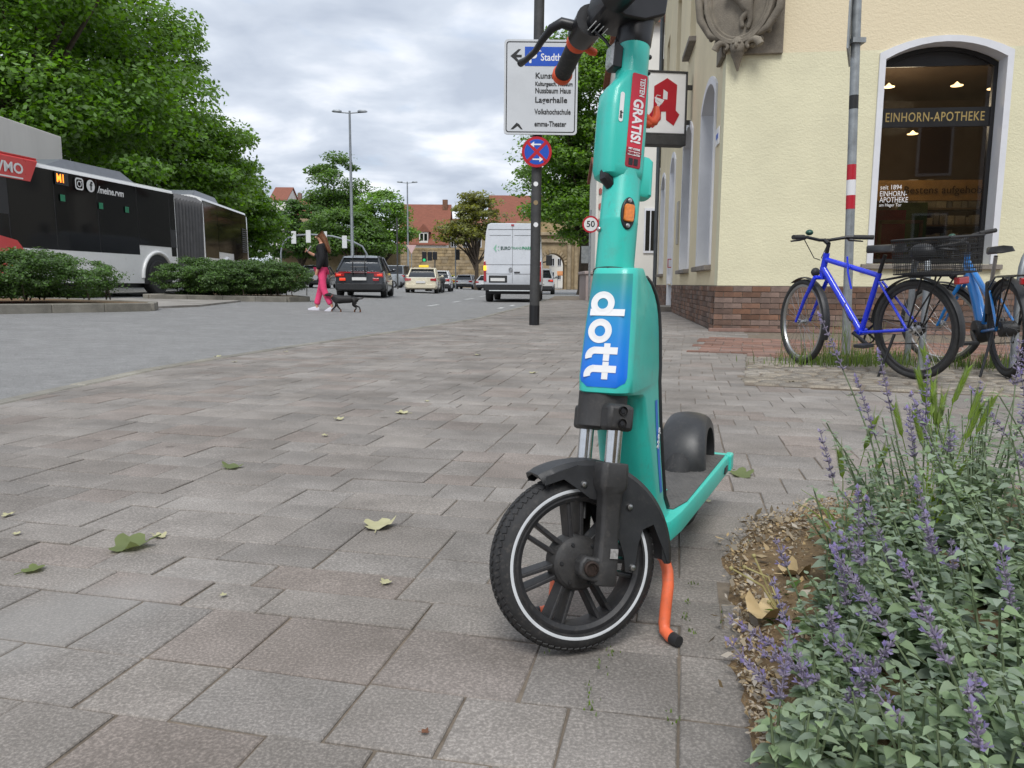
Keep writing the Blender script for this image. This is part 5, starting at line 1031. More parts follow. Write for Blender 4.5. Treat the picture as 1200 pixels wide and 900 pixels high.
# clipped shrubs on the islands
SHRUB = leafmat('shrub_leaf', (.095, .170, .050), .28, .3)
def shrub(name, label, cs, r3, nclump, nleaf, lsz=.05):
    c0 = Vector(cs[0]); base = (c0.x, c0.y, gz(c0.x) + .09); r_ = thing(name, label, 'shrub', base)
    bl = [(x - c0.x, y - c0.y, r3[2] * .50 * (1 + .1 * math.sin(3 * i)), r3[0] * (1 + .08 * math.cos(2.3 * i)), r3[1], r3[2] * .50) for i, (x, y) in enumerate(cs)]
    P, Nn, C_ = crown_points(bl, nclump, nleaf, .16, .62); P[:, 2] = np.where(P[:, 2] < .02, .02 + rng.uniform(0, .12, len(P)), P[:, 2])
    obj('foliage', leafmesh('foliage', P, Nn, lsz, SHRUB, .55, .7), None, r_, None)
    m = MB(); qr = random.Random(2)
    for c in C_[rng.choice(len(C_), 40)]:
        g_ = Vector((c[0] + qr.uniform(-.2, .2), c[1] + qr.uniform(-.2, .2), -.02)); m.tube([g_, g_.lerp(Vector(c), .6) + Vector((0, 0, .05)), c], [.014, .009, .004], 5)
    m.build('stems', BARK, r_, 60)
def lerp2(a, b, n): return [(a[0] + (b[0] - a[0]) * k / (n - 1), a[1] + (b[1] - a[1]) * k / (n - 1)) for k in range(n)]
shrub('clipped_shrub', 'wide clipped green shrub on the island beside the bus front', lerp2((-10.3, 8.4), (-7.65, 13.3), 9), (.80, .78, .76), 900, 120000, .05)
shrub('clipped_shrub', 'rounded clipped green shrub by the walking woman on the island', lerp2((-8.25, 20.3), (-6.75, 21.9), 6), (.98, .88, .95), 760, 100000, .055)

# ============================================================ STREET LAMPS, SIGNALS
def lamp(px, Y, ytop, label):
    x = pxX(px, Y); z0 = gz(x) - .03; h = at(px, ytop, Y).z - z0; r_ = thing('street_lamp', label, 'street lamp', (x, Y, z0))
    m = MB(); m.tube([(0, 0, 0), (0, 0, 1.2), (0, 0, 1.25), (0, 0, h)], [.13, .13, .10, .06], 12); m.build('mast', LAMPM, r_); m = MB(); m.tube([(-.95, 0, h - .05), (0, 0, h - .12), (.95, 0, h - .05)], .035, 8); m.build('arm', LAMPM, r_)
    for s in (-1, 1): m = MB(); m.loft([[(s * x_, y, h - .05 + z) for y, z in ((-w_, 0), (w_, 0), (w_ * .6, t), (-w_ * .6, t))] for x_, w_, t in ((.45, .05, .06), (.55, .13, .10), (.9, .13, .09), (1.0, .06, .04))]); m.build('lamp_head', LAMPM, r_, 40)
lamp(412.5, 45, 130, 'tall grey twin headed street lamp rising behind the dark car'); lamp(477.5, 76, 213, 'tall grey twin headed street lamp in front of the gabled house')
SIGB = mat('signal_backboard', (.62, .63, .62), .5, var=.08)
Y = 68; xa, xb = pxX(329, Y), pxX(431, Y); z0 = gz(xa) - .03; zt = at(360, 276, Y).z - z0; sg = thing('signal_gantry', 'grey arched signal gantry spanning the road with white signal boards', 'traffic signal', (xa, Y, z0)); L_ = xb - xa
m = MB(); m.tube([(0, 0, 0), (0, 0, zt - 1.5), (.15, 0, zt - .8), (.6, 0, zt - .25), (1.3, 0, zt), (2.6, 0, zt + .1), (L_ * .6, 0, zt - .05), (L_ - 1.3, 0, zt - .5), (L_ - .5, 0, zt - .9), (L_ - .1, 0, zt - 1.6), (L_, 0, zt - 2.2), (L_, 0, 0)], .075, 10); m.build('arch', LAMPM, sg)
for px, dz in ((345, -.1), (362, 0), (381, -.1), (404, -.45)): x = pxX(px, Y) - xa; m = MB(); m.box(x - .21, x + .21, -.16, -.11, zt - .62 + dz, zt + .45 + dz); hd = m.build('signal_board', SIGB, sg, None, bevel=.02); m = MB(); m.box(x - .14, x + .14, -.105, .2, zt - .6 + dz, zt + .4 + dz); m.build('signal_housing', BLK2, hd, None)
x = pxX(503, 70); ts = thing('traffic_light', 'dark traffic light with green lamp above the taxi', 'traffic light', (x, 70, gz(x))); m = MB(); m.tube([(.45, 0, -.1), (.45, 0, 3.0)], .05, 8); m.build('post', POLE, ts)
for k, (dx, c_) in enumerate(((-.5, .55), (0, .55), (.45, .5))): m = MB(); m.box(dx - .2, dx + .2, -.12, .12, 2.35 + .1 * k, 3.25); m.build('housing', BLK2, ts, None, bevel=.03)
m = MB(); m.lathe([(0, .13), (.13, .13), (.13, .1)], 14, frame((-.5, 0, 2.5), (1, 0, 0), (0, 0, 1))); m.build('green_lamp', mat('signal_green', H('1f9c62'), .4, emit=.6), ts)
x = pxX(465, 58); tp = thing('slim_pole', 'slim dark pole on the median beside the silver van', 'pole', (x, 58, gz(x))); m = MB(); m.tube([(0, 0, -.1), (0, 0, 5.2)], .06, 8); m.build('post', POLE, tp)
x = pxX(481.5, 66); yt = thing('yield_sign', 'small white triangular yield sign against the stone wall', 'road sign', (x, 66, gz(x))); m = MB(); m.tube([(0, .05, -.1), (0, .05, 3.6)], .035, 6); m.build('post', GALV, yt); m = MB(); m.prism([(-.42, 3.6), (0, 2.85), (.42, 3.6)], 0, .02, frame((0, 0, 0), (1, 0, 0), (0, 0, 1))); m.build('triangle', mat('yield_face', H('c9a9a6'), .6), yt, None)
x = pxX(533, 74); ts2 = thing('pedestrian_signal', 'slim pedestrian signal post in front of the town wall', 'traffic light', (x, 74, gz(x))); m = MB(); m.tube([(0, 0, -.1), (0, 0, 4.2)], .06, 8); m.build('post', GALV, ts2); m = MB(); m.box(.05, .4, -.1, .1, 2.7, 3.7); m.build('housing', BLK2, ts2, None, bevel=.03)

# ============================================================ VEHICLES (local: rear at y=0, front ahead +y)
def wheel_part(parent, x, y, r, w_, side, rimm=None):
    T = Matrix.Translation((x, y, r)) @ Matrix.Rotation(R(90 * side), 4, 'Y'); m = MB(T); m.lathe([(r * .66, -w_ / 2), (r * .92, -w_ / 2), (r, -w_ * .35), (r, w_ * .35), (r * .92, w_ / 2), (r * .66, w_ / 2)], 32, close=True); wo_ = m.build('wheel', RUB, parent, 40)
    m = MB(T); m.lathe([(0, w_ * .30), (r * .2, w_ * .34), (r * .25, w_ * .25), (r * .62, w_ * .36), (r * .67, w_ * .42), (r * .67, -w_ * .3), (0, -w_ * .3)], 20); m.build('rim', rimm or RIMS, wo_, 30)
    return wo_
RIMS = mat('alloy_rim', (.35, .35, .36), .35, .8, var=.2); TAIL = mat('tail_lamp_red', H('a3141c'), .2, var=.15, scale=12, coat=1); TAILON = mat('tail_lamp_lit', H('e8452c'), .3, emit=.25); INDON = mat('indicator_lit', H('ffb028'), .3, emit=1.6); PLATE = mat('number_plate', (.7, .7, .69), .4, var=.05); CGLASS = mat('car_glass', (.02, .024, .028), .05, spec=.6, var=.2)
def carpaint(nm, c, metal=.3): return mat(nm, c, .28, metal, var=.05, scale=2, coat=.8, dirt=.06)
def ring(hw, zb, zt, y, tuck=.90, tumble=.93, crown=.02):
    h = zt - zb; pts = [(hw * tuck, zb), (hw * .985, zb + h * .18), (hw, zb + h * .45), (hw * .99, zb + h * .72), (hw * tumble, zt), (hw * .6, zt + crown)]
    return [(x, y, z) for x, z in pts] + [(-x, y, z) for x, z in pts[::-1]]
def car(name, label, cat, rear, rz, L, W, Hh, paint, roofm=None, kind='hatch', lit=True, group=None, plate=True):
    r_ = thing(name, label, cat, rear, rz, group); hw = W / 2; belt = Hh * .60; cl = .19
    if kind == 'sedan': st = [(0, .30, belt * .93, .90), (.10, cl + .05, belt * .97, .96), (.9, cl, belt, 1), (L * .55, cl, belt * .98, 1), (L * .75, cl, belt * .93, .99), (L - .35, cl + .03, belt * .82, .95), (L, .34, belt * .66, .86)]
    else: st = [(0, .34, belt * .97, .92), (.08, cl + .08, belt, .97), (.8, cl, belt, 1), (L * .6, cl, belt * .98, 1), (L * .78, cl, belt * .94, .99), (L - .3, cl + .03, belt * .82, .95), (L, .36, belt * .64, .86)]
    m = MB(); m.loft([ring(hw * k, zb, zt, y) for y, zb, zt, k in st]); body = m.build('body', paint, r_, 42)
    if kind == 'sedan': cs = [(.75, .05, .86, .80), (1.45, 1, .82, .70), (L * .52, 1, .83, .72), (L * .72, .02, .88, .84)]
    elif kind == 'van': cs = [(.03, .02, .94, .9), (.10, 1, .90, .80), (L * .70, 1, .90, .80), (L * .86, .02, .92, .88)]
    else: cs = [(.10, .04, .89, .82), (.66, .94, .82, .66), (L * .30, 1, .82, .67), (L * .55, .97, .83, .68), (L * .76, .02, .90, .84)]
    top = Hh - .05; gr = []; 
    for y, f, kb, kt in cs:
        zt = belt - .02 + (top - belt) * f; kt2 = kb + (kt - kb) * f; pts = [(hw * kb, belt - .05), (hw * (kb + kt2) / 2 * 1.01, (belt - .05 + zt) / 2), (hw * kt2, zt - .01), (hw * kt2 * .7, zt + .015 * f)]
        gr.append([(x, y, z) for x, z in pts] + [(-x, y, z) for x, z in pts[::-1]])
    m = MB(); m.loft(gr); m.build('window_glass', CGLASS, r_, 42)
    rm = roofm or paint; i0 = 1; rr_ = []
    for y, f, kb, kt in cs[i0:-1]:
        zt = belt - .02 + (top - belt) * f; rr_.append([(x, y, z) for x, z in ((hw * kt * 1.02, zt - .03), (hw * kt * 1.0, zt + .015), (hw * kt * .6, zt + .04), (-hw * kt * .6, zt + .04), (-hw * kt * 1.0, zt + .015), (-hw * kt * 1.02, zt - .03))])
    y0 = cs[i0][0]; rr_.insert(0, [(x, y0 - .14, z - .015) for x, y, z in rr_[0]]); rr_.append([(x * 1.01, rr_[-1][0][1] + .15, z - .06) for x, y, z in rr_[-1]]); m = MB(); m.loft(rr_); m.build('roof', rm, r_, 42)
    for s in (-1, 1):
        P = []
        for (y, f, kb, kt), dy in zip(cs, (0, 0, 0, 0, 0)): P.append((y, kb + (kt - kb) * f, belt - .02 + (top - belt) * f))
        for a_, b_ in ((0, 1), (len(cs) - 2, len(cs) - 1)):
            m = MB(); m.tube([(s * hw * P[a_][1] * 1.0, P[a_][0], P[a_][2]), (s * hw * P[b_][1] * 1.005, P[b_][0], P[b_][2])], .045, 6); m.build('pillar', paint, r_, 50)
        yb = (cs[1][0] + cs[-2][0]) / 2 + .1; m = MB(); m.tube([(s * hw * .90, yb, belt - .03), (s * hw * (.68 if kind == 'hatch' else .735 if kind == 'sedan' else .80), yb, top - .02)], .035, 6); m.build('pillar', paint, r_, 50)
    m = MB(); m.loft([ring(hw * k, zb, zt, y, .92, .98, 0) for y, zb, zt, k in ((-.03, .30, .50, .88), (.05, .26, .54, .955), (.3, .24, .54, 1.006))]); m.build('rear_bumper', BLK if kind != 'sedan' else paint, r_, 40)
    zl = belt * .86
    for s in (-1, 1):
        m = MB(); x0, x1 = s * hw * .95, s * hw * .58; m.loft([[(x, y, z) for x, z in ((x0, zl - .09), (x1, zl - .06), (x1, zl + .05), (x0 * .98, zl + .08))] for y in (-.035 if kind != 'sedan' else -.03, .20)]); m.build('tail_light', TAIL, body, 30, bevel=.01)
        if lit: m = MB(); q = s * hw * .80; m.box(q - .09, q + .09, -.05, .0, zl - .04, zl + .03); m.build('tail_lamp', TAILON, body, None, bevel=.008)
        m = MB(); m.tube([(s * hw * .92, L * .62, belt + .02), (s * hw * 1.10, L * .60, belt + .06)], [.03, .03], 6); m.ball((s * hw * 1.13, L * .60, belt + .08), .09, .06, .07, 10); m.build('wing_mirror', paint, body, 50)
        for y in (L * .19, L * .80): wheel_part(r_, s * (hw - .11), y, .33, .22, s)
        m = MB(); m.box(min(s * hw * .8, s * hw * .5), max(s * hw * .8, s * hw * .5), L - .12, L - .03, belt * .55, belt * .66); m.build('headlight', mat('headlight_%s_%d' % (name, s), (.6, .62, .64), .2, coat=1), body, None, bevel=.01)
    if plate: m = MB(); m.box(-.26, .26, -.055, -.02, zl - .20, zl - .09); m.build('number_plate', PLATE, body, None, bevel=.003)
    return r_, body
def VP(px, Y, dz=0): x = pxX(px, Y); return (x, Y, gz(x) - .03 + dz)
SUVP = carpaint('graphite_paint', (.055, .058, .066), .5)
sv, bo = car('parked_suv', 'dark grey sport utility car with silver roof and rear bicycle rack', 'car', VP(420, 28.6), R(4), 4.5, 1.86, 1.62, SUVP, carpaint('silver_roof', (.42, .45, .50), .5))
m = MB(); zt = 1.62
for x in (-.22, .22): m.tube([(x, .35, 1.62), (x, -.02, 1.45), (x, -.12, 1.1), (x, -.10, .82)], .018, 8)
for z in (1.32, 1.12, .92): m.tube([(-.3, -.10, z), (.3, -.10, z)], .016, 8)
m.build('bicycle_rack', BLK2, sv); m = MB(); m.box(-.75, .75, -.042, .02, .90, .945); m.build('light_bar', TAIL, bo, None); m = MB(); m.box(-.72, -.5, -.06, 0, .62, .72); m.build('fog_lamp', TAILON, bo, None, bevel=.01); m = MB(); m.box(.5, .72, -.06, 0, .62, .72); m.build('reflector', TAIL, bo, None, bevel=.01)
tx, bo = car('taxi', 'cream saloon taxi with roof sign queuing ahead of the dark car', 'taxi', VP(492, 43), R(2), 4.8, 1.84, 1.47, carpaint('taxi_cream', (.72, .66, .50), 0), kind='sedan', lit=False)
m = MB(); m.box(-.28, .28, 2.2, 2.36, 1.47, 1.60); m.build('roof_sign', mat('taxi_sign', H('e8c93c'), .5, emit=.15), tx, None, bevel=.02)
wp = carpaint('white_car_paint', (.62, .63, .64), 0)
car('white_hatchback', 'white hatchback half hidden ahead of the taxi', 'car', VP(511.5, 52), R(1), 4.1, 1.75, 1.48, wp, lit=False)
car('white_saloon', 'white car crossing before the stone wall beside the yellow car', 'car', VP(542, 74), R(-6), 4.3, 1.8, 1.45, carpaint('white_car_paint_b', (.62, .63, .66), 0), kind='hatch', lit=False)
car('white_compact_car', 'small white compact car at the foot of the bronze tree', 'car', VP(566, 70), R(-22), 3.8, 1.7, 1.46, carpaint('white_car_paint_c', (.6, .6, .62), 0), lit=False)
car('yellow_car', 'bright yellow compact car before the stone wall', 'car', VP(534, 83), R(68), 4.0, 1.7, 1.45, carpaint('yellow_paint', (.62, .58, .03), 0), lit=False)
car('silver_minivan', 'silver minivan side on between the dark car and the taxi', 'van', VP(476, 66), R(80), 4.9, 1.95, 1.95, carpaint('silver_paint', (.36, .38, .40), .5), kind='van', lit=False)
car('black_car', 'black car half hidden behind the walking woman', 'car', VP(366, 47), R(4), 4.2, 1.78, 1.45, carpaint('black_paint', (.012, .012, .014), .2), lit=False)
car('white_delivery_car', 'white car with lit tail lamps ahead of the delivery van', 'car', VP(632, 47), R(-4), 3.9, 1.7, 1.62, carpaint('white_car_paint_d', (.6, .6, .6), 0))
mc = thing('motorcycle', 'dark motorcycle with rider shape between taxi and white hatchback', 'motorcycle', VP(516.5, 48)); m = MB(); m.ball((0, .5, .75), .22, .6, .25, 10); m.tube([(-.35, .95, 1.05), (.35, .95, 1.05)], .03, 6); m.build('body', BLK, mc)
for y in (0.05, 1.25): wheel_part(mc, 0, y, .3, .13, 1)

# ---- delivery van seen from behind
VW, VH, VL = 2.02, 2.72, 6.0; v0 = VP(599.5, 27.0); VN = thing('delivery_van', 'white high roof delivery van with green lettering on rear doors', 'van', v0, R(-3))
VPAINT = carpaint('van_white', (.64, .67, .72), 0)
def vring(k, zb, zt, y, taper=.86):
    hw = VW / 2 * k; h = zt - zb; pts = [(hw * .96, zb), (hw, zb + h * .12), (hw, zb + h * .42), (hw * .97, zb + h * .60), (hw * (taper + .06), zb + h * .88), (hw * taper, zt - .05), (hw * taper * .88, zt)]
    return [(x, y, z) for x, z in pts] + [(-x, y, z) for x, z in pts[::-1]]
m = MB(); m.loft([vring(.985, .50, VH - .03, 0), vring(1, .42, VH, .08), vring(1, .36, VH, 3.9), vring(1, .36, VH - .02, 4.4), vring(.97, .36, 1.55, 5.2, .92), vring(.92, .40, 1.15, 5.9, .92)]); vb = m.build('body', VPAINT, VN, 45)
SEAM = mat('panel_gap', (.03, .03, .035), .7)
for x0, x1, z0, z1 in ((-.004, .004, .66, 2.64), (-.84, .84, 2.50, 2.508), (-.93, .93, 1.30, 1.306), (-.80, -.06, 2.30, 2.306), (.06, .80, 2.30, 2.306), (-.93, -.06, .98, .986), (.06, .93, .98, .986)):
    m = MB(); m.box(x0, x1, -.012, .012, z0, z1); m.build('door_seam', SEAM, vb, None)
m = MB(); m.loft([[(x, y, z) for x, z in ((-1.0 * k, .40), (1.0 * k, .40), (1.02 * k, .62), (-1.02 * k, .62))] for y, k in ((-.09, .97), (-.03, 1), (.45, 1.008))]); m.build('rear_bumper', BLK, VN, None, bevel=.015)
m = MB(); m.box(-.82, -.18, -.02, .02, .68, .93); hs_ = m.build('plate_recess', BLK, vb, None, bevel=.02); m = MB(); m.box(-.76, -.26, -.035, -.015, .73, .84); m.build('number_plate', PLATE, hs_, None)
for s in (-1, 1):
    m = MB(); m.loft([[(s * x, y, z) for x, z in ((.90, .72), (1.0, .72), (1.0, 1.42), (.93, 1.42))] for y in (-.03, .12)]); tl = m.build('tail_light', TAIL, vb, None, bevel=.01)
    m = MB(); m.box(min(s * .91, s * 1.0), max(s * .91, s * 1.0), -.045, -.02, 1.10, 1.26); m.build('indicator_lamp' if s < 0 else 'brake_lamp', INDON if s < 0 else TAIL, tl, None, bevel=.01)
    for y in (.9, 4.8): wheel_part(VN, s * .86, y, .34, .25, s)
    m = MB(); m.tube([(s * .95, 4.7, 1.5), (s * 1.18, 4.65, 1.55)], .03, 6); m.box(min(s * 1.12, s * 1.36), max(s * 1.12, s * 1.36), 4.55, 4.7, 1.38, 1.80); m.build('wing_mirror', BLK, vb, None, bevel=.02)
m = MB(); m.lathe([(.055, .02), (.075, .02), (.075, .0), (.055, 0)], 20, frame((-.06, -.012, 1.13), (1, 0, 0), (0, 0, 1)), close=True); m.box(-.10, -.02, -.03, -.012, 1.12, 1.14); m.build('door_emblem', STEEL, vb); m = MB(); m.box(.06, .26, -.03, -.01, 1.02, 1.06); m.build('door_handle', BLK, vb, None, bevel=.008)
m = MB(); m.box(-.05, .05, -.02, .02, 2.62, 2.68); m.build('brake_light', TAIL, vb, None)
m = MB(); m.box(-.95, .95, .3, 5.5, .28, .42); m.build('chassis', BLK2, VN, None); m = MB(); m.tube([(-.8, -.12, .40), (.8, -.12, .40)], .025, 8); m.build('step_bar', GALV, VN)
VG = mat('van_green', H('2f8f63'), .5); VD = mat('van_dark_green', H('33524a'), .5); TV = frame((0, -.014, 0), (1, 0, 0), (0, 0, 1))
fit_text('EURO', .15, VD, vb, TV @ Matrix.Translation((-.24, 1.86, 0)), .34, bold=.004); fit_text('TRANS', .13, VG, vb, TV @ Matrix.Translation((.13, 1.86, 0)), .36); fit_text('PHARMA', .15, VG, vb, TV @ Matrix.Translation((.54, 1.86, 0)), .42, bold=.004)
m = MB(TV); m.prism([(-.66, 1.86), (-.56, 2.0), (-.56, 1.92), (-.60, 1.86), (-.56, 1.80), (-.56, 1.72)], 0, .002); m.prism([(-.52, 1.90), (-.46, 1.95), (-.46, 1.91)], 0, .002); m.prism([(-.52, 1.82), (-.46, 1.81), (-.46, 1.77)], 0, .002); m.build('van_emblem', mat('mint_print', H('8cc4a8'), .5), vb, None)

# ---- articulated bus
BW = 1.27; bx0 = -11.3 + .072 * 22.5; bzz = .245; BU = thing('articulated_bus', 'white articulated city bus with black windows and red front', 'bus', (bx0 - BW * .989, 22.5 + BW * .148, bzz), R(171.5))
BWH = mat('bus_white', (.84, .84, .83), .3, var=.03, coat=.6, dirt=.06); BRD = mat('bus_red', H('cf2626'), .3, var=.04, coat=.6); BBLK = mat('bus_black_glass', (.004, .0045, .005), .035, var=.2, scale=1, spec=.18); BGR = mat('bus_roof_grey', (.16, .17, .19), .45, var=.1); BEL = mat('bellows_grey', (.11, .11, .115), .7, var=.2, scale=3)
def bus_section(y0, y1, T, wheels, panes, nm, red_from=None):
    sec = MB(T); zs = .32; pts = [(-BW, zs), (-BW, 1.04), (-BW + .03, 2.75), (-BW + .10, 2.93), (-BW + .35, 3.0), (BW - .35, 3.0), (BW - .10, 2.93), (BW - .03, 2.75), (BW, 1.04), (BW, zs)]
    sec.loft([[(x, y, z) for x, z in pts] for y in (y0, y0 + .05, y1 - .05, y1)]); b_ = sec.build(nm, BWH, BU, 30)
    for yw in wheels:
        for s in (-1, 1):
            m = MB(T @ Matrix.Translation((s * (BW + .002), yw, .46)) @ Matrix.Rotation(R(90 * s), 4, 'Y')); m.lathe([(0, .004), (.60, .004), (.60, -.2)], 28, arc=None); 
            m = MB(T); n = 20; pol = [(yw + .64 * math.cos(math.pi * k / n), .46 + .64 * math.sin(math.pi * k / n)) for k in range(n + 1)]; pol = [(yw + .64, .30)] + pol + [(yw - .64, .30)]
            xx = s * (BW + .006); m.prism(pol, min(xx, xx - s * .02), max(xx, xx - s * .02), Matrix(((0, 0, 1, 0), (1, 0, 0, 0), (0, 1, 0, 0), (0, 0, 0, 1)))); ar = m.build('wheel_arch', BLK2, b_, 30)
            m = MB(T); p2 = [(yw + .70 * math.cos(math.pi * k / n), .46 + .70 * math.sin(math.pi * k / n)) for k in range(n + 1)]; m.tube([(s * (BW + .012), y, z) for y, z in p2], .05, 8); m.build('arch_lip', BWH, b_, 60)
            w_ = wheel_part(BU, s * (BW - .10), yw, .48, .28, s, RIM); 
            if T != Matrix(): w_.data.transform(T); [c_.data.transform(T) for c_ in w_.children]
    for (p0, p1, zb, zt) in panes:
        for s in (-1, 1):
            m = MB(T); m.add([(s * (BW + .004), p0 + .012, zb), (s * (BW + .004), p1 - .012, zb), (s * (BW - .022), p1 - .012, zt), (s * (BW - .022), p0 + .012, zt), (s * (BW - .03), p0 + .012, zb), (s * (BW - .03), p1 - .012, zb), (s * (BW - .06), p1 - .012, zt), (s * (BW - .06), p0 + .012, zt)], [(0, 1, 2, 3), (0, 4, 5, 1), (1, 5, 6, 2), (2, 6, 7, 3), (3, 7, 4, 0)]); m.build('window', BBLK, b_, None)
    return b_
IDM = Matrix()
def black_band(b_, T, y0, y1, zb, zt, s):
    m = MB(T); x1, x2 = s * (BW + .0015), s * (BW - .0245); m.add([(x1, y0, zb), (x1, y1, zb), (x2, y1, zt), (x2, y0, zt), (x1 - s * .03, y0, zb), (x1 - s * .03, y1, zb), (x2 - s * .03, y1, zt), (x2 - s * .03, y0, zt)], [(0, 1, 2, 3), (0, 4, 5, 1), (1, 5, 6, 2), (2, 6, 7, 3), (3, 7, 4, 0)]); m.build('window_band', BLK2, b_, None)
def humps(p, y, base=1.34): return base
pan = [(.03, .95, 1.62, 2.84), (.95, 1.95, 1.62, 2.84), (1.95, 2.75, 1.62, 2.84)]
fs = bus_section(0, 11.6, IDM, [.98, 7.9], [(.04, .30, 1.08, 2.84), (.30, 1.75, 1.34, 2.84), (1.75, 3.3, 1.08, 2.84), (3.3, 4.75, 1.08, 2.84), (4.75, 6.1, 1.08, 2.84), (6.1, 6.9, 1.08, 2.48), (6.9, 8.95, 1.34, 2.48), (8.95, 11.3, 1.05, 2.48), (6.1, 8.95, 2.50, 2.84)], 'front_section')
for s in (-1, 1): black_band(fs, IDM, .03, 1.75, 1.33, 2.845, s); black_band(fs, IDM, 1.75, 6.9, 1.07, 2.845, s); black_band(fs, IDM, 6.9, 11.3, 1.33, 2.845, s)
m = MB(); xx = -BW - .007; m.add([(xx, 5.46, 2.50), (xx, 5.22, 2.95), (xx + .09, 5.15, 3.01), (xx + .09, 11.62, 3.01), (xx, 11.62, 2.95), (xx, 11.62, 2.50)], [(0, 1, 2, 3, 4, 5)]); m.box(-BW + .05, BW - .05, 5.17, 11.62, 3.003, 3.03); m.build('red_header', BRD, fs, None)
m = MB(); m.box(-BW - .013, -BW - .002, 5.75, 11.6, .40, 1.03); m.add([(-BW - .0135, 5.75, .40), (-BW - .0135, 5.75, 1.0), (-BW - .0135, 5.95, 1.22), (-BW - .0135, 6.4, 1.30), (-BW - .012, 11.6, 1.40), (-BW - .012, 11.6, .4)], [(0, 1, 2, 3, 4, 5)]); m.build('red_skirt', BRD, fs, None)
TB = frame((-BW - .012, 0, 0), (0, -1, 0), (0, 0, 1))
LED = mat('orange_led', H('ff8a2a'), .5, emit=1.6); m = MB(TB); m.box(-4.72, -4.30, 2.54, 2.82, 0, .004); m.build('line_display', BLK2, fs, None); text('M1', .26, LED, fs, TB @ Matrix.Translation((-4.55, 2.68, .006)), sx=.8, bold=.006)
fit_text('VMO', .30, WHITE, fs, TB @ Matrix.Translation((-6.02, 2.72, .008)), .75, bold=.008); m = MB(TB); m.box(-6.37, -5.67, 2.52, 2.55, .002, .008); m.build('underline', WHITE, fs, None)
# social icons and address in white on the black band
m = MB(TB); a1, a2 = rrect(-4.08, -3.80, 2.50, 2.78, .07), rrect(-4.045, -3.835, 2.535, 2.745, .05); m.add([(x, y, .004) for x, y in a1] + [(x, y, .004) for x, y in a2], [(i, (i + 1) % 20, 20 + (i + 1) % 20, 20 + i) for i in range(20)]); m.lathe([(.075, .004), (.052, .004)], 20, Matrix.Translation((-3.94, 2.64, 0))); m.lathe([(0, .004), (.016, .004)], 10, Matrix.Translation((-3.875, 2.705, 0))); m.build('camera_icon', WHITE, fs, None)
m = MB(TB); m.lathe([(0, .004), (.145, .004)], 24, Matrix.Translation((-3.55, 2.64, 0))); ic = m.build('round_icon', WHITE, fs, None); text('f', .27, BLACKP, fs, TB @ Matrix.Translation((-3.54, 2.63, .006)), bold=.012); fit_text('/meine.rvm', .23, WHITE, fs, TB @ Matrix.Translation((-2.82, 2.58, .005)), 1.0, bold=.006, shear=.2)
for yv, zv, c_ in ((4.5, 2.25, '1f7f5a'), (3.2, 2.2, '1f7f5a'), (2.2, 2.2, '1f7f5a'), (6.95, 2.1, '9a9a98')):
    m = MB(TB); m.box(-yv - .09, -yv + .06, zv - .07, zv + .08, 0, .003); m.build('window_sticker', mat('sticker_' + str(yv), H(c_), .5), fs, None)
for nm, y0, y1 in (('roof_pod', 1.2, 4.4), ('roof_pod', 9.0, 11.2)):
    m = MB(); m.loft([[(x, y, z) for x, z in ((-.85, 3.0), (-.78, 3.0 + h), (.78, 3.0 + h), (.85, 3.0))] for y, h in ((y0, .02), (y0 + .5, .24), (y1 - .6, .24), (y1, .02))]); m.build(nm, BGR if y0 < 5 else BRD, BU, 40)
# rear section swings away at the joint
PV = Matrix.Translation((0, -1.25, 0)) @ Matrix.Rotation(R(14.2), 4, 'Z')
rs_ = bus_section(-5.6, 0, PV, [-2.5], [(-1.55, -.04, 1.12, 2.84), (-3.4, -1.55, 1.34, 2.84), (-4.6, -3.4, 1.12, 2.84), (-5.45, -4.6, 1.12, 2.84)], 'rear_section')
m = MB(PV)
for k in range(12): m.box(-BW - .012, -BW + .0, -5.42, -4.66, 1.45 + .075 * k, 1.49 + .075 * k)
m.build('engine_grille', BLK, rs_, None)
m = MB(PV); m.loft([[(x, y, z) for x, z in ((-.9, 3.0), (-.8, 3.0 + h), (.8, 3.0 + h), (.9, 3.0))] for y, h in ((-.4, .02), (-.8, .22), (-3.0, .22), (-3.5, .02))]); m.build('roof_pod', BGR, BU, 40)
m = MB(PV); m.box(-BW + .05, BW - .05, -5.63, -5.61, 1.5, 2.8); m.build('rear_window', BBLK, rs_, None)
for s in (-1, 1): m = MB(PV); m.box(min(s * 1.0, s * 1.2), max(s * 1.0, s * 1.2), -5.64, -5.60, .8, 1.4); m.build('tail_light', TAIL, rs_, None, bevel=.01)
# bellows: folds
m = MB(); rgs = []
for k in range(19):
    t = k / 18; f = .10 if k % 2 else 0; T_ = Matrix.Translation((0, -1.25 * t, 0)) @ Matrix.Rotation(R(14.2) * t, 4, 'Z'); w_ = BW - .03 - f; rgs.append([T_ @ Vector(p) for p in ((-w_, 0, .42), (-w_, 0, 2.78 - f), (-w_ + .2, 0, 2.92 - f), (w_ - .2, 0, 2.92 - f), (w_, 0, 2.78 - f), (w_, 0, .42))])
m.loft(rgs); m.build('bellows', BEL, BU, None)
# dark underbody and passengers' seat backs are hidden by the glass
m = MB(); m.box(-1.1, 1.1, -.3, 11.4, .2, .33); m.build('underbody', BLK2, BU, None)

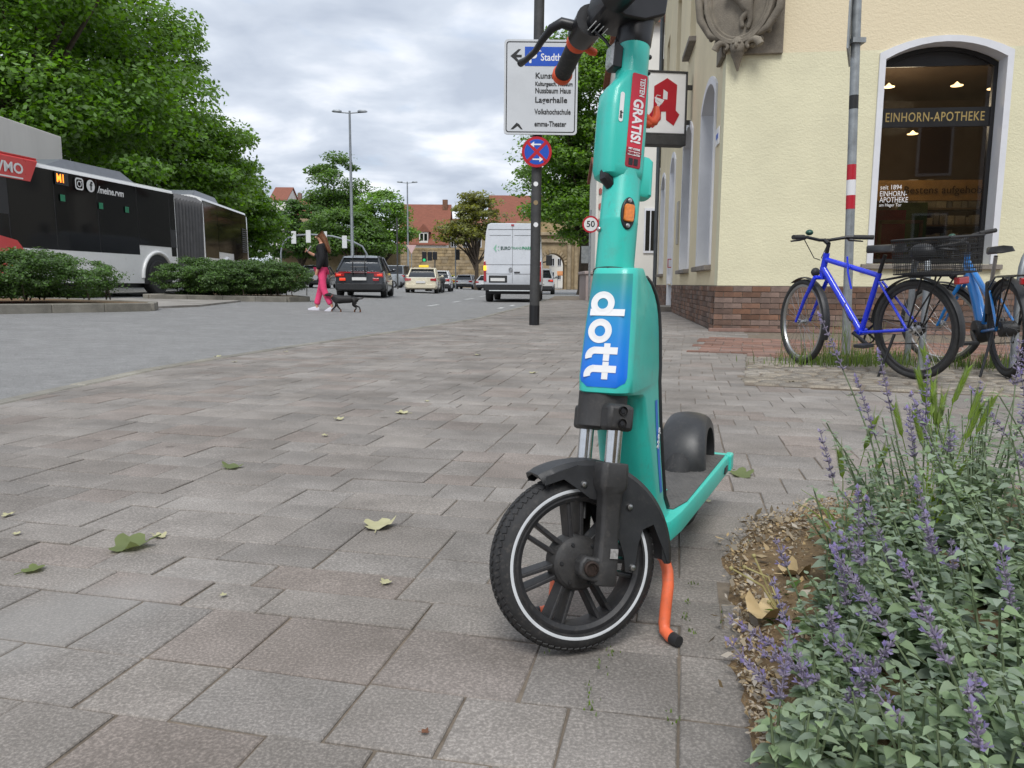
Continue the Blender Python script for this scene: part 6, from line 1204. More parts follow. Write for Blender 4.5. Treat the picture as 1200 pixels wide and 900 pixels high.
# ============================================================ WOMAN AND DOG
def bake_obj(nm, nodes, edges, m_, parent, root=0, sub=2, T=None):
    me = skinmesh(nodes, edges, root, sub); me.materials.clear()
    if T: me.transform(T)
    return obj(nm, me, m_, parent, 80)
SKIN = mat('skin', H('c9967c'), .5, var=.06); PINKT = mat('pink_fabric', H('e8497a'), .8, var=.1, scale=14, bump=.004, bscale=14); BLKF = mat('black_fabric', (.008, .008, .010), .85, var=.3, scale=20, bump=.004, bscale=16); HAIR = mat('brown_hair', H('6d4428'), .5, var=.35, scale=30, stretch=(6, 6, .6)); SHOE = mat('white_shoe', (.58, .58, .64), .6, var=.08)
wb = gp(377, 362, .05); Yw = 16.6; wx_ = pxX(377, Yw); PE = thing('person', 'person in black jacket and pink trousers walking with phone in hand', 'person', (wx_, Yw, gz(wx_) - .03), R(90))   # local +y = walking direction (towards the bus)
# feet at local y: front +.20 back -.17 ; x right
def limb(pts): return pts
body = [(0, 0, .92, .13, .10), (0, .0, 1.08, .115, .085), (0, -.005, 1.24, .14, .09), (0, -.01, 1.36, .12, .085), (0, .0, 1.43, .045), (0, .015, 1.49, .055), (0, .035, 1.56, .082, .088), (0, .03, 1.63, .06),
        (.09, .0, .86, .085), (.10, .06, .48, .056), (.10, .17, .10, .038), (.10, .15, .06, .036), (.10, .28, .035, .03),
        (-.09, 0, .86, .085), (-.10, -.03, .48, .056), (-.10, -.20, .12, .038), (-.10, -.23, .075, .036), (-.10, -.11, .03, .03),
        (-.17, -.01, 1.36, .055), (-.23, -.06, 1.10, .042), (-.20, .06, .86, .033), (-.19, .085, .78, .030), (-.185, .10, .71, .02),
        (.17, -.01, 1.36, .055), (.22, .03, 1.12, .042), (.13, .24, 1.20, .033), (.10, .30, 1.24, .030), (.08, .34, 1.28, .018)]
ed_ = [(0, 1), (1, 2), (2, 3), (3, 4), (4, 5), (5, 6), (6, 7), (0, 8), (8, 9), (9, 10), (10, 11), (11, 12), (0, 13), (13, 14), (14, 15), (15, 16), (16, 17), (3, 18), (18, 19), (19, 20), (20, 21), (21, 22), (3, 23), (23, 24), (24, 25), (25, 26), (26, 27)]
bd_ = bake_obj('body', body, ed_, SKIN, PE)
m = MB()
for hx, hy, hz, dx in ((-.185, .10, .715, -1), (.085, .33, 1.27, 1)):
    for k in range(4): b_ = Vector((hx + (.012 * k - .018), hy + .005, hz - .02 if dx < 0 else hz + .01)); m.tube([b_, b_ + Vector((0, .02, -.035 if dx < 0 else .02)), b_ + Vector((0, .035 if dx < 0 else .02, -.05 + .004 * abs(k - 1.5) if dx < 0 else .045))], [.0085, .008, .006], 6)
    m.tube([(hx, hy + .02, hz + .01), (hx, hy + .045, hz - .005), (hx, hy + .05, hz - .03)], [.010, .009, .007], 6)
m.build('fingers', SKIN, bd_, 60)
m = MB(); m.ball((0, .125, 1.555), .011, .018, .016, 8); m.ball((0, .118, 1.515), .02, .008, .006, 8); m.ball((.08, .03, 1.555), .012, .02, .028, 8); m.build('face', SKIN, bd_, 60)
m = MB(); m.ball((-.03, .112, 1.578), .010, .006, .006, 8); m.ball((.03, .112, 1.578), .010, .006, .006, 8); m.build('eyes', BLKF, bd_)
tr_n = [(0, 0, .95, .150, .115), (.092, .0, .84, .102), (.100, .035, .62, .082), (.10, .07, .46, .075), (.10, .13, .26, .068), (.10, .165, .12, .072), (-.092, 0, .84, .102), (-.10, -.02, .62, .082), (-.10, -.04, .46, .075), (-.10, -.12, .26, .066), (-.10, -.195, .13, .070)]
bake_obj('trousers', tr_n, [(0, 1), (1, 2), (2, 3), (3, 4), (4, 5), (0, 6), (6, 7), (7, 8), (8, 9), (9, 10)], PINKT, PE)
jk = [(0, 0, .88, .185, .150), (0, 0, 1.02, .170, .135), (0, -.005, 1.2, .170, .12), (0, -.01, 1.36, .145, .10), (0, 0, 1.425, .07), (-.175, -.01, 1.355, .078), (-.24, -.07, 1.10, .066), (-.21, .05, .87, .052), (.175, -.01, 1.355, .078), (.235, .02, 1.12, .066), (.14, .22, 1.19, .05)]
bake_obj('jacket', jk, [(0, 1), (1, 2), (2, 3), (3, 4), (3, 5), (5, 6), (6, 7), (3, 8), (8, 9), (9, 10)], BLKF, PE)
hr = [(0, .012, 1.612, .072, .080), (0, -.03, 1.57, .092, .080), (0, -.07, 1.49, .095, .06), (.0, -.115, 1.38, .105, .055), (-.01, -.155, 1.27, .085, .045), (-.01, -.175, 1.20, .035, .025)]
bake_obj('hair', hr, [(i, i + 1) for i in range(5)], HAIR, PE, 1)
for s, y, x, rx in ((1, .20, .10, 4), (-1, -.19, -.10, -14)):
    m = MB(); T = Matrix.Translation((x, y, 0)) @ Matrix.Rotation(R(rx), 4, 'X'); m.loft([[T @ Vector((a * wd, yy, z)) for a, z in ((-1, .0), (1, .0), (.95, h * .6), (.5, h), (-.5, h), (-.95, h * .6))] for yy, wd, h in ((-.09, .025, .06), (-.07, .036, .085), (-.02, .038, .095), (.04, .042, .075), (.11, .042, .05), (.155, .026, .03))]); m.build('shoe', SHOE, PE, 50)
ph = thing('mobile_phone', 'small pale mobile phone held up by the walking person', 'phone', (wx_ - .335, Yw + .08, gz(wx_) - .03 + 1.25), R(90)); m = MB(Matrix.Rotation(R(35), 4, 'X')); m.box(-.036, .036, -.005, .005, 0, .15); m.build('phone_case', mat('pale_phone', (.5, .5, .52), .3), ph, None, bevel=.003)
lh = thing('leash_handle', 'grey retractable leash handle in the lowered hand', 'leash', (wx_ - .10, Yw - .20, gz(wx_) - .03 + .70)); m = MB(); m.lathe([(0, -.018), (.045, -.02), (.055, 0), (.045, .02), (0, .018)], 16, Matrix.Rotation(R(90), 4, 'X')); m.tube([(-.03, 0, .03), (0, 0, .085), (.04, 0, .03)], .011, 8); m.build('casing', mat('leash_grey', (.3, .3, .32), .5, var=.3, scale=60), lh)
# dog: small, black and tan, trotting the same way
dx_ = pxX(404, 16.4); DG = thing('dog', 'small black and tan dog trotting behind the person', 'dog', (dx_, 16.4, gz(dx_) - .03), R(90)); 
DOG = mat('dog_coat', (.010, .009, .009), .6, var=.3, scale=20, bump=.004, bscale=80); TAND = mat('dog_tan', H('6b3f1e'), .6, var=.2, scale=20)
dn = [(0, .0, .265, .082, .088), (0, .14, .262, .092, .100), (0, .235, .278, .078, .084), (0, .305, .335, .046), (0, .345, .375, .048), (0, .405, .362, .032), (0, .455, .350, .019),
      (0, -.13, .270, .075, .080), (0, -.20, .28, .055), (0, -.27, .275, .017), (0, -.34, .285, .013), (0, -.40, .33, .008),
      (.045, .22, .20, .030), (.045, .235, .115, .022), (.045, .31, .055, .013), (.045, .325, .015, .015),
      (-.045, .21, .20, .030), (-.045, .17, .115, .022), (-.045, .12, .06, .013), (-.045, .10, .015, .015),
      (.045, -.17, .215, .045), (.045, -.13, .145, .026), (.045, -.21, .090, .015), (.045, -.16, .015, .015),
      (-.045, -.18, .215, .045), (-.045, -.19, .145, .026), (-.045, -.29, .105, .015), (-.045, -.31, .02, .015)]
de = [(0, 1), (1, 2), (2, 3), (3, 4), (4, 5), (5, 6), (0, 7), (7, 8), (8, 9), (9, 10), (10, 11), (2, 12), (12, 13), (13, 14), (14, 15), (2, 16), (16, 17), (17, 18), (18, 19), (8, 20), (20, 21), (21, 22), (22, 23), (8, 24), (24, 25), (25, 26), (26, 27)]
dbody = bake_obj('body', dn, de, DOG, DG)
m = MB()
for s in (-1, 1): m.add([(s * .02, .335, .405), (s * .05, .325, .385), (s * .052, .33, .34), (s * .03, .35, .395)], [(0, 1, 2), (0, 2, 3), (0, 3, 1), (1, 3, 2)])
m.build('ears', DOG, dbody); m = MB(); m.ball((0, .47, .352), .010, seg=8); m.ball((.028, .388, .388), .007, seg=6); m.ball((-.028, .388, .388), .007, seg=6); m.build('nose_and_eyes', BLK2, dbody)
m = MB(); m.lathe([(.053, -.012), (.057, -.012), (.057, .012), (.053, .012)], 16, Matrix.Translation((0, .295, .328)) @ Matrix.Rotation(R(-48), 4, 'X'), close=True); m.build('collar', mat('red_collar', H('8d4038'), .6), DG); m = MB(); m.ball((0, .43, .342), .022, .035, .016, 8)
for x, y in ((.045, .318), (-.045, .108), (.045, -.168), (-.045, -.305)): m.tube([(x, y - .004, .055), (x, y, .012), (x, y + .018, .010)], [.0145, .0165, .011], 8)
m.build('tan_markings', TAND, dbody, 60)

# ============================================================ BICYCLES (local: rear axle contact at origin, +y forward)
ALU = mat('bike_aluminium', (.5, .5, .5), .35, .9, var=.15); SPK = mat('spokes', (.32, .32, .32), .35, .9); SAD = mat('saddle_black', (.012, .012, .013), .5, var=.2)
BKR = mat('bike_tyre', (.03, .03, .03), .75, var=.25, scale=25, dirt=.3); BLUEB = mat('cobalt_frame', H('1434dc'), .25, var=.04, coat=.8); CYANB = mat('azure_frame', H('1778c4'), .3, var=.04, coat=.7); CHAIN = mat('chain_dark', (.03, .028, .025), .5, .5)
def bwheel(parent, T, r=.333, tw=.022, n=32, guard=None, front=False, nm='rear_wheel'):
    A = T @ Matrix(((0, 0, 1, 0), (1, 0, 0, 0), (0, 1, 0, 0), (0, 0, 0, 1)))
    m = MB(A); m.lathe([(r - tw + tw * math.cos(2 * math.pi * k / 10), tw * .95 * math.sin(2 * math.pi * k / 10)) for k in range(10)], 64, close=True); w_ = m.build(nm, BKR, parent, 60)
    m = MB(A); m.lathe([(r - .040, .011), (r - .058, .011), (r - .063, 0), (r - .058, -.011), (r - .040, -.011)], 64, close=True); m.build('rim', RIM if front is None else ALU if nm == 'front_wheel' else RIM, w_, 40)
    m = MB(A); m.tube([(0, 0, -.055), (0, 0, .055)], .007, 8); m.lathe([(.012, -.035), (.026, -.03), (.026, -.026), (.014, -.022), (.014, .022), (.026, .026), (.026, .03), (.012, .035)], 16); m.build('hub', ALU, w_, 40)
    m = MB(A)
    for k in range(n):
        a = 2 * math.pi * k / n; s = 1 if k % 2 else -1; a2 = a + (.9 if (k // 2) % 2 else -.9); m.tube([(.025 * math.cos(a2), .025 * math.sin(a2), s * .028), ((r - .058) * math.cos(a), (r - .058) * math.sin(a), 0)], .0013, 4, cap=False)
    m.build('spokes', SPK, w_, None)
    m = MB(A); m.lathe([(r + .010, -.026), (r + .017, -.012), (r + .018, 0), (r + .017, .012), (r + .010, .026), (r + .013, .012), (r + .0145, 0), (r + .013, -.012)], 40, close=True, arc=(R(guard[0]), R(guard[1]))) if guard else None
    if guard: m.build('mudguard', BLK, parent, 60)
    return w_
def bicycle(name, label, rear, front, frame_m, steer, lean, e=False, basket=False):
    d = Vector(front) - Vector(rear); rz = math.atan2(-d.x, d.y); WB = 1.06; r_ = thing(name, label, 'bicycle', (rear[0], rear[1], .012), rz); r_.rotation_euler = (0, lean, rz)
    r = .333; BBp = Vector((0, .45, .29)); RA = Vector((0, 0, r)); FA = Vector((0, WB, r)); ST_ = Vector((0, .29, .71)); HT = Vector((0, WB - .29, .86)); HB_ = Vector((0, WB - .25, .73))
    if e: ST_ = Vector((0, .29, .66)); HT = Vector((0, WB - .28, .88))
    fm = MB()
    if not e: fm.tube([ST_ + Vector((0, .0, -.02)), HT + Vector((0, .012, -.045))], .019, 12); fm.tube([BBp, HB_ + Vector((0, 0, .03))], .024, 12)
    else: fm.tube([BBp, BBp + Vector((0, .12, .22)), HB_ + Vector((0, 0, .06))], [.048, .048, .034], 14, flat=((1, 0, 0), .8, 1.1)); fm.tube([ST_ + Vector((0, .01, -.14)), HT + Vector((0, .01, -.06))], .021, 12)
    fm.tube([BBp, ST_], .019, 12); fm.tube([HT, HB_], .023, 14); fm.tube([BBp + Vector((-.045, 0, 0)), BBp + Vector((.045, 0, 0))], .026, 14)
    for s in (-1, 1): fm.tube([BBp + Vector((s * .02, -.03, 0)), RA + Vector((s * .06, .03, 0))], .011, 8); fm.tube([ST_ + Vector((s * .015, -.01, -.06)), RA + Vector((s * .062, .015, .01))], .009, 8)
    fr = fm.build('frame', frame_m, r_, 60)
    ax = (HT - HB_).normalized(); S_ = Matrix.Translation(HB_) @ Matrix.Rotation(steer, 4, ax) @ Matrix.Translation(-HB_)
    m = MB(S_); m.tube([HB_ - ax * .0 + Vector((-.06, .01, -.05)), HB_ + Vector((.06, .01, -.05))], .016, 10)
    for s in (-1, 1): m.tube([HB_ + Vector((s * .055, .01, -.05)), HB_.lerp(FA, .55) + Vector((s * .058, .0, -.0)), FA + Vector((s * .058, -.0, 0))], [.017, .014, .010], 10)
    m.tube([HB_ + Vector((0, .005, -.06)), HB_], .02, 10); m.build('fork', frame_m, r_, 60)
    bwheel(r_, Matrix.Translation(RA), guard=(5, 195) if True else None, nm='rear_wheel'); bwheel(r_, S_ @ Matrix.Translation(FA), guard=(60, 200), nm='front_wheel')
    # cockpit
    TP = HT + ax * .07; m = MB(S_); m.tube([HT, TP], .014, 10); m.tube([TP, TP + Vector((0, .06, .03))], .016, 10); m.tube([TP + Vector((-.31, -.06, .045)), TP + Vector((-.16, .03, .05)), TP + Vector((-.04, .06, .03)), TP + Vector((.04, .06, .03)), TP + Vector((.16, .03, .05)), TP + Vector((.31, -.06, .045))], .012, 10); hbr = m.build('handlebar', BLK2, r_, 60)
    for s in (-1, 1):
        m = MB(S_); m.tube([TP + Vector((s * .20, .005, .05)), TP + Vector((s * .32, -.065, .045))], .017, 10); m.build('grip', RUB, hbr, 60)
        m = MB(S_); m.tube([TP + Vector((s * .17, .03, .045)), TP + Vector((s * .20, .06, .03)), TP + Vector((s * .29, .02, .02))], [.012, .008, .006], 8); m.build('brake_lever', BLK2, hbr, 60)
        m = MB(S_); m.tube([TP + Vector((s * .17, .05, .04)), TP + Vector((s * .10, .16, .03)), TP + Vector((s * .03, .14, -.10)), HT + Vector((s * .02, .05, -.05))], .0035, 6); m.build('cable', BLK2, hbr)
    m = MB(S_); m.ball(TP + Vector((-.13, .05, .085)), .028, .028, .022, 12); m.build('bell', mat('bell_green' + name, H('1d4a3c'), .4), hbr)
    m = MB(S_); m.ball(HB_ + Vector((0, .10, -.01)), .035, .03, .035, 12); m.build('front_lamp', BLK, hbr)
    # saddle
    m = MB(); sa = (ST_ - BBp).normalized(); sp_ = ST_ + sa * (.13 if not e else .19); m.tube([ST_, sp_], .0135, 10); sps = m.build('seat_post', ALU if e else BLK2, r_)
    m = MB(); m.loft([[sp_ + Vector((x * w_, y, .035 + z)) for x, z in ((-1, -.01), (-.8, .025), (0, .034), (.8, .025), (1, -.01), (0, -.02))] for y, w_ in ((-.13, .06), (-.10, .085), (-.04, .075), (.04, .035), (.12, .022), (.15, .012))]); m.build('saddle', SAD, r_, 60)
    # drivetrain
    m = MB(); CR = Matrix.Translation(BBp + Vector((.05, 0, 0))) @ Matrix(((0, 0, 1, 0), (1, 0, 0, 0), (0, 1, 0, 0), (0, 0, 0, 1))); m.lathe([(.085, -.003), (.095, -.002), (.095, .002), (.085, .003)], 32, CR, close=True)
    for k in range(5): a = 2 * math.pi * k / 5; m.box(.0, .088, -.008, .008, -.003, .003, CR @ Matrix.Rotation(a, 4, 'Z'))
    m.tube([BBp + Vector((.05, 0, .095)), RA + Vector((.05, 0, .04))], .004, 4); m.tube([BBp + Vector((.05, 0, -.095)), RA + Vector((.05, .03, -.10)), RA + Vector((.05, 0, -.04))], .004, 4); m.lathe([(0, -.02), (.05, -.02), (.03, .02), (0, .02)], 20, Matrix.Translation(RA + Vector((.05, 0, 0))) @ Matrix(((0, 0, 1, 0), (1, 0, 0, 0), (0, 1, 0, 0), (0, 0, 0, 1)))); m.build('chain_set', CHAIN, r_, 40)
    if e: m = MB(); m.lathe([(0, -.06), (.08, -.05), (.09, 0), (.08, .05), (0, .06)], 20, Matrix.Translation(BBp + Vector((0, .03, 0))) @ Matrix(((0, 0, 1, 0), (1, 0, 0, 0), (0, 1, 0, 0), (0, 0, 0, 1)))); m.build('motor', BLK, r_, 40); m = MB(); m.lathe([(0, -.05), (.055, -.045), (.055, .045), (0, .05)], 20, Matrix.Translation(RA) @ Matrix(((0, 0, 1, 0), (1, 0, 0, 0), (0, 1, 0, 0), (0, 0, 0, 1)))); m.build('hub_gear', BLK, r_, 40); m = MB(); m.box(-.03, .03, .32, .40, .42, .66, Matrix.Translation((0, -.06, 0)) @ Matrix.Rotation(R(0), 4, 'X')); m.build('battery', BLK, r_, None, bevel=.015)
    for s, a in ((-1, R(205)), (1, R(25))):
        e2 = BBp + Vector((s * .09, math.cos(a) * .17, math.sin(a) * .17)); m = MB(); m.tube([BBp + Vector((s * .06, 0, 0)), BBp + Vector((s * .075, 0, 0)), e2], [.014, .013, .010], 8); ck = m.build('crank', BLK2, r_, 60); m = MB(); m.box(min(e2.x, e2.x + s * .10), max(e2.x, e2.x + s * .10), e2.y - .045, e2.y + .045, e2.z - .012, e2.z + .012); m.build('pedal', BLK, ck, None, bevel=.004)
    # rack
    m = MB()
    for s in (-1, 1): m.tube([ST_ + Vector((s * .03, -.03, -.05)), Vector((s * .06, .05, .690)), Vector((s * .065, -.30, .692))], .006, 6); m.tube([Vector((s * .065, -.10, .69)), RA + Vector((s * .07, 0, .02))], .006, 6); m.tube([Vector((s * .065, -.24, .692)), RA + Vector((s * .072, -.01, .02))], .006, 6)
    for y in (.0, -.1, -.2, -.30): m.tube([(-.065, y, .694), (.065, y, .694)], .005, 6)
    rk = m.build('rear_rack', BLK2, r_, 60); m = MB(); m.box(-.05, .05, -.345, -.31, .635, .68); m.build('rear_lamp', TAIL, rk, None, bevel=.008)
    m = MB(); m.tube([Vector((-.05, .12, .30)), Vector((-.16, .02 if e else .16, .0))], [.010, .009], 8); m.build('kickstand', BLK2, r_)
    if basket:
        WIRE = mat('basket_wire', (.012, .012, .013), .5); m = MB(); z0, z1 = .705, .925
        def rect(k, z): return [Vector((-.15 * k, -.36, z)), Vector((.15 * k, -.36, z)), Vector((.15 * k, .06, z)), Vector((-.15 * k, .06, z))]
        for k, z, q in ((.88, z0, .004), (1.0, z1, .007), (.95, (z0 + z1) / 2, .003)): rc = rect(k, z); m.tube(rc + [rc[0]], q, 6)
        n1, n2 = 20, 30
        for k in range(n1 + 1):
            x = -1 + 2 * k / n1; m.tube([(x * .15, -.36, z1), (x * .132, -.36, z0), (x * .132, .06, z0), (x * .15, .06, z1)], .0022, 4, cap=False)
        for k in range(n2 + 1):
            y = -.36 + .42 * k / n2; m.tube([(-.15, y, z1), (-.132, y, z0), (.132, y, z0), (.15, y, z1)], .0022, 4, cap=False)
        for k in range(1, 9):
            z = z0 + (z1 - z0) * k / 9; rc = rect(.88 + .12 * k / 9, z); m.tube(rc + [rc[0]], .0020, 4)
        bk_ = m.build('wire_basket', WIRE, r_, 60); m = MB(); m.ball((-.04, -.08, .84), .06, .09, .06, 10); m.tube([(.05 + .07 * math.cos(t * .6), -.2 + .08 * math.sin(t * .6), .84 + .006 * t) for t in range(14)], .009, 6); m.build('cable_lock', BLK, bk_, 60)
        m = MB(); m.tube([Vector((-.03, .56, .50)), Vector((-.06, .55, .47)), Vector((-.075, .50, .40)), Vector((-.06, .47, .36)), Vector((-.03, .50, .38))], .004, 6); m.build('bottle_cage', BLK2, r_)
        m = MB(); m.tube([HT + Vector((-.025, -.22, -.03)), HT + Vector((-.04, -.24, -.14)), HT + Vector((-.04, -.27, -.26))], .007, 8); m.build('strap', frame_m, r_)
    return r_
bicycle('city_bicycle', 'cobalt blue trekking bicycle with black wire basket leaning at the pole', (2.70, 5.12), (2.28, 6.13), BLUEB, R(-14), R(-5), basket=True)
bicycle('electric_bicycle', 'azure electric bicycle with thick down tube behind the basket', (3.42, 5.28), (3.66, 6.35), CYANB, R(48), R(-4), e=True)
# steel hoop stands
def hoop(x, y, rz, label, group=None):
    r_ = thing('bicycle_stand', label, 'bicycle stand', (x, y, .0), rz, group); m = MB(); pts = [(-.22, 0, 0), (-.22, 0, .70)] + [(-.22 * math.cos(math.pi * k / 10), 0, .70 + .22 * math.sin(math.pi * k / 10)) for k in range(1, 10)] + [(.22, 0, .70), (.22, 0, 0)]; m.tube(pts, .024, 12); m.build('steel_hoop', GALV, r_, 60)
    for s in (-1, 1): m = MB(); m.lathe([(0, .02), (.05, .02), (.05, .0)], 16, Matrix.Translation((s * .22, 0, 0))); m.build('base_plate', GALV, r_)
hoop(3.76, 5.60, R(35), 'galvanised hoop stand at the tail of the azure bicycle'); hoop(3.12, 5.95, R(75), 'galvanised hoop stand between the two bicycles')

# ============================================================ PLANT BED, CATMINT, GRASS, FALLEN LEAVES
pr_ = random.Random(21)
bed = MB(); bed.grid(lambda u, v: (0, 0, 0), 1, 1) if False else None
BO = []
for i, (x, y) in enumerate(BED):
    x2, y2 = BED[(i + 1) % len(BED)]
    for k in range(5): t = k / 5; BO.append((x + (x2 - x) * t - .030 + pr_.uniform(-.009, .009), y + (y2 - y) * t + .02 + pr_.uniform(-.009, .009)))
BED0 = BED; BED = BO
nb_ = len(BED); cxb, cyb = 1.3, 1.1; z_in = .05; Vb = [(cxb, cyb, .05)]; Fb = []
for ringk, (k, z) in enumerate(((.5, .05), (.8, .04), (.93, .022), (1.0, -.004), (1.0, -.06))):
    for i, (x, y) in enumerate(BED): Vb.append((cxb + (x - cxb) * k, cyb + (y - cyb) * k, z))
for i in range(nb_): Fb.append((0, 1 + i, 1 + (i + 1) % nb_))
for r0 in range(4):
    for i in range(nb_): a, b_ = 1 + r0 * nb_ + i, 1 + r0 * nb_ + (i + 1) % nb_; Fb.append((a, a + nb_, b_ + nb_, b_))
bed = MB(); bed.add(Vb, Fb); bedo = struct(bed.build('plant_bed', SOIL, smooth=60))
sub = bedo.modifiers.new('sub', 'SUBSURF'); sub.subdivision_type = 'SIMPLE'; sub.levels = 3; sub.render_levels = 3
CHIP = leafmat('dry_chips', (.36, .29, .20), .15, .5, .8); DRY = mat('dry_leaf', H('b39a70'), .8, var=.25, scale=22, col2=H('c9b48c')); GRN = leafmat('fallen_green', (.17, .21, .075), .3, .15, .6); PALE = mat('fallen_pale', H('a8a47c'), .75, var=.2, scale=25, col2=H('b9b490'))
# litter: shreds of dry leaf over the edge of the bed
pts = []
while len(pts) < 9000:
    i = pr_.randrange(len(BED0)); a, b_ = BED0[i], BED0[(i + 1) % len(BED0)]
    if 6 <= i < len(BED0) - 1: continue
    t = pr_.random(); x = a[0] + (b_[0] - a[0]) * t + abs(pr_.gauss(0, .15)) - .03; y = a[1] + (b_[1] - a[1]) * t - pr_.gauss(0, .04); dn_ = .012 + .15 * max(0, min(.14, x - a[0] - (b_[0] - a[0]) * t)); pts.append((x, y, max(.004, min(.045, dn_)) + pr_.uniform(0, .006)))
P = np.array(pts); stuff(obj('leaf_litter', leafmesh('leaf_litter', P, np.tile([0, 0, 1.0], (len(P), 1)), .0115, CHIP, .45, .6), None, bedo, None))
P = np.array(pts[:420]) + rng.normal(0, .02, (420, 3)) * np.array([1, 1, .1]); P[:, 2] = np.abs(P[:, 2]) + .006; stuff(obj('large_litter', leafmesh('large_litter', P, np.tile([0, 0, 1.0], (420, 1)), .025, CHIP, .5, .6), None, bedo, None))

CAT = [leafmat('catmint_leaf', (.27, .34, .245), .3, .2, .65), leafmat('catmint_leaf_young', (.29, .38, .225), .35, .18, .65)]
STEMM = mat('catmint_stem', (.13, .17, .085), .7, var=.2, scale=20); BUD = mat('catmint_bud', H('7f7689'), .75, var=.25, scale=60, rnd=.2); PET = leafmat('catmint_petal', (.34, .28, .50), .35, .15, .6)
def leafshape(ln, wd, fold, droop, nst=7):
    V = []; F = []
    for i in range(nst):
        t = i / (nst - 1); hw = wd * (math.sin(math.pi * min(1, t ** .62 * .98 + .02)) ** .85) * (1.0 if i % 2 else .88); yy = t * ln; z = -droop * ln * t * t
        V += [(-hw, yy - (.04 * ln if i % 2 else 0), z + fold * hw), (0, yy, z), (hw, yy - (.04 * ln if i % 2 else 0), z + fold * hw)]
    for i in range(nst - 1): k = i * 3; F += [(k, k + 1, k + 4, k + 3), (k + 1, k + 2, k + 5, k + 4)]
    return V, F
LEAFM = []
for k in range(6):
    m = MB(); V, F = leafshape(1.0, .30 + .05 * (k % 3), .25 + .12 * (k % 2), .18 + .14 * (k % 3)); m.add(V, F); me = m.mesh('leaf'); me.materials.append(CAT[k % 2]); me.polygons.foreach_set('use_smooth', [True] * len(me.polygons)); LEAFM.append((me, V, F))
SPK_ = []
for k in range(4):
    L_ = (.07, .10, .14, .05)[k]; m = MB(); pt_ = MB(); z = 0.0; sr = random.Random(k)
    while z < L_:
        f = 1 - .55 * z / L_; nbud = sr.randint(6, 9)
        for j in range(nbud):
            a = 2 * math.pi * j / nbud + sr.uniform(-.3, .3); d_ = Vector((math.cos(a), math.sin(a), sr.uniform(.35, 1.1))).normalized(); b0 = Vector((0, 0, z + sr.uniform(-.003, .003))) + d_ * .002; l2 = .0085 * f * sr.uniform(.7, 1.2); m.tube([b0, b0 + d_ * l2 * .5, b0 + d_ * l2], [.0010, .0017 * f + .0003, .0010], 5)
            if sr.random() < .16:
                q = b0 + d_ * l2; sd_ = d_.cross(Vector((0, 0, 1))).normalized(); w_ = .0036; pt_.add([q, q + d_ * .005 + sd_ * w_, q + d_ * .0095 - Vector((0, 0, .002)), q + d_ * .005 - sd_ * w_], [(0, 1, 2, 3)]); pt_.add([q, q + d_ * .003 + sd_ * .002 + Vector((0, 0, .004)), q + d_ * .005 + Vector((0, 0, .0055)), q + d_ * .003 - sd_ * .002 + Vector((0, 0, .004))], [(0, 1, 2, 3)])
        z += sr.uniform(.011, .021)
    m.tube([(0, 0, -.01), (0, 0, L_)], [.0013, .0008], 5); me = m.mesh('flower_spike'); me.materials.append(BUD); mp_ = pt_.mesh('petals'); mp_.materials.append(PET); SPK_.append((me, mp_))
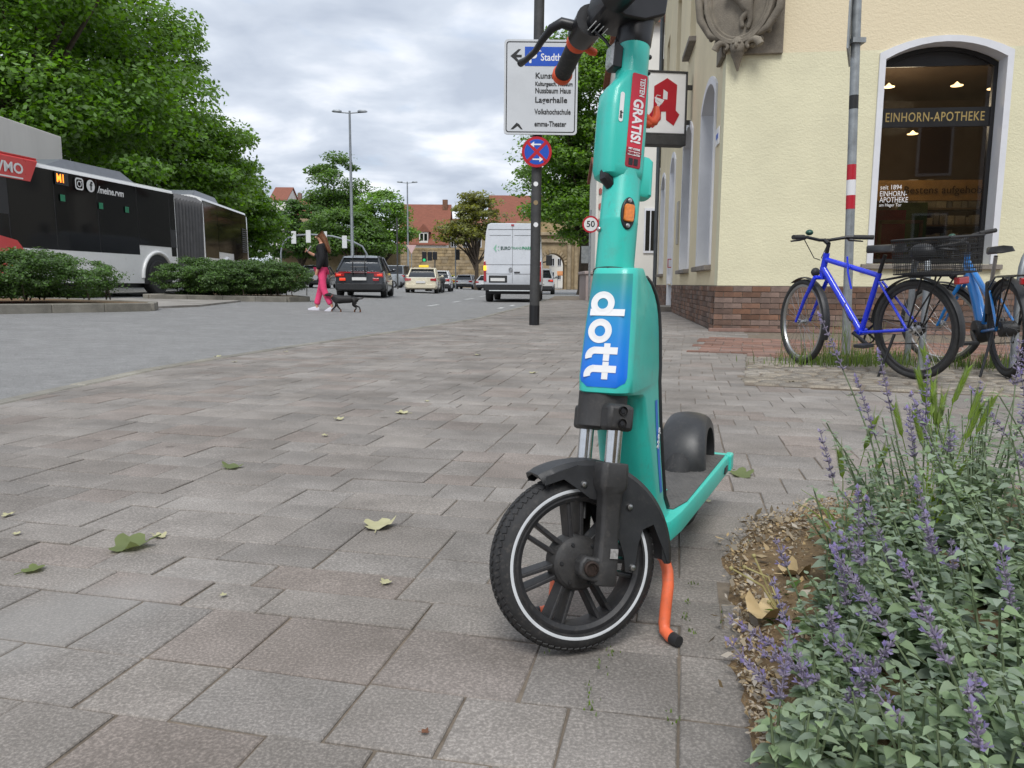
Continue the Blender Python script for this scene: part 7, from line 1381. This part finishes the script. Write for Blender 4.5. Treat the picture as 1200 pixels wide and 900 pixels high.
def catmint(base, n, h, spread, bias, label, leafsz=.032, nobj=110, flower=.17, fl=None):
    r_ = thing('catmint_plant', label, 'plant', base, 0, 'catmint plants in the flower bed'); sm = MB(); bulk = [MB(), MB()]; cnt_ = 0; leaves = []
    for s in range(n):
        a = 2 * math.pi * (s + pr_.random()) / n; rr_ = spread * math.sqrt(pr_.random()); hh = h * pr_.uniform(.65, 1.1); e_ = Vector((math.cos(a) * rr_ + bias[0] * hh, math.sin(a) * rr_ + bias[1] * hh, hh)); s0 = Vector((math.cos(a), math.sin(a), 0)) * pr_.uniform(.0, .05); k1 = s0 + Vector((e_.x * .25, e_.y * .25, hh * .5)); pts_ = []
        for q in range(11):
            t = q / 10; p = s0 * (1 - t) ** 2 + k1 * (2 * t * (1 - t)) + e_ * t * t; pts_.append(p)
        sm.tube(pts_, [.0026 - .0013 * q / 10 for q in range(11)], 5); ln = sum((pts_[i + 1] - pts_[i]).length for i in range(10)); np_ = max(4, int(ln / .021)); ph0 = pr_.uniform(0, 3)
        has = pr_.random() < flower
        for k in range(1, np_ + 1):
            t = k / np_ * (.86 if has else 1.0); i = min(9, int(t * 10)); p = pts_[i].lerp(pts_[i + 1], t * 10 - i); dr_ = (pts_[i + 1] - pts_[i]).normalized(); sz = leafsz * (1.15 - .75 * t) * pr_.uniform(.75, 1.25) * (1.2 if t < .5 else 1)
            for sd_ in (0, 1):
                az = ph0 + k * math.pi / 2 + sd_ * math.pi + pr_.uniform(-.35, .35); out = Vector((math.cos(az), math.sin(az), pr_.uniform(-.1, .55))).normalized(); zax = (Vector((0, 0, 1)) - out * out.z + Vector((pr_.uniform(-.3, .3), pr_.uniform(-.3, .3), 0))).normalized(); T = frame(p + out * .004, out.cross(zax), out); leaves.append((sz, T @ Matrix.Diagonal((sz, sz, sz, 1)), pr_.randrange(6)))
                if k < np_ * .8 and pr_.random() < .35:      # side shoots
                    for q in range(3): az2 = az + pr_.uniform(-.9, .9); o2 = Vector((math.cos(az2), math.sin(az2), pr_.uniform(.0, .9))).normalized(); zz_ = (Vector((0, 0, 1)) - o2 * o2.z).normalized(); s2 = sz * pr_.uniform(.4, .7); leaves.append((s2, frame(p + out * pr_.uniform(.008, .022) + Vector((0, 0, .004 * q)), o2.cross(zz_), o2) @ Matrix.Diagonal((s2, s2, s2, 1)), pr_.randrange(6)))
        if has:
            k = pr_.randrange(4) if fl is None else fl; dr_ = (pts_[10] - pts_[8]).normalized(); T = Matrix.Translation(pts_[10]) @ Vector((0, 0, 1)).rotation_difference(dr_).to_matrix().to_4x4(); o = bpy.data.objects.new('flower_spike', SPK_[k][0]); COL.objects.link(o); o.parent = r_; o.matrix_local = T; q = bpy.data.objects.new('petals', SPK_[k][1]); COL.objects.link(q); q.parent = o; stuff(q)
    leaves.sort(key=lambda t: -t[0])
    for i, (sz, T, k) in enumerate(leaves):
        if i < nobj: o = bpy.data.objects.new('leaf', LEAFM[k][0]); COL.objects.link(o); o.parent = r_; o.matrix_local = T
        else: bulk[k % 2].add([T @ Vector(v) for v in LEAFM[k][1]], LEAFM[k][2])
    sm.build('stems', STEMM, r_, 60)
    for k in (0, 1):
        if bulk[k].v: stuff(bulk[k].build('small_leaves', CAT[k], r_, 80, fix=False))
    return r_
CL = 'grey green catmint with purple flower spikes filling the corner bed'
for (x, y, n, h, sp, bx, by) in [(.60, .80, 11, .20, .12, -.15, .0), (.78, .82, 11, .25, .13, -.1, 0), (.95, .95, 12, .30, .14, -.1, 0), (.66, 1.00, 12, .22, .13, -.35, -.05), (.82, 1.10, 13, .30, .14, -.25, 0), (1.02, 1.20, 13, .34, .15, -.15, 0), (.72, 1.24, 11, .26, .12, -.30, 0), (.90, 1.36, 12, .34, .15, -.2, 0), (1.12, 1.45, 12, .36, .15, -.1, 0), (.80, 1.50, 11, .33, .12, -.2, 0), (1.02, 1.66, 12, .36, .15, -.05, 0), (1.28, 1.68, 12, .36, .16, 0, 0), (1.18, 1.92, 11, .34, .15, 0, .0), (1.45, 1.95, 11, .36, .16, 0, 0), (1.2, 1.1, 12, .33, .15, 0, 0), (.50, .74, 9, .14, .08, -.2, .1), (.52, .62, 10, .16, .1, -.1, 0), (.66, .66, 11, .22, .1, 0, 0), (.84, .70, 12, .27, .12, 0, 0), (.58, .90, 11, .15, .09, -.3, 0), (.64, 1.14, 11, .18, .1, -.3, 0), (1.0, .8, 12, .3, .12, 0, 0), (.40, .93, 9, .10, .07, -.1, 0), (.36, .85, 9, .11, .07, 0, 0), (.46, 1.02, 9, .13, .08, -.1, 0), (.52, 1.12, 9, .15, .08, -.15, 0), (.46, .80, 10, .15, .08, 0, 0), (.58, 1.24, 9, .17, .08, -.1, 0), (.68, 1.42, 10, .22, .1, -.1, 0)]:
    catmint((x, y, .03), n + 3, h, sp, (bx, by), CL, leafsz=.035, nobj=100)
# long flowering stems that hang over the paving
catmint((.54, .96, .02), 5, .10, .09, (-1.3, .25), 'low catmint with drooping purple spikes over the paving edge', .020, 40, 1.0, 0)
catmint((.86, 1.60, .03), 4, .39, .10, (-.22, .0), 'tall catmint with one long arching purple spike', .022, 40, 1.0, 2)
catmint((1.02, 1.52, .03), 4, .38, .14, (.25, .0), 'tall catmint with purple spikes beside the green barley grass', .022, 40, 1.0, 1)
# wall barley: bright green ears and blades
BAR = leafmat('barley_green', (.24, .34, .07), .4, .15, .6)
def barley(base, n, h, label):
    r_ = thing('barley_grass', label, 'grass', base, 0, 'barley grass tufts')
    for s in range(n):
        a = pr_.uniform(0, 6.28); rr_ = pr_.uniform(.01, .07); hh = h * pr_.uniform(.7, 1.08); e_ = Vector((math.cos(a) * rr_, math.sin(a) * rr_, hh)); m = MB(); m.tube([(0, 0, 0), (e_.x * .3, e_.y * .3, hh * .5), e_], [.0016, .0014, .001], 5); d_ = Vector((math.cos(a) * .3, math.sin(a) * .3, .95)).normalized(); side = d_.cross(Vector((0, -1, .2))).normalized(); el_ = pr_.uniform(.055, .08)
        for k in range(16):
            t = k / 15; p = e_ + d_ * (el_ * t); s2 = 1 if k % 2 else -1; dd = (d_ + side * s2 * .30).normalized(); m.tube([p, p + dd * .010, p + dd * .016 + d_ * .002], [.0012, .0030, .0008], 5); m.tube([p + dd * .014, p + (d_ + side * s2 * .22).normalized() * .042], [.0005, .0002], 3)
        m.build('ear', BAR, r_, 60)
    for s in range(n * 2):
        a = pr_.uniform(0, 6.28); hh = h * pr_.uniform(.4, .85); o2 = Vector((math.cos(a), math.sin(a), 0)); sd_ = Vector((-o2.y, o2.x, 0)); m = MB(); V = []; F = []
        for q in range(7): t = q / 6; c_ = o2 * (.10 * t * t + .01) + Vector((0, 0, hh * (t - .25 * t ** 3))); w_ = .0055 * (1 - t ** 2) + .0003; V += [c_ - sd_ * w_, c_ + Vector((0, 0, -.001)), c_ + sd_ * w_]
        for q in range(6): k = q * 3; F += [(k, k + 1, k + 4, k + 3), (k + 1, k + 2, k + 5, k + 4)]
        m.add(V, F); m.build('blade', BAR, r_, 60, fix=False)
barley((.90, 1.62, .03), 7, .36, 'bright green barley grass with bristly ears among the catmint'); barley((.74, 1.66, .03), 3, .25, 'small barley grass tuft leaning out beside the paving'); barley((.98, 1.70, .03), 5, .38, 'taller barley grass tuft behind the purple spikes')
# low weeds and dry stalks at the bed edge
WEED = leafmat('weed_green', (.09, .17, .035), .35, .25, .55)
for i, (x, y, s) in enumerate([(.50, 1.32, 1.0), (.56, 1.46, .8), (.47, 1.18, .7), (.62, 1.30, 1.1)]):
    r_ = thing('low_weed', 'low leafy green weed at the litter strewn bed edge', 'plant', (x, y, .012), 0, 'low weeds at the bed edge')
    for k in range(22):
        a = pr_.uniform(0, 6.28); o2 = Vector((math.cos(a), math.sin(a), pr_.uniform(.3, 1.1))).normalized(); zz_ = (Vector((0, 0, 1)) - o2 * o2.z).normalized(); sz = .026 * s * pr_.uniform(.6, 1.3); me_, V, F = LEAFM[pr_.randrange(6)]; m = MB(); T = frame(Vector((math.cos(a), math.sin(a), 0)) * pr_.uniform(0, .035) * s + Vector((0, 0, pr_.uniform(0, .03))), o2.cross(zz_), o2) @ Matrix.Diagonal((sz * .7, sz, sz, 1)); m.add([T @ Vector(v) for v in V], F); m.build('leaf', WEED, r_, 80, fix=False)
STRAW = mat('straw', H('a59a68'), .7, var=.2, scale=30)
r_ = thing('dry_stalks', 'pale dry dandelion stalks rising from the bed edge', 'plant', (.505, 1.34, .015))
for (dx, dy, dz, b_) in ((-.105, .0, .105, .02), (-.075, .02, .10, .035), (-.055, .03, .118, -.01), (-.04, -.02, .05, 0)):
    m = MB(); m.tube([(0, 0, 0), (dx * .45, dy * .5, dz * .5 + b_), (dx, dy, dz)], [.0024, .002, .0017], 6); m.ball((dx, dy, dz), .0045, seg=6); m.build('stalk', STRAW, r_, 60)
# fallen leaves
def fallen(px, py, wpx, m_, label, group=None, curl=.25, rz=None, z=.004):
    p = gp(px, py, z); sc = wpx / FPX * p.y * 1.0; r_ = random.Random(int(px * 7 + py)); n = 22; V = [(0, -.05, 0)]
    for ring_ in (.5, 1.0):
        for k in range(n):
            a = 2 * math.pi * k / n; lob = .62 + .38 * abs(math.cos(2.5 * (a - math.pi / 2))) ** .8; lob *= r_.uniform(.88, 1.1); x, y = math.cos(a) * lob * .5 * ring_, math.sin(a) * lob * .5 * ring_; V.append((x, y, curl * (x * x * r_.uniform(.8, 1.2) * 1.6 + y * y * .4) + (.06 * curl * math.sin(5 * a) if ring_ == 1 else 0)))
    F = [(0, 1 + k, 1 + (k + 1) % n) for k in range(n)] + [(1 + k, 1 + n + k, 1 + n + (k + 1) % n, 1 + (k + 1) % n) for k in range(n)]
    m = MB(); m.add([(x * sc, y * sc, z_ * sc) for x, y, z_ in V], F); m.tube([(0, -.45 * sc, .03 * sc), (.05 * sc, -.75 * sc, .05 * sc)], .02 * sc, 5); o = m.build('fallen_leaf', m_, None, 80, fix=False); o.location = (p.x, p.y, z); o.rotation_euler = (r_.uniform(-.15, .15), r_.uniform(-.15, .15), r_.uniform(0, 6.28) if rz is None else rz); tag(o, label, 'leaf', group); return o
fallen(153, 640, 50, GRN, 'large curled yellow green leaf lying on the grey pavers', curl=.65)
fallen(446, 616, 42, PALE, 'pale jagged fallen leaf left of the scooter wheel', curl=.5)
fallen(271, 547, 26, GRN, 'small bright green fallen leaf on the mid pavement', curl=.35)
fallen(39, 667, 28, GRN, 'flat green fallen leaf near the curled one', curl=.25)
fallen(869, 556, 30, GRN, 'green fallen leaf behind the rear wheel of the scooter', curl=.4)
fallen(917, 632, 34, DRY, 'flat dry tan leaf beside the bed tip', curl=.3)
o = fallen(932, 674, 40, DRY, 'curled dry tan leaf standing in the bed litter', curl=1.0, z=.03)
o = fallen(895, 722, 52, DRY, 'large folded dry brown leaf under the dead stalks', curl=1.1, z=.035)
for px, py, wd in [(187, 628, 18), (471, 484, 16), (397, 491, 12), (381, 510, 8), (10, 603, 16), (262, 697, 9), (625, 437, 10), (452, 682, 16), (20, 625, 10), (830, 587, 8), (255, 418, 9), (275, 424, 7), (335, 412, 6), (560, 416, 8), (500, 470, 6), (930, 448, 11), (1000, 462, 12), (1090, 467, 12), (1160, 470, 14), (880, 432, 8), (1180, 457, 13)]: fallen(px, py, wd, PALE, 'small pale dry leaf scrap on the paving', 'small leaf scraps on the paving', .4)
fallen(498, 858, 12, mat('brown_leaf', H('6b4732'), .8, var=.3, scale=30), 'tiny rust brown leaf scrap on the front pavers', curl=.6)
# grass growing round the pole and moss in the joints
GRS = leafmat('grass_blade', (.13, .19, .055), .35, .3, .6)
def grass(name, centres, n, h, w_, parent=None):
    V = []; F = []
    for k in range(n):
        cx, cy, sx, sy = centres[pr_.randrange(len(centres))]; x, y = pr_.gauss(cx, sx), pr_.gauss(cy, sy); a = pr_.uniform(0, 6.28); hh = h * pr_.uniform(.3, 1.1); o2 = Vector((math.cos(a), math.sin(a), 0)) * hh * pr_.uniform(.1, .6); b_ = len(V); sd_ = Vector((-math.sin(a), math.cos(a), 0)) * w_; p = Vector((x, y, .01)); V += [p - sd_, p + sd_, p + o2 * .4 + Vector((0, 0, hh * .6)) + sd_ * .7, p + o2 * .4 + Vector((0, 0, hh * .6)) - sd_ * .7, p + o2 + Vector((0, 0, hh))]; F += [(b_, b_ + 1, b_ + 2, b_ + 3), (b_ + 3, b_ + 2, b_ + 4)]
    m = MB(); m.add(V, F); o = m.build(name, GRS, parent, None, fix=False); return o
o = stuff(grass('weed_grass', [(2.75, 6.2, .30, .12), (2.55, 6.0, .25, .1), (3.0, 6.1, .2, .12), (3.7, 5.9, .2, .1), (4.0, 5.8, .2, .1)], 1500, .14, .0035)); tag(o, 'rough grass growing between the setts round the pole', 'grass')
o = stuff(grass('tall_weed_grass', [(2.62, 6.3, .16, .1), (2.8, 6.35, .12, .08)], 90, .42, .003)); tag(o, 'tall straggly grass stems behind the blue bicycle wheel', 'grass')
js = [gp(*p) for p in [(715, 770), (705, 790), (700, 830), (690, 838), (785, 850), (805, 730), (808, 712), (812, 690), (640, 765), (810, 745), (690, 815), (870, 660), (880, 640)]]; cen = [(p.x, p.y, .006, .012) for p in js] + [(.48, 1.3, .05, .1), (.42, 1.1, .03, .06)]
o = stuff(grass('joint_weeds', cen, 110, .008, .0018)); tag(o, 'tiny green weeds sprouting from the paver joints', 'weeds')
# setts edge: moss and grit
P = np.array([[(S1 + SE1 * pr_.uniform(0, 4) + SE2 * pr_.uniform(0, 1.9)).x, 0, .008] for _ in range(2)])
